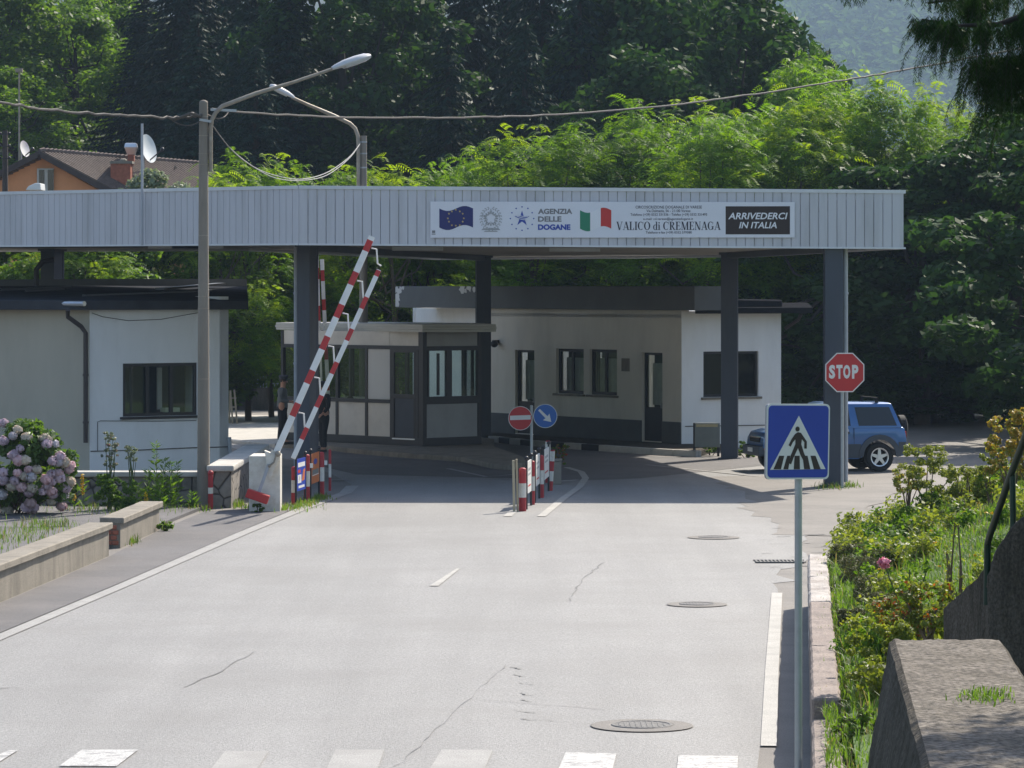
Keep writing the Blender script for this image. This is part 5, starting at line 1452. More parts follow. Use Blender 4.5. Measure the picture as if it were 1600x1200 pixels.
x3 = 329
lamp([(x3, 268, dP), (x3, 200, dP), (331, 187, dP), (337, 176, dP), (347, 166, dP), (400, 146, dP + .4), (460, 128, dP + .8), (524, 106, dP + 1.2)], .042, (519, 108, dP + 1.15), (579, 88, dP + 1.6), dP, "street lamp on the long arm clamped to the nearer concrete pole", (L(x3, dP), dP, 0))
dQ = 100.0
x4 = 568
x = L(x4, dQ)
t = thing("concrete_pole", "second concrete pole rising behind the canopy roof", "utility pole", (x, dQ, 0))
zq = EYE + (HOR - 212) / F * dQ
mb = MB(); mb.tube([(x, dQ, 0), (x, dQ, zq * .5), (x, dQ, zq)], [.14, .115, .09], 16); mb.build("shaft", M['pole_concrete'], t, smooth=True)
mb = MB()
for py in (222, 240, 262): zz = EYE + (HOR - py) / F * dQ; mb.tube([(x, dQ, zz - .02), (x, dQ, zz + .02)], .10, 16)
mb.build("steel_band", M['galv'], t)
lamp([(560, 292, dQ - .1), (560, 225, dQ - .1), (559, 212, dQ - .1), (555, 201, dQ - .1), (547, 193, dQ - .1), (520, 180, dQ - .5), (480, 163, dQ - 1), (456, 152, dQ - 1.3)], .055, (459, 153, dQ - 1.25), (422, 134, dQ - 1.7), dQ, "street lamp on the bent arm of the pole behind the canopy", (L(560, dQ), dQ - .1, 0))
rw = random.Random(8)
def sag(a, b, s, n=16):
    return [a.lerp(b, k / n) - Vector((0, 0, 4 * s * (k / n) * (1 - k / n))) for k in range(n + 1)]
def cable(name, label, pts, r, m, group=None):
    mb = MB(); mb.tube(pts, r, 6); return tag(mb.build(name, M[m], smooth=True), label, "cable", group)
def poly_px(pts, n=6):
    P = [W(*p) for p in pts]; out = []
    for i in range(len(P) - 1):
        p0, p1, p2, p3 = P[max(i - 1, 0)], P[i], P[i + 1], P[min(i + 2, len(P) - 1)]
        for k in range(n):
            s = k / n
            out.append(.5 * ((2 * p1) + (p2 - p0) * s + (2 * p0 - 5 * p1 + 4 * p2 - p3) * s * s + (3 * p1 - p0 - 3 * p2 + p3) * s ** 3))
    return out + [P[-1]]
base = poly_px([(-150, 138, 62), (0, 160, 64), (100, 174, 66), (220, 182, 68), (280, 184, 69), (316, 180, 69.2)], 10)
cable("power_cable", "thick twisted cable running from the left picture edge to the concrete pole", [p + Vector((0, 0, rw.uniform(-.02, .02))) for p in base], .026, 'cable')
cable("power_cable", "loose looped wire drooping beside the cable end left of the pole", poly_px([(262, 183, 69), (278, 193, 69), (296, 196, 69), (312, 190, 69.2)]), .012, 'cable')
cable("power_cable", "cable splice bulging just left of the pole top", poly_px([(272, 187, 69), (288, 181, 69), (300, 177, 69), (314, 183, 69.2)]), .03, 'cable')
cable("power_cable", "long cable sagging from the pole across the trees to the right", [p + Vector((0, 0, rw.uniform(-.012, .012))) for p in poly_px([(331, 171, 69.3), (450, 180, 72), (600, 184, 76), (760, 183, 80), (900, 177, 84), (1050, 164, 88), (1180, 147, 92), (1320, 125, 96), (1450, 103, 100), (1700, 55, 106)], 8)], .023, 'cable')
cable("power_cable", "short wire loop hanging right of the pole top under the long cable", poly_px([(322, 178, 69.3), (338, 185, 69.5), (350, 183, 69.8), (357, 175, 70)]), .014, 'cable')
for dz, lab in ((0, "pale cable drooping between the two street lamps, upper strand"), (4, "pale cable drooping between the two street lamps, lower strand")):
    cable("lamp_cable", lab, poly_px([(332, 196, dP), (360, 232, 75), (395, 260, 81), (430, 274 + dz, 86), (470, 280 + dz * .5, 91), (510, 270 + dz, 95), (545, 246 + dz * .5, 98), (563, 224, 99.8)], 8), .012, 'cable_lt', None)
# posts far left
d = 118
x = L(8, d)
t = thing("utility_pole", "dark wooden pole with insulators at the left edge before the orange house", "utility pole", (x, d, 0))
mb = MB(); mb.tube([(x, d, 0), (x, d, EYE + (HOR - 204) / F * d)], [.13, .09], 10); mb.build("shaft", M['wood_dark'], t, smooth=True)
mb = MB()
for py in (210, 229, 248):
    zz = EYE + (HOR - py) / F * d; mb.bar((x - .16, d - .1, zz), (x + .16, d - .1, zz), .03, .03); mb.ball((x + .15, d - .1, zz + .03), .05, 8, 6); mb.ball((x - .15, d - .1, zz + .03), .05, 8, 6)
mb.build("insulator", M['frame_dark'], t)
d = 150
x = L(30, d); z0 = terrain(x, d)
t = thing("mast", "thin pale mast standing in the trees at far left", "mast", (x, d, z0))
mb = MB(); mb.tube([(x, d, z0), (x, d, EYE + (HOR - 112) / F * d)], .04, 8); mb.build("shaft", M['galv_rust'], t)
mb = MB(); mb.box((x, d, EYE + (HOR - 110) / F * d), (.3, .2, .16)); mb.build("lamp_head", M['galv_rust'], t)
d = 80.2
x = L(222, d)
t = thing("antenna_mast", "thin aerial pole fixed to the canopy front and rising before the brown roof", "mast", (x, d, 5.3))
mb = MB(); mb.tube([(x, d, 5.32), (x, d, EYE + (HOR - 193) / F * d)], .03, 8); mb.build("shaft", M['pipe_grey'], t)

# ================================================================ ORANGE HOUSE
dH = 132.0
hs = thing("house", "orange rendered house with brown tiled roof above the canopy at left", "house", (L(100, dH), dH, 2.5))
def hp(px, py, d=dH): return W(px, py, d)
ridge_f = hp(62, 237); eL = hp(-62, 300); eR = hp(172, 296)
back = Vector((5.9, 6.2, 0))     # roof runs back to the right
rB = ridge_f + back * .9
rB = hp(318, 258, dH + 5.5); eRb = hp(400, 316, dH + 4.0); eLb = eL + (rB - ridge_f)
mb = MB(); zw = 2.0
gA, gB = hp(-48, 300), hp(158, 300)
pk = hp(60, 245)
vs = [Vector((gA.x, dH + .35, zw)), Vector((gB.x, dH + .35, zw)), Vector((gB.x, dH + .35, gB.z)), Vector((pk.x, dH + .35, pk.z)), Vector((gA.x, dH + .35, gA.z))]
sh = Vector((rB.x - ridge_f.x, rB.y - ridge_f.y, 0)) * .86
mb.loft([vs, [v + sh for v in vs]]); mb.build("wall", M['stucco_orange'], hs)
def roof_side(A, B, C, D, name):
    """tiled plane: A eave front, B ridge front, C ridge back, D eave back"""
    mb = MB(); nr = 46; nc = 14
    nrm = (B - A).cross(D - A).normalized()
    if nrm.z < 0: nrm = -nrm
    for i in range(nc):
        for j in range(1):
            a0, a1 = i / nc, (i + 1) / nc
            p = [A.lerp(B, a0), A.lerp(B, a1 + .01), D.lerp(C, a1 + .01), D.lerp(C, a0)]
            lift = [nrm * .05, nrm * .0, nrm * .0, nrm * .05]
            q = [p[k] + lift[k] for k in range(4)]
            mb.add(q + [v - nrm * .08 for v in q], [(0, 1, 2, 3), (7, 6, 5, 4), (0, 4, 5, 1), (1, 5, 6, 2), (2, 6, 7, 3), (3, 7, 4, 0)])
    for j in range(nr):
        t_ = (j + .5) / nr
        a, b = A.lerp(D, t_) + nrm * .05, B.lerp(C, t_) + nrm * .04
        mb.tube([a, b], .045, 5, cap=False)
    return mb.build(name, M['tile'], hs)
roof_side(eR, ridge_f, rB, eRb, "roof"); roof_side(eL, ridge_f, rB, eLb, "roof")
mb = MB()
n = 40
for k in range(n):
    a = ridge_f.lerp(rB, k / n); b = ridge_f.lerp(rB, (k + 1.1) / n); mb.tube([a + Vector((0, 0, .02)), b + Vector((0, 0, .06))], [.10, .12], 7)
mb.build("ridge_tile", M['tile'], hs)
mb = MB(); o_ = Vector((0, -.08, -.08))
mb.bar(ridge_f + o_, eR + o_, .10, .22); mb.bar(ridge_f + o_ + Vector((0, 0, .0)), eL + o_, .10, .22); mb.build("bargeboard", M['wood_dark'], hs)
mb = MB(); c = hp(71, 283, dH + .28); mb.box(c, (.62, .12, .95)); w = mb.build("window", M['concrete_lt'], hs)
for dx in (-.13, .2):
    mb = MB(); mb.box(c + Vector((dx, -.065, 0)), (.2, .03, .85)); mb.build("pane", M['glass_dark'], w)
# chimneys and dishes
def on_roof(px, py): return hp(px, py, dH + 2.5)
p = hp(191, 284, dH + 1.0); mb = MB(); mb.box(p + Vector((-.02, 0, -.3)), (.75, .8, 1.95)); ch = mb.build("chimney", M['brick'], hs)
mb = MB(); mb.box(p + Vector((.0, 0, .72)), (.85, .9, .1)); mb.ball(p + Vector((.05, -.1, .8)), (.14, .14, .08), 8, 6); mb.build("chimney_cap", M['concrete'], ch)
p = on_roof(205, 258); mb = MB(); mb.box(p, (.24, .24, .9)); ch = mb.build("chimney", M['brick'], hs)
q = p + Vector((0, 0, .40)); mb = MB()
mb.loft([[q + Vector((r * math.cos(a), r * math.sin(a), z)) for a in [math.pi / 4 + math.pi / 2 * k for k in range(4)]] for r, z in ((.2, 0), (.34, .28), (.30, .42), (.24, .44))]); mb.build("cowl", M['metal_bright'], ch)
def dish(c, R, label, base):
    t = thing("satellite_dish", label, "satellite dish", tuple(base), group="satellite dishes by the orange house")
    ax = Vector((.90, -.40, .22)).normalized(); u = ax.orthogonal().normalized(); v = ax.cross(u); mb = MB(); rings = []
    for (r, h) in ((.02, 0), (.35, .02), (.7, .08), (1.0, .17), (1.0, .185), (.7, .10), (.02, .03)):
        rings.append([c + (u * math.cos(a) + v * math.sin(a)) * r * R + ax * (h * R) for a in [2 * math.pi * k / 28 for k in range(28)]])
    mb.loft(rings); mb.build("reflector", M['dish'], t, smooth=True)
    mb = MB(); tip = c + ax * (R * 1.0) - v * (.0); e = c - Vector((0, 0, R * .9)) + ax * (.1 * R); mb.tube([e, c + ax * R * 1.2 + Vector((0, 0, -R * .35))], .025, 6); mb.ball(c + ax * R * 1.25 + Vector((0, 0, -R * .3)), .08, 8, 6); mb.build("feed_arm", M['frame_dark'], t)
    mb = MB(); mb.tube([base, Vector((base[0], base[1], c.z)), c - ax * .05], .035, 6); mb.build("mount", M['pipe_grey'], t)
c = hp(229, 233, dH + 2.2); dish(c, .56, "large white satellite dish on the brown roof beside the metal chimney cowl", Vector((c.x - .12, c.y + .1, c.z - 1.1)))
c = hp(37, 233, dH + 6); dish(c, .33, "small white satellite dish behind the roof ridge at far left", Vector((c.x - .1, c.y + .1, c.z - 1.6)))
mb = MB(); mb.tube([hp(277, 263, dH + 2.5), hp(274, 259, dH + 2.5), hp(272, 266, dH + 2.5)], .04, 6); mb.tube([hp(107, 256, dH + 1.5), hp(107, 250, dH + 1.5)], .06, 8); mb.build("vent", M['wood_dark'], hs)
# white vehicle-like shed roof / white cowl just above the canopy edge
t = thing("white_canopy", "small white awning top showing above the canopy edge before the orange house", "awning", tuple(hp(52, 296, 124)))
mb = MB(); a = hp(40, 297, 124)
mb.loft([[a, hp(44, 291, 124), hp(55, 286, 124), hp(63, 286, 124), hp(64, 297, 124)], [p + Vector((0, 1.2, 0)) for p in (a, hp(44, 291, 124), hp(55, 286, 124), hp(63, 286, 124), hp(64, 297, 124))]]); mb.build("cover", M['dish'], t, bev=.03, seg=2)

# ================================================================ FENCE AND WALL AT BACK LEFT
dF_ = 128.6
t = thing("boundary_wall", "low dark wall under the tall bar fence at back left", "wall", (L(400, dF_), dF_, 0))
mb = MB(); mb.prism([(L(250, dF_), dF_), (L(470, dF_), dF_ - 1.5), (L(470, dF_), dF_ - 1.2), (L(250, dF_), dF_ + .3)], -.1, .82); mb.build("body", M['concrete_dk'], t)
t = thing("bar_fence", "tall grey vertical bar fence on the dark wall at back left", "fence", (L(400, dF_), dF_, .82))
mb = MB(); 
for px in (330, 388, 420, 466): 
    x = L(px, dF_); y = dF_ + .15 - 1.5 * max(0, (px - 250) / 220); mb.box((x, y, 2.0), (.09, .09, 2.5))
mb.build("post", M['fence_grey'], t)
mb = MB()
for z in (.98, 2.95): mb.bar((L(250, dF_), dF_ + .15, z), (L(470, dF_), dF_ - 1.35, z), .05, .05)
mb.build("rail", M['fence_grey'], t)
mb = MB()
for k in range(40):
    px = 300 + k * 4.4; x = L(px, dF_); y = dF_ + .15 - 1.5 * (px - 250) / 220; mb.box((x, y, 2.0), (.028, .028, 2.35))
t2 = mb.build("bars", M['fence_grey'], t)
d = 111.0
t = thing("trestle", "pale wooden trestle leaning beside the customs house corner", "trestle", tuple(G(366, 668)))
for pts in ((W(360, 610, d), W(364, 668, d)), (W(366, 609, d), W(371, 668, d + .2)), (W(360, 610, d + .4), W(358, 664, d + .7))):
    mb = MB(); mb.bar(pts[0], pts[1], .05, .08, up=(0, -1, 0)); mb.build("leg", M['wood_pale'], t)
mb = MB()
for py in (622, 636, 652): mb.bar(W(361, py, d), W(369, py, d + .1), .04, .04)
mb.build("rung", M['wood_pale'], t)
# kerbed far pavement catching the sun
mb = MB(); mb.prism([(-9.2, 92.5), gp(352, 692), gp(430, 700), (-5.8, 100.5), (-6.6, 104.2), (-6.9, 112), (-9.6, 112)], -.05, .12); tag(mb.build("island", M['concrete_lt'], bev=.03, seg=1), kind="structure")
sheet("concrete_yard", [(-14, 112), (-5, 112), (-5, 121), (-14, 124)], .012, M['concrete_lt'])

# ================================================================ CAR
car = thing("parked_car", "blue two-door off-road car with roof bars parked by the right column", "car", (L(1296, 83.6), 84.0, 0), rotz=math.radians(11))
S = .985
def cb(name, mb, m, par=None, **k): return mb.build(name, M[m], par or car, world=False, **k)
Wd = .80
def lerp_path(P, x):
    for (x0, y0), (x1, y1) in zip(P, P[1:]):
        if x0 <= x <= x1: return y0 + (y1 - y0) * (x - x0) / (x1 - x0)
    return P[-1][1] if x > P[-1][0] else P[0][1]
# side profile: front at -x. lower hull with wheel arches
fxw, rxw, wr = -1.17, 1.03, .345
upper = [(-1.80, .62), (-1.78, .80), (-1.70, .93), (-1.45, .99), (-.85, 1.05), (-.80, 1.06), (1.60, 1.06), (1.66, 1.02), (1.70, .80), (1.70, .45)]
low = [(1.66, .40)]
def arch(cx, r=.43, n=10): return [(cx + r * math.cos(math.pi * k / n), .36 + r * math.sin(math.pi * k / n)) for k in range(n + 1)]
low += [(p[0], max(p[1], .36)) for p in arch(rxw)] + [(0.5, .32), (-.6, .32)] + [(p[0], max(p[1], .36)) for p in arch(fxw)] + [(-1.74, .42)]
outline = upper + low
def tumble(z): return 1.0 - .06 * max(0, (z - .8)) - .05 * max(0, .5 - z)
mb = MB(); n = len(outline)
nose = lambda x: 1 - .10 * smooth(-1.3, -1.8, x) - .04 * smooth(1.3, 1.7, x)
rings = []
for s in (-1, -.94, .94, 1):
    w = Wd + (0.03 if abs(s) < .95 else 0.045) if False else Wd + .045 * (1 if abs(s) == 1 else .985)
    rings.append([Vector((x, s * (Wd + .045) * tumble(z) * nose(x), z - (.02 if abs(s) == 1 else 0))) for x, z in outline])
mb.loft(rings)
# greenhouse shell (pillars and roof) as a loft of four-sided frames
bot = [(-.86, 1.05), (1.56, 1.05)]; top = [(-.28, 1.60), (1.34, 1.60)]
def gh(z):
    t_ = (z - 1.05) / .55
    return (-.86 + .58 * t_, 1.58 - .22 * t_, (Wd + .03) * (1 - .14 * t_))
rings = []
for z in (1.04, 1.3, 1.52, 1.60, 1.635):
    x0, x1, w = gh(min(z, 1.6))
    if z > 1.6: x0 += .1; x1 -= .06; w -= .07
    rings.append([Vector((x0, -w, z)), Vector((x1, -w, z)), Vector((x1, w, z)), Vector((x0, w, z))])
mb.loft(rings)
body = cb("body", mb, 'car_blue', smooth=True, bev=.018, seg=2)
def side_pane(x0, x1, z0, z1, s, slant0=0, slant1=0, name="window", m='glass_dark', off=.006):
    out = []
    for (x, z) in ((x0, z0), (x1, z0), (x1 + slant1, z1), (x0 + slant0, z1)):
        _, _, w = gh(z); out.append(Vector((x, s * (w + off), z)))
    mb = MB(); mb.add(out + [p - Vector((0, s * .012, 0)) for p in out], [(0, 1, 2, 3), (7, 6, 5, 4), (0, 4, 5, 1), (1, 5, 6, 2), (2, 6, 7, 3), (3, 7, 4, 0)])
    return cb(name, mb, m)
for s in (-1, 1):
    side_pane(-.62, .32, 1.09, 1.54, s, .42, -.04); side_pane(.52, 1.46, 1.09, 1.53, s, -.10 + .02, -.17)
for (x_b, x_t, zb_, zt2, name) in ((-.87, -.36, 1.09, 1.55, "windscreen"), (1.585, 1.40, 1.1, 1.52, "rear_window")):
    mb = MB(); w0, w1 = gh(zb_)[2] - .06, gh(zt2)[2] - .06; e = -.012 if x_b < 0 else .012
    q = [Vector((x_b + e - .0, -w0, zb_)), Vector((x_b + e, w0, zb_)), Vector((x_t + e, w1, zt2)), Vector((x_t + e, -w1, zt2))]
    if x_b < 0: q = [Vector((gh(p.z)[0] - .012, p.y, p.z)) for p in q]
    else: q = [Vector((gh(p.z)[1] + .012, p.y, p.z)) for p in q]
    mb.add(q + [p - Vector((e, 0, 0)) for p in q], [(0, 1, 2, 3), (7, 6, 5, 4), (0, 4, 5, 1), (1, 5, 6, 2), (2, 6, 7, 3), (3, 7, 4, 0)]); cb(name, mb, 'glass_dark')
# grey lower cladding with flared arches
for s in (-1, 1):
    mb = MB()
    segs = [[(-1.76, .42), (-1.70, .68), (-1.55, .68)] + [(fxw - .46 * math.cos(math.pi * k / 10), .36 + .46 * math.sin(math.pi * k / 10)) for k in range(0, 5)]]
    def arcstrip(cx, r0, r1, off):
        P = []
        for k in range(13):
            a = math.pi * (k / 12); P.append(((cx + r0 * math.cos(a), .36 + r0 * math.sin(a)), (cx + r1 * math.cos(a), .36 + r1 * math.sin(a))))
        for (a, b), (c, d_) in zip(P, P[1:]):
            mb.add([Vector((q[0], s * (Wd + .045) * tumble(q[1]) * nose(q[0]) + s * o_, max(q[1], .34))) for o_ in (off, -.03) for q in (a, b, d_, c)], [(0, 1, 2, 3), (7, 6, 5, 4), (0, 4, 5, 1), (1, 5, 6, 2), (2, 6, 7, 3), (3, 7, 4, 0)])
    arcstrip(fxw, .40, .52, .025); arcstrip(rxw, .40, .52, .025)
    for x0, x1, z0, z1 in ((fxw + .46, rxw - .46, .33, .66), (rxw + .47, 1.69, .40, .70), (-1.77, fxw - .47, .42, .70)):
        mb.add([Vector((x, s * ((Wd + .045) * tumble(z) * nose(x) + o_), z)) for o_ in (.012, -.02) for x, z in ((x0, z0), (x1, z0), (x1, z1), (x0, z1))], [(0, 1, 2, 3), (7, 6, 5, 4), (0, 4, 5, 1), (1, 5, 6, 2), (2, 6, 7, 3), (3, 7, 4, 0)])
    cb("side_cladding", mb, 'cladding', smooth=True)
    mb = MB(); mb.box((.18, s * (Wd + .055), .93), (.2, .03, .05)); mb.box((.12, s * (Wd + .05), .93), (.26, .012, .09)); cb("door_handle", mb, 'rubber')
    mb = MB(); mb.box((-.58, s * (Wd + .14), 1.12), (.1, .2, .14)); cb("wing_mirror", mb, 'cladding', bev=.03, seg=2)
    mb = MB(); mb.box((-1.70, s * .62, .76), (.12, .26, .15)); cb("headlight", mb, 'lamp_clear', bev=.03, seg=2)
    mb = MB(); mb.box((-1.72, s * .66, .56), (.12, .22, .07)); cb("indicator", mb, 'lamp_orange', bev=.015, seg=1)
    mb = MB(); mb.box((1.67, s * .70, .85), (.08, .16, .22)); cb("tail_light", mb, 'lamp_red', bev=.02, seg=1)
    mb = MB()
    for x in (.28, .285): pass
    mb.box((.40, s * (Wd + .036), .84), (.008, .02, .40)); mb.box((-.72, s * (Wd + .036), .84), (.008, .02, .40)); cb("door_gap", mb, 'rubber')
mb = MB(); mb.box((-1.80, 0, .50), (.22, 1.5, .24)); cb("bumper", mb, 'cladding', bev=.05, seg=2)
mb = MB(); mb.box((1.72, 0, .52), (.2, 1.56, .24)); cb("bumper", mb, 'cladding', bev=.05, seg=2)
mb = MB(); mb.box((-1.785, 0, .76), (.06, .9, .12)); cb("grille", mb, 'rubber', bev=.02, seg=1)
mb = MB(); mb.box((-1.918, 0, .52), (.012, .42, .10)); cb("licence_plate", mb, 'sign_white')
mb = MB(); mb.box((1.86, .62, .58), (.012, .30, .12)); cb("licence_plate", mb, 'sign_white')
for x in (.06, 1.02):
    mb = MB(); mb.bar((x, -.66, 1.74), (x, .66, 1.74), .05, .03)
    for s in (-1, 1): mb.box((x, s * .62, 1.69), (.07, .06, .13))
    cb("roof_bar", mb, 'rubber')
def wheel(x, y, parent, R=wr, wdt=.23, axis='y'):
    s = 1 if y > 0 else -1
    def ring(r, off):
        return [Vector((x + r * math.cos(a), y + s * off, R + r * math.sin(a))) for a in [2 * math.pi * k / 32 for k in range(32)]]
    mb = MB(); mb.loft([ring(.20, -wdt / 2), ring(R - .03, -wdt / 2), ring(R, -wdt / 2 + .03), ring(R, wdt / 2 - .03), ring(R - .03, wdt / 2), ring(.22, wdt / 2 - .005), ring(.215, .02)], cap=False)
    w = cb("wheel", mb, 'rubber', smooth=True)
    mb = MB(); mb.loft([ring(.222, wdt / 2 - .002), ring(.195, wdt / 2 - .008), ring(.19, .02)], cap=False)
    c = Vector((x, y + s * (wdt / 2 - .025), R))
    mb.add(ring(.06, wdt / 2 - .015), [tuple(range(32))])
    for k in range(5):
        a = 2 * math.pi * k / 5 + math.pi / 2; d_ = Vector((math.cos(a), 0, math.sin(a))); pch = Vector((-math.sin(a), 0, math.cos(a)))
        q = [c + d_ * .03 + pch * .045, c + d_ * .03 - pch * .045, c + d_ * .2 - pch * .028, c + d_ * .2 + pch * .028]
        mb.add(q + [p - Vector((0, s * .03, 0)) for p in q], [(0, 1, 2, 3), (7, 6, 5, 4), (0, 4, 5, 1), (1, 5, 6, 2), (2, 6, 7, 3), (3, 7, 4, 0)])
    mb.build("rim", M['alloy'], w, world=False, smooth=True)
    mb = MB(); mb.add(ring(.2, .01), [tuple(range(32))]); mb.build("brake_disc", M['rubber'], w, world=False)
    return w
for x in (fxw, rxw):
    for s in (-1, 1): wheel(x, s * .73, car)
mb = MB()
def vring(r, xo): return [Vector((1.72 + xo, .05 + r * math.cos(a), .98 + r * math.sin(a))) for a in [2 * math.pi * k / 28 for k in range(28)]]
mb.loft([vring(.29, .0), vring(.33, .03), vring(.33, .17), vring(.28, .2), vring(.1, .2)]); cb("spare_wheel", mb, 'rubber', smooth=True)

# ================================================================ PEOPLE
def skin_mesh(name, joints, edges, m, parent, root=0, sub=2):
    me = bpy.data.meshes.new(name)
    off = parent.location
    me.from_pydata([tuple(Vector(j[0]) - off) for j in joints], edges, [])
    o = bpy.data.objects.new(name, me); COL.objects.link(o)
    md = o.modifiers.new("s", 'SKIN'); md.use_smooth_shade = True
    for i, j in enumerate(joints):
        r = j[1]; sv = me.skin_vertices[0].data[i]; sv.radius = r if hasattr(r, '__len__') else (r, r); sv.use_root = (i == root)
    md2 = o.modifiers.new("u", 'SUBSURF'); md2.levels = sub; md2.render_levels = sub
    dg = bpy.context.evaluated_depsgraph_get(); me2 = bpy.data.meshes.new_from_object(o.evaluated_get(dg))
    me2.name = name
    bpy.data.objects.remove(o); bpy.data.meshes.remove(me)
    me2.materials.clear(); me2.materials.append(m)
    o = bpy.data.objects.new(name, me2); COL.objects.link(o); o.parent = parent
    me2.polygons.foreach_set("use_smooth", [True] * len(me2.polygons))
    return o
def person(label, base, face_dir, top_m, cap=None, sit=False, arm=None, h=1.78):
    """standing figure; face_dir = unit xy vector; arm: per side list of (forward, out, z) elbow/hand offsets"""
    t = thing("person", label, "person", tuple(base))
    f = Vector((face_dir[0], face_dir[1], 0)).normalized(); r = Vector((f.y, -f.x, 0)); k = h / 1.78
    B = Vector(base)
    def P(fw, out, z): return B + f * fw * k + r * out * k + Vector((0, 0, z * k))
    J = []; E = []
    def add(p, rad, par=None):
        J.append((p, rad)); i = len(J) - 1
        if par is not None: E.append((par, i))
        return i
    pel = add(P(0, 0, .95), .13)
    if not sit:
        for s, fo in ((-1, .06), (1, -.05)):
            hip = add(P(0, s * .09, .88), .095, pel); kn = add(P(fo * .6 + .03, s * .10, .50), .062, hip); an = add(P(fo, s * .11, .09), .042, kn); add(P(fo + .14, s * .12, .035), .038, an)
    wa = add(P(.01, 0, 1.12), (.125, .10), pel); ch = add(P(.0, 0, 1.32), (.155, .11), wa); nk = add(P(.01, 0, 1.48), .058, ch)
    hd = add(P(.03, 0, 1.58), .08, nk); add(P(.035, 0, 1.68), (.085, .095), hd)
    hands = []
    A = arm or {-1: ((.05, .26, 1.14), (.20, .20, .98)), 1: ((.04, .26, 1.14), (.18, .22, .98))}
    for s in (-1, 1):
        (ef, eo, ez), (hf, ho, hz) = A[s]
        sh = add(P(0, s * .17, 1.42), .062, ch); el = add(P(ef, s * eo, ez), .043, sh); wr_ = add(P(hf, s * ho, hz), .029, el)
        d_ = (J[wr_][0] - J[el][0]).normalized(); pm = add(J[wr_][0] + d_ * .055 * k, (.036, .018), wr_)
        side = d_.cross(f); side = side.normalized() if side.length > .1 else r
        for q in range(4):
            a = J[pm][0] + side * (.024 - .016 * q) + d_ * .02; l_ = (.075, .085, .08, .062)[q]
            i1 = add(a + d_ * l_ * .5, .0085, pm); add(a + d_ * l_ * .85 + f * .02 - Vector((0, 0, .01)), .0075, i1)
        i1 = add(J[pm][0] + side * .04 - d_ * .01, .010, pm); add(J[pm][0] + side * .055 + d_ * .03, .009, i1)
    skin_mesh("body", J, E, M['skin'], t)
    # face: nose, eyes, ears and hair as one small mesh each
    hc = P(.035, 0, 1.635)
    mb = MB(); mb.ball(hc + f * .098 * k - Vector((0, 0, .005)), (.016, .016, .025), 8, 6); mb.ball(hc + r * .083 * k, (.014, .022, .032), 8, 6); mb.ball(hc - r * .083 * k, (.014, .022, .032), 8, 6); mb.build("ears_and_nose", M['skin'], t, smooth=True)
    mb = MB()
    for s in (-1, 1): mb.ball(hc + f * .086 * k + r * (.032 * s) + Vector((0, 0, .018)), .011, 8, 6)
    mb.ball(hc + f * .085 * k - Vector((0, 0, .048)), (.022, .022, .006), 8, 6)
    mb.build("eyes_and_mouth", M['hair'], t)
    mb = MB(); mb.ball(hc - f * .022 + Vector((0, 0, .045)), (.097, .105, .085), 14, 8); mb.build("hair", M['hair'], t, smooth=True)
    if cap:
        mb = MB(); cc = hc + Vector((0, 0, .085)); ring = lambda rr, z: [cc + f * (math.cos(a) * rr * 1.08) + r * (math.sin(a) * rr) + Vector((0, 0, z)) for a in [2 * math.pi * q / 20 for q in range(20)]]
        mb.loft([ring(.098, -.02), ring(.104, .025), ring(.128, .06), ring(.115, .085), ring(.03, .092)])
        n_ = 9; vis = [cc + f * (.09 + .085 * math.sin(math.pi * q / (n_ - 1))) + r * (.09 * math.cos(math.pi * q / (n_ - 1))) + Vector((0, 0, -.025)) for q in range(n_)]
        mb.add(vis + [p + Vector((0, 0, .012)) for p in vis], [tuple(range(n_)), tuple(reversed(range(n_, 2 * n_)))] + [(q, n_ + q, n_ + (q + 1) % n_, (q + 1) % n_) for q in range(n_)])
        mb.build("cap", M[cap], t, smooth=True)
    # clothes: looser skins over the same joints
    J2 = []; E2 = []
    def add2(p, rad, par=None):
        J2.append((p, rad)); i = len(J2) - 1
        if par is not None: E2.append((par, i))
        return i
    bz_ = add2(P(0, 0, .90), (.172, .14)); b0 = add2(P(0, 0, 1.02), (.165, .135), bz_); b1 = add2(P(.01, 0, 1.14), (.15, .125), b0); b2 = add2(P(0, 0, 1.32), (.178, .132), b1); add2(P(.0, 0, 1.46), .075, b2)
    for s in (-1, 1):
        (ef, eo, ez), (hf, ho, hz) = A[s]
        sh = add2(P(0, s * .175, 1.42), .078, b2); el = add2(P(ef, s * eo, ez), .060, sh); w_ = P(ef, s * eo, ez).lerp(P(hf, s * ho, hz), .85); add2(w_, .045, el)
    skin_mesh("shirt", J2, E2, M[top_m], t)
    if not sit:
        J2 = []; E2 = []
        bz_ = add2(P(0, 0, 1.08), (.15, .12)); b0 = add2(P(0, 0, .98), (.155, .125), bz_); b1 = add2(P(0, 0, .90), (.155, .128), b0)
        for s, fo in ((-1, .06), (1, -.05)):
            hip = add2(P(0, s * .09, .82), .108, b1); kn = add2(P(fo * .6 + .03, s * .10, .50), .078, hip); add2(P(fo, s * .11, .10), .066, kn)
        skin_mesh("trousers", J2, E2, M['uniform'], t)
        for s, fo in ((-1, .06), (1, -.05)):
            mb = MB(); c = P(fo + .07, s * .115, .0)
            rings = [[c + f * (x_ * k) + r * (y_ * k * w_) + Vector((0, 0, z_)) for x_, y_ in ((-.12, -.035), (-.12, .035), (.02, .048), (.13, .035), (.155, 0), (.13, -.035), (.02, -.048))] for z_, w_ in ((.0, 1), (.035, 1), (.075, .8))]
            mb.loft(rings); mb.build("shoe", M['shoe'], t, bev=.008, seg=1)
    return t
b = W(441, 700, 95.6); b.z = .125
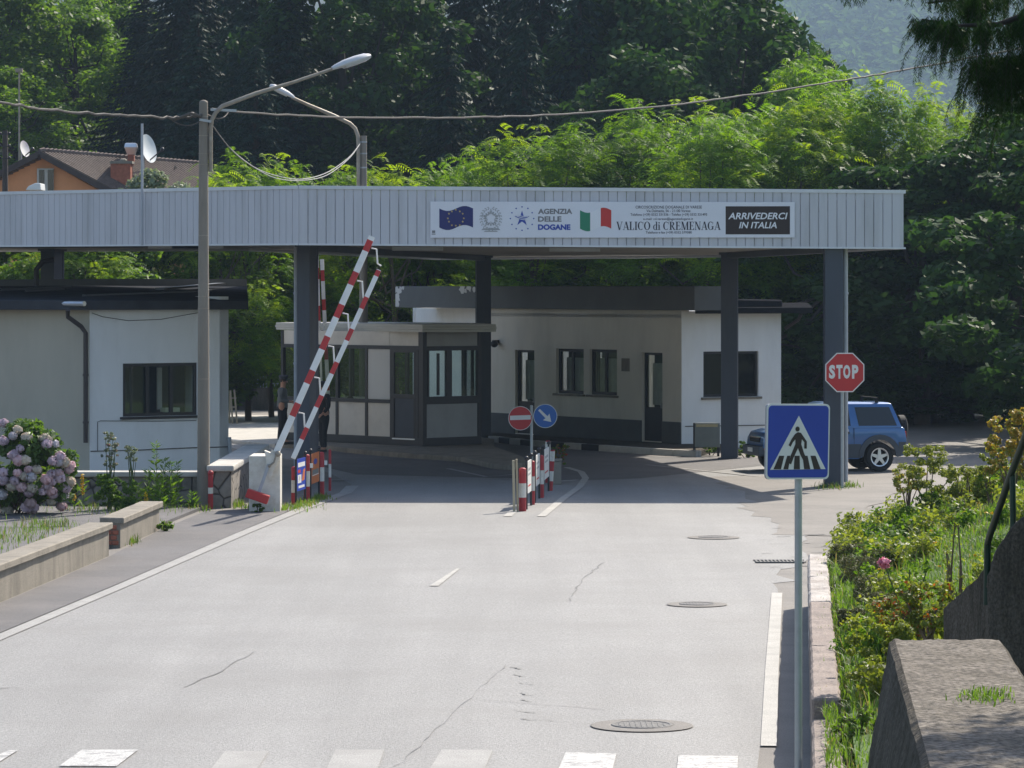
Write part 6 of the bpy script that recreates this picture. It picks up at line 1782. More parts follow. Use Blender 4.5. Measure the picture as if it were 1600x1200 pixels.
person("officer in peaked cap and grey shirt standing left of the blue column", b, (.85, -.2), 'shirt_grey', cap='cap_blue', h=1.86, arm={-1: ((.02, .24, 1.14), (.26, .14, 1.10)), 1: ((.03, .24, 1.14), (.26, .10, 1.12))})
b = W(506, 700, 93.3); b.z = .02
person("officer in dark uniform standing behind the barrier rails before the booth", b, (-.7, -.6), 'uniform', cap='cap_blue', h=1.86)
b = W(727, 700, 95.6); b.z = -.32
person("clerk in pale blue shirt sitting behind the booth's right window", b, (-.5, -.8), 'shirt_blue', sit=True, arm={-1: ((.10, .24, 1.16), (.30, .14, 1.22)), 1: ((.10, .24, 1.16), (.30, .12, 1.24))})
b = W(547, 700, 97.6); b.z = -.38
person("shadowy clerk sitting low behind the booth's left window", b, (.4, -.8), 'uniform', sit=True, arm={-1: ((.10, .24, 1.16), (.30, .14, 1.22)), 1: ((.10, .24, 1.16), (.30, .12, 1.24))})

# ================================================================ VEGETATION
def unit(a): return a / np.maximum(np.linalg.norm(a, axis=-1, keepdims=True), 1e-9)
def quads(P, U, V, shape='diamond'):
    """one leaf per row: centre P, half-length vector U, half-width vector V"""
    n = len(P)
    if shape == 'diamond':
        v = np.stack([P - U, P + V - U * .1, P + U, P - V - U * .1], 1)
    else:
        v = np.stack([P - U - V, P - U + V, P + U + V * .5, P + U - V * .5], 1)
    f = np.arange(4 * n).reshape(n, 4)
    return v.reshape(-1, 3), f
def merge(parts):
    vs, fs, ms, b = [], [], [], 0
    for v, f, m in parts:
        vs.append(v); fs.append(f + b); ms.append(np.full(len(f), m)); b += len(v)
    return np.concatenate(vs), np.concatenate(fs), np.concatenate(ms)
def leaf_cloud(rng, centres, radii, n_each, size, up=.5, flat=.75):
    Ps, Us, Vs = [], [], []
    for c, r, n in zip(centres, radii, n_each):
        n = int(n)
        d = unit(rng.normal(size=(n, 3))); rad = r * rng.uniform(.35, 1.0, (n, 1)) ** .6
        p = np.asarray(c) + d * rad * np.array([1, 1, flat])
        nrm = unit(d * .6 + rng.normal(size=(n, 3)) * .6 + np.array([0, 0, up]))
        t = unit(np.cross(nrm, rng.normal(size=(n, 3)))); w = np.cross(nrm, t)
        s = size * rng.uniform(.6, 1.3, (n, 1))
        Ps.append(p); Us.append(t * s); Vs.append(w * s * .55)
    return quads(np.concatenate(Ps), np.concatenate(Us), np.concatenate(Vs))
def limbs_mb(mb, rng, H, tops, r0, z_split=(.25, .6)):
    trunk_top = np.array([rng.normal() * .2, rng.normal() * .2, H * .72])
    mid = np.array([rng.normal() * .15, rng.normal() * .15, H * .35])
    mb.tube([(0, 0, -.3), tuple(mid), tuple(trunk_top)], [r0, r0 * .75, r0 * .3], 9)
    for c in tops:
        t = rng.uniform(*z_split); p = mid * (t / .35) if t < .35 else mid + (trunk_top - mid) * ((t - .35) / .37)
        p = np.array([p[0], p[1], H * t]); c = np.asarray(c)
        m = (p + c) / 2 + np.array([0, 0, -.06 * H]) + rng.normal(size=3) * .15
        mb.tube([tuple(p), tuple(m), tuple(c)], [r0 * .38, r0 * .22, r0 * .06], 6, cap=False)
class Proto: pass
def broadleaf(seed, H, R, n_cl, n_leaf, size, z0=.25, flat=.75, up=.5, rc=(.16, .30)):
    rng = np.random.default_rng(seed); p = Proto(); p.H = H
    cs, rs = [], []
    for k in range(n_cl):
        z = rng.uniform(z0, .93); prof = math.sin(math.pi * min(1, (z - z0 + .10) / (1.04 - z0))) ** .6
        a = rng.uniform(0, 2 * math.pi); rr = R * prof * rng.uniform(.3, 1.0) ** .5
        cs.append((rr * math.cos(a), rr * math.sin(a), H * z)); rs.append(R * rng.uniform(*rc))
    ne = np.array(rs) ** 2; ne = ne / ne.sum() * n_leaf
    p.v, p.f = leaf_cloud(rng, cs, rs, ne, size, up, flat)
    top = p.v[:, 2].max(); p.H = top
    mb = MB(); limbs_mb(mb, rng, H, [cs[i] for i in rng.choice(n_cl, min(16, n_cl), False)], H * .018 + .04); p.mb = mb
    return p
def robinia(seed, H, R, n_br, n_fr, z0=.22):
    """open crown of arching compound leaves: each leaf a drooping rachis with paired leaflets"""
    rng = np.random.default_rng(seed); p = Proto()
    tips = []
    for k in range(n_br):
        z = rng.uniform(z0, .96); prof = math.sin(math.pi * min(1, (z - z0 + .12) / (1.10 - z0))) ** .55
        a = rng.uniform(0, 2 * math.pi); rr = R * prof * rng.uniform(.25, 1.0) ** .5
        tips.append((rr * math.cos(a), rr * math.sin(a), H * z))
    tips = np.array(tips)
    idx = rng.integers(0, n_br, n_fr)
    base = tips[idx] + rng.normal(size=(n_fr, 3)) * np.array([.34, .34, .26])
    out = unit(base * np.array([1, 1, 0]) * .25 + rng.normal(size=(n_fr, 3)) * np.array([1, 1, .35]) + np.array([0, 0, .35]))
    Lf = rng.uniform(.34, .72, (n_fr, 1)); bright_frond = (rng.uniform(size=n_br) < .32)[idx] & (base[:, 2] > tips[idx, 2] - .1)  # brighter colour on upper fronds of some branches, imitating sunlit clump tops
    parts_v = []
    side = unit(np.cross(out, np.array([0, 0, 1.0]) + rng.normal(size=(n_fr, 3)) * .25))
    nl = 8
    for k in range(nl):
        t = (k + .7) / nl
        pos = base + out * Lf * t + np.array([0, 0, -1.0]) * Lf * (t ** 2) * .55
        tang = unit(out + np.array([0, 0, -1.0]) * 2 * t * .55)
        for s in (-1, 1):
            dirn = unit(side * s + tang * .35 + np.array([0, 0, -.25]))
            ln = Lf * .145 * (1.1 - .35 * t); c = pos + dirn * ln
            w = tang * Lf * .045
            v, f = quads(c, dirn * ln, w); parts_v.append((v, f, 0))
    p.v, p.f, _ = merge(parts_v); p.mi = np.tile(bright_frond.astype(int), 2 * nl); p.H = p.v[:, 2].max()
    mb = MB(); limbs_mb(mb, rng, H, [tuple(tips[i]) for i in rng.choice(n_br, min(18, n_br), False)], H * .011 + .03); p.mb = mb
    return p
def spruce(seed, H, R, tiers, per, sprays):
    rng = np.random.default_rng(seed); p = Proto(); P, U, V = [], [], []
    mb = MB(); mb.tube([(0, 0, -.3), (0, 0, H * .5), (0, 0, H * .98)], [H * .013 + .1, H * .009 + .05, .03], 8)
    for i in range(tiers):
        t = (i + .3) / tiers; z = H * (.06 + .93 * t); r = R * (1 - t) ** .85 * rng.uniform(.85, 1.08) + .12
        for k in range(max(5, int(per * (1 - .55 * t)))):
            a = rng.uniform(0, 2 * math.pi); ln = r * rng.uniform(.7, 1.12); d = np.array([math.cos(a), math.sin(a), 0])
            n = max(4, int(sprays * ln / R)); s = rng.uniform(.12, 1, n)[:, None]
            zz = z - ln * (.30 * s + .18 * s ** 2) + ln * .16 * s ** 3
            pos = d * (ln * s); pos[:, 2] = zz[:, 0]
            tang = np.cross(d, [0, 0, 1.0]); sd = rng.choice([-1, 1], n)[:, None]
            dirn = unit(d * .5 + tang * sd * rng.uniform(.2, .9, (n, 1)) + np.array([0, 0, -1.0]) * rng.uniform(.35, 1.1, (n, 1)))
            L_ = rng.uniform(.22, .50, (n, 1)) * (1.1 - .4 * s)
            w = unit(np.cross(dirn, rng.normal(size=(n, 3))))
            P.append(pos + dirn * L_ * .5); U.append(dirn * L_); V.append(w * L_ * .22)
    p.v, p.f = quads(np.concatenate(P), np.concatenate(U), np.concatenate(V)); p.H = p.v[:, 2].max(); p.mb = mb
    return p
def proto_meshes(p, key, m_leaf, m_bark):
    mi = getattr(p, 'mi', None)
    o = np_mesh(key + "_crown", p.v, p.f, [M[m_leaf], M['lf_robinia_bright']] if mi is not None else M[m_leaf], mi=mi); p.crown = o.data; bpy.data.objects.remove(o)
    o = p.mb.build("trunk", M[m_bark], None, smooth=True); p.trunk = o.data; bpy.data.objects.remove(o)
    p.leaf = m_leaf
    return p
PR = {
    'robinia': [proto_meshes(robinia(11 + k, 9.0, 2.7, 62, 2700), 'robinia', 'lf_robinia', 'bark') for k in range(3)],
    'dark': [proto_meshes(broadleaf(21 + k, 16.0, 4.6, 90, 17000, .19, z0=.12), 'broadleaf', 'lf_dark', 'bark_dark') for k in range(2)],
    'mid': [proto_meshes(broadleaf(31 + k, 11.0, 3.6, 80, 13000, .15, z0=.10), 'broadleaf', 'lf_mid', 'bark_dark') for k in range(2)],
    'spruce': [proto_meshes(spruce(41 + k, 24.0, 4.4, 46, 30, 34), 'spruce', 'lf_spruce', 'bark_dark') for k in range(2)],
    'olive': [proto_meshes(broadleaf(51, 8.0, 1.7, 40, 6500, .09, z0=.3), 'greyleaf', 'lf_olive', 'bark')],
    'shade': [proto_meshes(broadleaf(61 + k, 12.0, 4.2, 60, 14000, .17, z0=.10, flat=.55, rc=(.14, .26)), 'broadleaf', 'lf_dark', 'bark_dark') for k in range(2)],
}
rv = random.Random(77)
def tree(kind, px, ytop, d, label, group, wide=1.0, name=None):
    p = rv.choice(PR[kind]); x = L(px, d); z0 = terrain(x, d); zt_ = EYE + (HOR - ytop) / F * d
    s = (zt_ - z0) / p.H
    nm = name or {'robinia': 'robinia_tree', 'dark': 'broadleaf_tree', 'mid': 'broadleaf_tree', 'spruce': 'spruce_tree', 'olive': 'grey_leaved_tree', 'shade': 'broadleaf_tree'}[kind]
    t = thing(nm, label, "tree", (x, d, z0), rv.uniform(0, 6.28), group)
    w = s ** .6 * wide
    t.scale = (w, w, s)
    for nme, me in (("crown", p.crown), ("trunk", p.trunk)):
        o = bpy.data.objects.new(nme, me); COL.objects.link(o); o.parent = t
    return t
GA = "bright robinia trees behind the canopy roof"
for px, yt, d, lab in ((352, 238, 114, "robinia with light green leaves just right of the nearer concrete pole, above the roof"),
                       (425, 262, 117, "low robinia under the drooping lamp cable, above the roof edge"),
                       (492, 252, 119, "small robinia below the second street lamp arm"),
                       (618, 226, 115, "robinia with arching fronds right of the second pole"),
                       (388, 250, 116, "light green robinia between the nearer pole and the drooping lamp cable"), (560, 262, 121, "robinia partly hidden behind the second concrete pole"),
                       (690, 236, 118, "robinia above the blue flag end of the banner"),
                       (760, 214, 121, "robinia above the emblem on the banner"),
                       (838, 166, 117, "tall robinia with a pointed top above the agency lettering"),
                       (905, 178, 121, "robinia above the tricolour flag"),
                       (975, 172, 117, "robinia above the left end of the serif lettering"),
                       (1045, 160, 122, "robinia above the small print of the banner"),
                       (1115, 146, 118, "robinia above the right end of the serif lettering"),
                       (1190, 122, 121, "robinia above the brown banner panel, crossed by the long cable"),
                       (1262, 150, 117, "robinia above the banner's right end, below the distant hill"),
                       (1332, 104, 121, "robinia above the right canopy corner, touching the long cable"),
                       (1405, 108, 118, "robinia just right of the canopy corner top"),
                       (1478, 122, 122, "robinia below the hanging conifer branches"),
                       (1548, 165, 119, "robinia at the right edge behind the hanging conifer branches")):
    tree('robinia', px, yt + rv.uniform(-24, 22), d + rv.uniform(-2, 3), lab, GA, rv.uniform(.85, 1.1))
GB = "trees filling the view under the canopy roof"
for px, yt, d, kd_, lab in ((-25, 325, 110, 'mid', "bushy tree cut by the left edge under the canopy"), (60, 330, 112, 'mid', "bushy tree behind the customs house roof at the left edge"), (172, 345, 111, 'mid', "mid green tree left of the thin aerial pole under the canopy"), (128, 330, 109, 'robinia', "light green robinia seen under the canopy above the customs house roof"),
                            (215, 325, 113, 'mid', "mid green tree seen under the canopy above the customs house"), (300, 330, 115, 'mid', "mid green tree behind the concrete pole under the canopy"),
                            (385, 350, 134, 'mid', "tree behind the bar fence beside the customs house corner"), (452, 340, 132, 'robinia', "robinia behind the bar fence left of the blue column"),
                            (420, 300, 141, 'mid', "taller tree farther behind the bar fence"), (520, 340, 121, 'mid', "tree behind the booth between the barrier rails"),
                            (640, 350, 119, 'mid', "tree behind the peeling end of the office roof band"), (700, 340, 123, 'robinia', "light robinia behind the office roof band under the canopy"),
                            (810, 350, 119, 'robinia', "robinia over the office roof right of the rear column"), (900, 355, 121, 'mid', "tree above the middle of the office roof"),
                            (1000, 350, 119, 'mid', "tree above the right end of the office roof band"), (1090, 350, 121, 'robinia', "robinia left of the middle right column under the canopy"),
                            (1180, 340, 117, 'mid', "tree between the two right columns above the office eave"), (1262, 360, 116, 'mid', "tree right of the office wall behind the stop sign column")):
    tree(kd_, px, yt, d, lab, GB, 1.05)
tree('olive', 238, 262, 119, "small grey leaved tree before the brown house roof", None, 1.2)
tree('mid', 140, 232, 143, "bright low bush on the meadow above the brown roof ridge", None, .5)
GC = "dark spruces on the slope behind"
for px, yt, d, lab in ((225, -40, 176, "dark spruce behind the orange house roof, nearest the pale trees"), (290, -190, 168, "tall dark spruce above the house chimney"), (350, -300, 174, "tallest dark spruce above the nearer concrete pole"),
                       (405, -150, 162, "dark spruce behind the long lamp arm"), (452, -60, 156, "dark spruce left of the nearer lamp head with a pale right edge"), (310, 20, 152, "lower dark spruce at the foot of the stand behind the drooping lamp cable"), (400, 70, 150, "lowest dark spruce under the lamp arm"),
                       (665, -90, 164, "dark spruce left of centre above the banner flags"), (725, -200, 170, "tall dark spruce in the middle of the slope"), (790, -300, 174, "tallest spruce above the agency lettering"),
                       (850, -220, 164, "dark spruce right of centre above the tricolour flag"), (905, -90, 158, "dark spruce at the right end of the spruce stand"), (610, -20, 176, "dark spruce half hidden behind the leafy tree by the lamp head"), (700, 40, 152, "lower dark spruce at the foot of the middle stand"), (820, 30, 152, "lower dark spruce below the tallest middle spruces")):
    tree('spruce', px, yt, d, lab, GC, 1.2)
GD = "dark leafy trees on the slope behind"
for px, yt, d, lab in ((545, -120, 158, "dark leafy tree right of the lamp head"), (600, -60, 166, "dark leafy tree above the second pole"), (985, -60, 160, "dark leafy tree right of the spruce stand"),
                       (1060, -90, 168, "dark leafy tree above the serif lettering"), (1130, -40, 158, "dark leafy tree with glinting leaves beside the distant hill view"), (1180, 10, 164, "dark leafy tree nearest the distant hill view"),
                       (560, 60, 172, "dark leafy tree farther back behind the second lamp arm"), (1010, 70, 152, "lower dark leafy tree behind the robinias right of the spruces"), (200, 20, 190, "dark leafy tree between the pale trees and the spruces")):
    tree('dark', px, yt, d, lab, GD, 1.1)
tree('robinia', 1262, 62, 150, "feathery pale green tree standing against the distant hill", None, .9)
GE = "lighter green trees at upper left"
for px, yt, d, lab in ((-30, -60, 175, "light green leafy tree cut by the left picture edge"), (45, -90, 182, "light green leafy tree behind the thin pale mast"), (70, -150, 205, "light green leafy tree farthest back at upper left"), (110, 5, 178, "light green leafy tree above the meadow at left"), (15, 100, 160, "lower green tree behind the dark wooden pole"), (175, -30, 190, "green leafy tree between the mast and the spruces")):
    tree('mid', px, yt, d, lab, GE, 1.25)
GF = "shaded wood right of the blue car"
for px, yt, d, lab in ((1300, 290, 113, "shaded tree just right of the stop sign column"), (1368, 250, 117, "shaded tree behind the blue car's roof"), (1440, 240, 113, "shaded tree right of the blue car"),
                       (1510, 230, 118, "shaded tree with low branches over the dark yard edge"), (1585, 210, 112, "shaded tree at the right picture edge above the yellow shrub"), (1650, 150, 116, "shaded tree mostly outside the right edge"),
                       (1340, 360, 122, "deeper shaded tree glimpsed behind the stop sign"), (1480, 330, 124, "deeper shaded tree in the dark gap right of the car"), (1240, 420, 118, "shaded tree between the office and the right column")):
    tree('shade', px, yt, d, lab, GF, 1.25)
for px, yt, d, lab in ((1362, 555, 118, "low dark thicket bush behind the blue car"), (1425, 545, 120, "low dark thicket bush at the yard edge right of the car"), (1490, 560, 117, "low dark thicket bush in the middle of the dark yard edge"),
                       (1545, 540, 120, "low dark thicket bush left of the yellow shrub"), (1605, 550, 116, "low dark thicket bush at the right edge of the picture"), (1460, 575, 114.5, "lowest dark bush at the back of the shaded yard")):
    tree('shade', px, yt, d, lab, "thicket along the shaded yard edge", 1.6, name="thicket_bush")
# trees that wholly stand right of the picture, whose shade falls on the yard
for px, yt, d in ((1690, 120, 104), (1720, 160, 96)):
    tree('shade', px, yt, d, "shaded tree in the wood beyond the right edge of the picture", GF, 1.2)

# ---------------------------------------------------------------- far wooded hill
M['lf_far'] = leaf_mat('far_leaf', (0.006, 0.018, 0.010), (0.09, 0.15, 0.05), 0.3, (1.3, 1.4, 0.6), gloss=0.0)
rng = np.random.default_rng(5)
n = 2400
yy = 1560 + 1100 * rng.uniform(0, 1, n) ** 1.1; xx = rng.uniform(.03, .16, n) * yy
keep = np.ones(n, bool)
cs = np.stack([xx, yy, np.array([terrain(a, b) for a, b in zip(xx, yy)]) + 3.0], 1)
rs = rng.uniform(6, 16.0, n)
v, f = leaf_cloud(rng, cs, rs, np.full(n, 60), 3.2, .7, .9)
tag(np_mesh("distant_wood", v, f, M['lf_far']), kind="stuff")
far = thing("house", "tiny pinkish house on the distant hill at the top edge", "house", tuple(W(1428, 12, 2300)))
c = W(1428, 14, 2300)
mb = MB(); mb.box(c + Vector((0, 0, -1.5)), (13, 15, 9)); mb.build("wall", M['stucco_cream'], far)
mb = MB(); mb.loft([[c + Vector((-7, sy * 8, 3)), c + Vector((7, sy * 8, 3)), c + Vector((0, sy * 8, 6))] for sy in (-1, 1)]); mb.build("roof", M['brick'], far)

# ---------------------------------------------------------------- grass and weeds
rng = np.random.default_rng(6)
def blades(pos, hmin, hmax, w, lean=.5):
    n = len(pos); h = rng.uniform(hmin, hmax, (n, 1)); a = rng.uniform(0, 2 * math.pi, n)
    d = np.stack([np.cos(a), np.sin(a), np.zeros(n)], 1); ln = rng.uniform(.1, lean, (n, 1))
    side = np.stack([-np.sin(a), np.cos(a), np.zeros(n)], 1)
    b = pos; m = pos + np.array([0, 0, 1.0]) * h * .6 + d * h * ln * .35; t = pos + np.array([0, 0, 1.0]) * h * (1 - ln * .3) + d * h * ln
    ww = w * rng.uniform(.7, 1.3, (n, 1))
    v = np.stack([b - side * ww, b + side * ww, m + side * ww * .7, m - side * ww * .7, t + side * ww * .1, t - side * ww * .1], 1).reshape(-1, 3)
    k = np.arange(n)[:, None] * 6
    f = np.concatenate([k + np.array([0, 1, 2, 3]), k + np.array([3, 2, 4, 5])], 0)
    return v, f, n
n = 190000
y = 26 + 53 * rng.uniform(0, 1, n) ** .8; e = rng.uniform(0, 1, n) ** 1.35 * 9
clump = np.sin(y * 1.9 + e * 2.3) + np.sin(y * .7 - e * 3.1) + rng.normal(size=n) * .8
P = []
for a, b, c in zip(y, e, clump):
    if c < -1.9: continue
    x = bank_left(a) + b - (.22 if a < 47 and c > .0 else .06)
    if x > a * .16: continue
    P.append((x, a, max(bank_h(x, a), .6 if a < 47 else 0) - .01))
P = np.array(P)
v, f, n = blades(P, .035, .15, .006, 1.1)
mi = np.tile((rng.uniform(size=n) < .10).astype(int), 2)
tag(np_mesh("grass", v, f, [M['lf_grass'], M['lf_dry']], mi=mi), kind="stuff")
def patch(px_list, n, hmin, hmax, w, name="grass", zoff=0, lean=.7, mats=('lf_grass', 'lf_dry')):
    pts = []
    for (px, py, spx, sy) in px_list:
        for k in range(n):
            g = G(px + rng.normal() * spx, py + rng.normal() * sy); pts.append((g.x, g.y, g.z + zoff))
    v, f, nn = blades(np.array(pts), hmin, hmax, w, lean)
    mi = np.tile((rng.uniform(size=nn) < .2).astype(int), 2)
    return np_mesh(name, v, f, [M[m] for m in mats], mi=mi)
tag(patch([(25, 842, 40, 9), (-10, 855, 40, 12), (75, 828, 22, 5), (160, 800, 40, 5), (240, 795, 35, 5)], 420, .04, .17, .006, zoff=.05), kind="stuff")
tag(patch([(455, 795, 16, 3), (480, 788, 10, 3), (500, 780, 8, 2), (402, 795, 9, 2)], 260, .04, .14, .009), kind="stuff")
tag(patch([(1296, 763, 12, 1.5), (1326, 761, 10, 1.5), (300, 797, 16, 2), (258, 826, 5, 2), (205, 848, 6, 2), (372, 791, 6, 2)], 120, .05, .18, .009), kind="stuff")
# coarser tufts and broad-leaved weeds through the bank
n = 15000
y = 27 + 45 * rng.uniform(0, 1, n) ** .9; e = rng.uniform(0, 1, n) ** 1.2 * 7; P = []
for a, b in zip(y, e):
    x = bank_left(a) + b
    if x > a * .16 or math.sin(a * 1.3 + b * 2.1) + math.sin(a * .47 - b * 1.7) + rng.normal() * .5 < .35: continue
    P.append((x, a, bank_h(x, a) - .01))
v, f, n = blades(np.array(P), .12, .34, .006, 1.0)
mi = np.tile((rng.uniform(size=n) < .25).astype(int), 2)
tag(np_mesh("grass", v, f, [M['lf_grass'], M['lf_dry']], mi=mi), kind="stuff")
wp = []
for q in range(3):
    cs_ = [(rng.normal() * .05, rng.normal() * .05, rng.uniform(.03, .22)) for _ in range(12)]
    v, f = leaf_cloud(rng, cs_, [.11] * 12, [32] * 12, .026, .6, .8); c_ = np.array(cs_); sv, sf = quads(c_ * .5, c_ * .55, np.tile([[.004, .002, 0]], (12, 1))); v, f, _ = merge([(v, f, 0), (sv, sf, 0)])
    o = np_mesh("foliage", v, f, M[('lf_shrub', 'lf_mid', 'lf_shrub')[q]]); wp.append(o.data); bpy.data.objects.remove(o)
k = 0
while k < 150:
    a = rng.uniform(30, 66); b = .05 + 5.5 * rng.uniform() ** 1.6; x = bank_left(a) + b
    if x > a * .155: continue
    t = bpy.data.objects.new("bank_weed", wp[k % 3]); COL.objects.link(t); t.location = (x, a, bank_h(x, a) - .03); s_ = rng.uniform(.8, 1.7); t.scale = (s_, s_, s_ * rng.uniform(.8, 1.3)); t.rotation_euler = (0, 0, rng.uniform(0, 6))
    tag(t, "leafy green weed growing among the grass of the right bank", "weed", "leafy weeds in the bank grass"); k += 1
# moss and grass on top of the near wall
pts = []
for _ in range(260):
    g = G(1540 + rng.normal() * 22, 1088 + rng.normal() * 6, 2.7); pts.append((g.x, g.y, 2.695))
v, f, n = blades(np.array(pts), .01, .04, .003, 1.0); tag(np_mesh("moss", v, f, M['lf_grass']), kind="stuff")
# yellow flowers in the grass
n = 190; fl_ = []
for k in range(n):
    a = rng.uniform(33, 72); b = rng.uniform(.5, 7); x = bank_left(a) + b
    if x > a * .155: continue
    fl_.append((x, a, bank_h(x, a) + rng.uniform(.14, .28)))
fl_ = np.array(fl_)
v, f = leaf_cloud(rng, fl_, np.full(len(fl_), .022), np.full(len(fl_), 9), .02, .9, .4)
tag(np_mesh("wildflowers", v, f, M['pt_yellow']), kind="stuff")

def shrub(name, label, px, ybase, d, h, rx, leaf, n_leaf, size, group=None, z0=None, n_stem=7, cl=26, bare=.35, cat="shrub", stem='stem_brown', extra=None, flat=.7, ztop=1.0):
    x = L(px, d); z = EYE - (ybase - HOR) / F * d if z0 is None else z0
    t = thing(name, label, cat, (x, d, z), 0, group)
    cs, rs = [], []
    cl = int(cl * 1.8)
    for k in range(cl):
        zz = rng.uniform(bare, ztop); a = rng.uniform(0, 2 * math.pi); rr = rx * rng.uniform(.1, 1) ** .5 * (1 - .35 * abs(zz - .65))
        cs.append((rr * math.cos(a), rr * math.sin(a), h * zz)); rs.append(min(rx, h) * rng.uniform(.12, .25))
    ne = np.array(rs) ** 2; v, f = leaf_cloud(rng, cs, rs, ne / ne.sum() * n_leaf * 2.6, size * .72, .5, flat)
    if extra:
        m_, frac = extra; mi = (rng.uniform(size=len(f)) < frac).astype(int); np_mesh("foliage", v, f, [M[leaf], M[m_]], t, mi)
    else: np_mesh("foliage", v, f, M[leaf], t)
    mb = MB()
    for k in range(n_stem):
        c = np.array(cs[rng.integers(len(cs))]); m = c * np.array([.45, .45, .5]) + rng.normal(size=3) * .03
        mb.tube([(rng.normal() * .03, rng.normal() * .03, -.12), tuple(m), tuple(c)], [.014, .011, .005], 5, cap=False)
    mb.build("stem", M[stem], t, world=False)
    return t
GS = "loose shrubs along the top of the grass bank"
shrub("shrub", "taller loose yellow green shrub standing before the dark yard right of the car", 1452, 803, 58, 1.10, .44, 'lf_shrub', 1500, .034, GS, bare=.30)
shrub("shrub", "bent bare stemmed shrub left of the taller loose shrub", 1418, 800, 59, .78, .30, 'lf_shrub', 800, .032, GS, bare=.45, extra=('lf_yellow', .25))
shrub("shrub", "low dark leaved shrub at the foot of the taller loose shrub", 1452, 802, 57.5, .34, .22, 'lf_mid', 450, .034, GS, bare=.2)
shrub("shrub", "low spreading shrub between the loose shrub and the handrail", 1512, 790, 56, .60, .42, 'lf_shrub', 1200, .034, GS, bare=.2)
shrub("shrub", "slender light green shrub left of the handrail", 1556, 800, 53, .95, .24, 'lf_shrub', 900, .034, GS, bare=.3)
shrub("shrub", "yellow and rusty leaved shrub at the right edge behind the handrail", 1578, 770, 49, 1.12, .34, 'lf_yellow', 1300, .036, GS, bare=.25, extra=('lf_shrub', .3))
shrub("shrub", "yellow orange leaved shrub cut by the right edge above the handrail", 1612, 760, 47, 1.05, .30, 'lf_yellow', 1000, .036, GS, bare=.2, extra=('lf_shrub', .2))
GH = "clipped dark bushes on the bank beside the kerb"
for px, yb, dd, h, r, lab in ((1322, 890, 46, .36, .22, "farthest dark clipped bush beside the kerb, against the yard"), (1345, 915, 43, .38, .27, "dark clipped bush in the middle of the row beside the kerb"), (1366, 950, 40, .38, .27, "dark clipped bush right of the kerb, second from the near end"),
                              (1392, 975, 38, .36, .25, "nearest dark clipped bush behind the rose stems"), (1330, 985, 37, .24, .14, "small dark clipped bush low beside the kerb"), (1378, 905, 43.5, .40, .25, "dark clipped bush set back up the bank")):
    shrub("clipped_bush", lab, px, yb, dd, h, r, 'lf_hedge', 3600, .016, GH, bare=.02, cl=80, n_stem=3, cat="bush", flat=.9, ztop=.9)
GR = "rose and ground shrubs near the front wall"
shrub("rose_bush", "rose bush with one pink bloom on long bare stems behind the front wall", 1425, 1010, 33, .80, .26, 'lf_mid', 260, .032, GR, bare=.2, n_stem=6, cat="rose bush", stem='stem')
t = [o for o in bpy.data.objects if o.name.startswith("rose_bush") and o.parent is None][-1]
c = W(1381, 880, 33) - t.location
v, f = leaf_cloud(rng, [tuple(c)], [.055], [60], .035, .3, .8); np_mesh("bloom", v, f, M['pt_rose'], t)
mb = MB(); mb.tube([(0, 0, 0), tuple(Vector((c.x * .5, c.y, c.z * .55))), tuple(c)], [.009, .007, .005], 5); mb.build("stem", M['stem'], t, world=False)
shrub("twig_plant", "tall thin bare twigged plant before the stair wall", 1492, 1000, 31.5, 1.15, .12, 'lf_shrub', 120, .02, GR, bare=.3, n_stem=9, cat="plant")
shrub("low_shrub", "yellow green low shrub beside the near kerb", 1372, 1075, 31, .58, .30, 'lf_shrub', 1500, .03, GR, bare=.1)
shrub("low_shrub", "low shrub with reddish leaves at the far end of the front wall", 1415, 1000, 32.5, .36, .30, 'lf_shrub', 900, .03, GR, bare=.1, extra=('lf_red', .3))
shrub("low_shrub", "light green low shrub just beyond the front wall's top edge", 1452, 985, 30, .40, .28, 'lf_shrub', 900, .03, GR, bare=.1, extra=('lf_red', .06))
shrub("low_shrub", "grassy low shrub at the bottom edge between kerb and front wall", 1340, 1190, 28.5, .42, .24, 'lf_grass', 900, .03, GR, bare=.05, extra=('lf_hedge', .3))
# left garden
hyd = thing("hydrangea", "large hydrangea bush with pink, mauve and pale flower heads by the customs house", "hydrangea", (L(40, 66.6), 66.6, .0))
cx, cz, rx, rz = L(30, 66.6), .93, 1.08, .86
rngh = np.random.default_rng(12)
cs = []; rs = []
for k in range(70):
    d_ = rngh.normal(size=3); d_ /= np.linalg.norm(d_); rr = rngh.uniform(.55, 1.03)
    cs.append((cx + d_[0] * rx * rr, 66.6 + d_[1] * .85 * rr, max(.12, cz + d_[2] * rz * rr))); rs.append(.22)
v, f = leaf_cloud(rngh, cs, rs, np.full(70, 110), .075, .6, .8)
np_mesh("foliage", v - np.array(hyd.location), f, M['lf_hyd'], hyd)
mb = MB()
for k in range(14):
    c = cs[k]; mb.tube([(cx + rngh.normal() * .2, 66.6, 0), ((cx + c[0]) / 2, (66.6 + c[1]) / 2, c[2] * .5), c], [.016, .012, .008], 5)
mb.build("stem", M['stem_brown'], hyd)
def head_mesh(m):
    d_ = unit(rngh.normal(size=(120, 3))); P = d_ * .098 * rngh.uniform(.85, 1.05, (120, 1)) * np.array([1, 1, .85])
    nrm = unit(d_ + rngh.normal(size=d_.shape) * .25); t_ = unit(np.cross(nrm, rngh.normal(size=d_.shape))); w = np.cross(nrm, t_)
    v, f = quads(P, t_ * .03, w * .03, 'sq'); o = np_mesh("flower_head", v, f, M[m]); me = o.data; bpy.data.objects.remove(o); return me
HM = [head_mesh(m) for m in ('pt_pink', 'pt_mauve', 'pt_blue', 'pt_cream')]
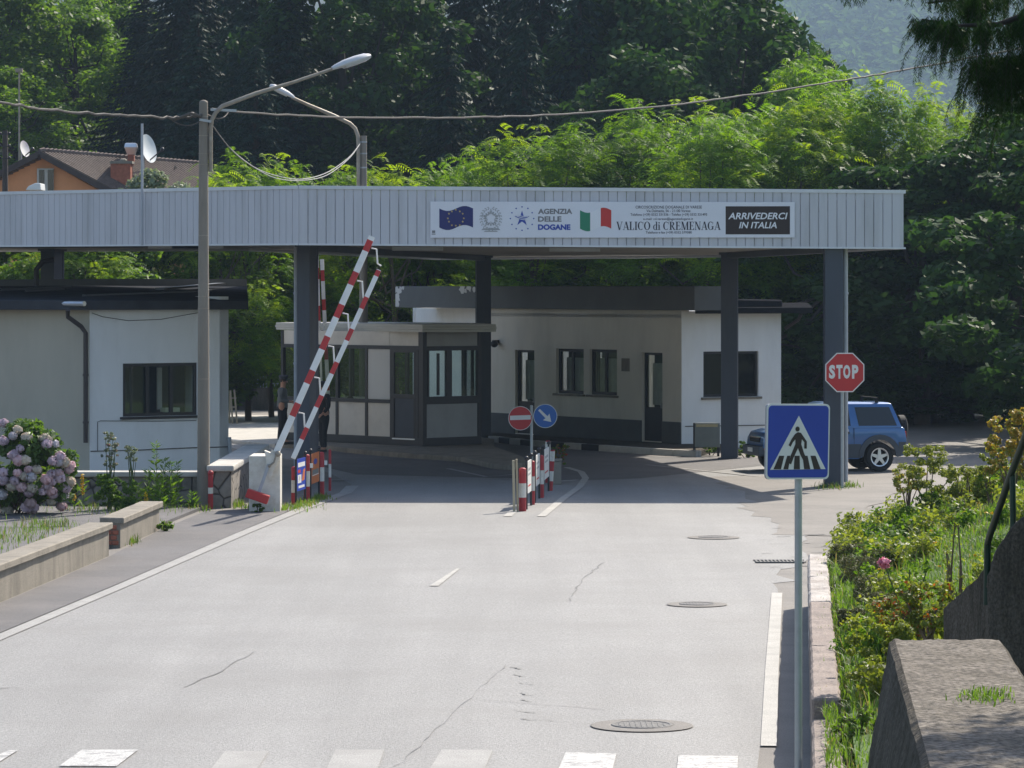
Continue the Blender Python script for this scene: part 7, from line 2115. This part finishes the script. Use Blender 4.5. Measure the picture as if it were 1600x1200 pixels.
HP = [(25,165),(110,205),(80,245),(20,275),(170,255),(125,325),(115,395),(155,395),(85,365),(275,260),(300,270),(340,295),(290,295),(330,400),(375,375),(370,410),(400,410),(440,430),(430,455),(180,455),(230,455),(110,475),(20,470),(190,500),(150,495),(320,480),(365,475),(370,505),(290,515),(325,530),(15,520),(70,560),(90,525),(135,565),(200,570),(180,600),(295,560),(265,590),(320,590),(435,530),(410,570),(395,610),(385,685),(320,655),(190,665),(165,690),(215,690),(200,715),(45,715),(10,610),(330,610)]
for (a, b) in HP:
    px, py = a / 4, 620 + b / 4; d_ = 66.6
    x, z = L(px, d_), EYE - (py - HOR) / F * d_
    q = 1 - ((x - cx) / rx) ** 2 - ((z - cz) / rz) ** 2; y = 66.6 - .88 * math.sqrt(max(0.02, q)) - .05
    o = bpy.data.objects.new("flower_head", HM[rngh.choice(4, p=[.30, .34, .16, .20])]); COL.objects.link(o); o.parent = hyd
    o.location = W(px, py, y) - hyd.location; s_ = rngh.uniform(.8, 1.15); o.scale = (s_, s_, s_); o.rotation_euler = (0, 0, rngh.uniform(0, 6))
GL = "garden plants before the stone wall"
shrub("rose_bush", "leafy rose bush with sparse tall shoots before the white wall", 182, 795, 67.6, .62, .42, 'lf_mid', 1500, .04, GL, bare=.08, cat="rose bush", stem='stem')
shrub("rose_bush", "sparse tall rose shoots with small pale leaves rising before the white wall", 172, 790, 67.9, 1.42, .16, 'lf_olive', 300, .04, GL, bare=.5, cat="rose bush", stem='stem', extra=('pt_rose', .05))
shrub("rose_bush", "thin side shoot of the garden rose ending in a leafy tip", 205, 790, 68.0, 1.15, .12, 'lf_olive', 160, .036, GL, bare=.75, cat="rose bush", stem='stem')
def weed(px, d, h, n, label, group, m='lf_mid', spread=.03, flower=None):
    x = L(px, d); t = thing("tall_weed", label, "weed", (x, d, .0), 0, group)
    z = rng.uniform(.12, 1, n) * h; a = rng.uniform(0, 6.28, n); dirn = np.stack([np.cos(a), np.sin(a), rng.uniform(.2, .9, n)], 1)
    ln = rng.uniform(.05, .11, n)[:, None] * (1.2 - z / h * .6)[:, None]
    P = np.stack([np.zeros(n), np.zeros(n), z], 1) + dirn * ln
    v, f = quads(P, dirn * ln, unit(np.cross(dirn, rng.normal(size=(n, 3)))) * ln * .2); np_mesh("foliage", v, f, M[m], t)
    mb = MB(); mb.tube([(0, 0, -.05), (spread, 0, h)], [.008, .004], 5); mb.build("stem", M['stem'], t, world=False)
    if flower:
        c = [(0, 0, h * q) for q in np.linspace(.5, 1.0, 9)]
        v, f = leaf_cloud(rng, c, [.035] * 9, [9] * 9, .028, .2, 1); np_mesh("flower_spike", v, f, M[flower], t)
for px, d, h, n, lab in ((243, 68.3, 1.30, 110, "tallest upright weed left of the concrete pole"), (231, 68.1, .80, 90, "narrow upright weed beside the leafy rose bush"), (256, 68.4, 1.0, 110, "upright weed second tallest left of the pole"), (266, 68.2, .95, 110, "upright weed in the middle of the weed clump by the pole"), (276, 68.5, .92, 110, "upright weed nearest the concrete pole"), (250, 67.9, .6, 90, "short weed at the front of the clump by the pole"), (300, 68.4, .35, 70, "short weed at the foot of the concrete pole"), (215, 68, .55, 80, "short weed right of the rose bush")):
    weed(px, d, h, n, lab, "upright weeds by the stone wall")
for px, d, h, lab in ((129, 68.0, .70, "taller yellow flower spike right of the hydrangea"), (116, 67.6, .55, "shorter yellow flower spike beside the hydrangea"), (228, 67.8, .36, "low yellow flower spike before the weed clump")):
    weed(px, d, h, 30, lab, "yellow flower spikes in the garden", flower='pt_yellow')
shrub("weed_clump", "small leafy weed at the end of the short garden wall", 258, 831, 62.3, .16, .14, 'lf_grass', 160, .04, None, z0=0.01, bare=.1, cl=8, n_stem=3, cat="weed")
shrub("weed_clump", "small dark weed growing under the red counterweight", 402, 800, 67.7, .16, .14, 'lf_mid', 220, .03, None, z0=0.01, bare=.1, cl=8, n_stem=3, cat="weed")
shrub("planter_flowers", "white and red flowers spilling from the concrete planter", 876, 724, 77.8, .42, .20, 'lf_mid', 500, .03, None, bare=.0, cl=16, n_stem=4, cat="flowers", extra=('pt_red', .22))
shrub("weed_clump", "bushy weed beside the office wall between cabinet and column", 1110, 713, 91.8, .28, .22, 'lf_mid', 260, .04, None, z0=0.0, bare=.1, cl=8, n_stem=3, cat="weed")
shrub("weed_clump", "leafy weed right of the middle right column by the car bonnet", 1166, 716, 90.5, .42, .30, 'lf_mid', 420, .045, None, z0=0.0, bare=.1, cl=10, n_stem=3, cat="weed")

# ---------------------------------------------------------------- hanging conifer at the upper right
rng = np.random.default_rng(9)
dC = 20.0; KC = dC / 16.2
xt = L(2000, dC)
con = thing("conifer_tree", "near dark conifer hanging its drooping branches into the upper right corner", "tree", (xt, dC + 1.2, 0))
limbs = [[W(2000, -120, dC + 1.2), W(1800, -40, dC + .5), W(1640, 10, dC), W(1560, 38, dC - .1), W(1490, 40, dC - .2), W(1440, 30, dC - .2)],
         [W(2000, -300, dC + 1.2), W(1750, -160, dC + .6), W(1560, -60, dC), W(1480, -35, dC - .1), W(1380, -22, dC - .2), W(1300, -8, dC - .3)],
         [W(2000, 60, dC + 1.2), W(1850, 60, dC + .8), W(1700, 70, dC + .4), W(1600, 88, dC + .2), W(1520, 100, dC + .1)],
         [W(2000, -200, dC + 1.2), W(1760, -110, dC + 1.0), W(1640, -50, dC + .8), W(1540, -10, dC + .6), W(1450, 5, dC + .5)]]
mb = MB(); mb.tube([(xt, dC + 1.2, -.3), (xt, dC + 1.2, 4), (xt + .1, dC + 1.3, 12)], [.28, .22, .06], 12); mb.build("trunk", M['bark_dark'], con, smooth=True)
mb = MB()
for lm in limbs: mb.tube(lm, [.06, .04, .022, .015, .010, .005][:len(lm)] if len(lm) == 6 else [.05, .035, .02, .014, .006], 7)
mb.build("limb", M['bark_dark'], con, smooth=True)
P, U, V = [], [], []
twigs = MB()
def strand(p, ln, wd, sway):
    ln, wd = ln * KC, wd * KC
    nb = max(8, int(ln / .005)); s = np.linspace(.02, 1, nb)[:, None]
    pos = np.array(p) + np.concatenate([sway[0] * ln * np.sin(s * 1.5), sway[1] * ln * np.sin(s * 1.5), -ln * s ** 1.25], 1)
    if rng.uniform() < .35: twigs.tube([tuple(q) for q in pos[:: max(1, nb // 5)]], .0016, 4, cap=False)
    for sd in (-1, 1):
        a = rng.uniform(-1.3, 1.3, nb) + (0 if sd > 0 else math.pi)
        d_ = np.stack([np.cos(a), np.sin(a) * .8, np.full(nb, -1.3) + rng.normal(size=nb) * .35], 1); d_ = unit(d_)
        l_ = wd * rng.uniform(.6, 1.3, (nb, 1)) * (1.15 - .6 * s)
        P.append(pos + d_ * l_); U.append(d_ * l_); V.append(unit(np.cross(d_, rng.normal(size=(nb, 3)))) * .0019)
def hang(lm, nodes, lmin, lmax, t0=.0, t1=1.0, wd=.018, per=9, sp=.05):
    for k in range(nodes):
        t = rng.uniform(t0, t1) * (len(lm) - 1); i = min(int(t), len(lm) - 2); p = lm[i].lerp(lm[i + 1], t - i)
        p = p + Vector((rng.normal() * .015, rng.normal() * .14, rng.normal() * .015))
        big = rng.uniform(lmin, lmax); sw = rng.normal(size=2) * .28
        for q in range(per):
            o_ = rng.normal(size=3) * np.array([sp * .6, sp, sp * .3]) * KC
            strand(np.array(p) + o_, big * rng.uniform(.35, 1.05), wd, sw + rng.normal(size=2) * .22)
hang(limbs[0], 30, .10, .30, .30, .93); hang(limbs[0], 8, .04, .13, .88, 1.0)
hang(limbs[1], 22, .06, .20, .3, .72); hang(limbs[1], 13, .02, .06, .68, 1.0, .014, 6)
hang(limbs[2], 44, .16, .40, .3, .97); hang(limbs[2], 22, .30, .58, .35, .7)
hang(limbs[3], 26, .10, .30, .3, .93)
tag(twigs.build("twig", M['bark_dark'], con), kind="stuff")
v, f = quads(np.concatenate(P), np.concatenate(U), np.concatenate(V))
np_mesh("crown", v - np.array(con.location), f, M['lf_cypress'], con)
# unseen crown clusters, added above the picture to shade the front wall
cs = [(rng.uniform(3.2, 6.2), rng.uniform(11.6, 16.4), rng.uniform(6.3, 8.0)) for _ in range(110)]
v, f = leaf_cloud(rng, cs, rng.uniform(.25, .5, 110), np.full(110, 120), .06, .2, .8)
np_mesh("upper_crown", v - np.array(con.location), f, M['lf_cypress'], con)

# ---------------------------------------------------------------- haze over the valley
HAZE_DENSITY = 0.00017
mb = MB(); mb.box((0, 1520, 184), (2120, 3160, 372)); hz = mb.build("haze", M['soil'])
hz.data.materials.clear()
hm = bpy.data.materials.new("haze_air"); hm.use_nodes = True; hn = hm.node_tree; hn.nodes.clear()
ho = hn.nodes.new("ShaderNodeOutputMaterial"); pv = hn.nodes.new("ShaderNodeVolumePrincipled")
pv.inputs["Color"].default_value = (0.58, 0.76, 1.0, 1); pv.inputs["Density"].default_value = HAZE_DENSITY; pv.inputs["Anisotropy"].default_value = 0.0
hn.links.new(pv.outputs[0], ho.inputs["Volume"]); hz.data.materials.append(hm); tag(hz, kind="stuff")
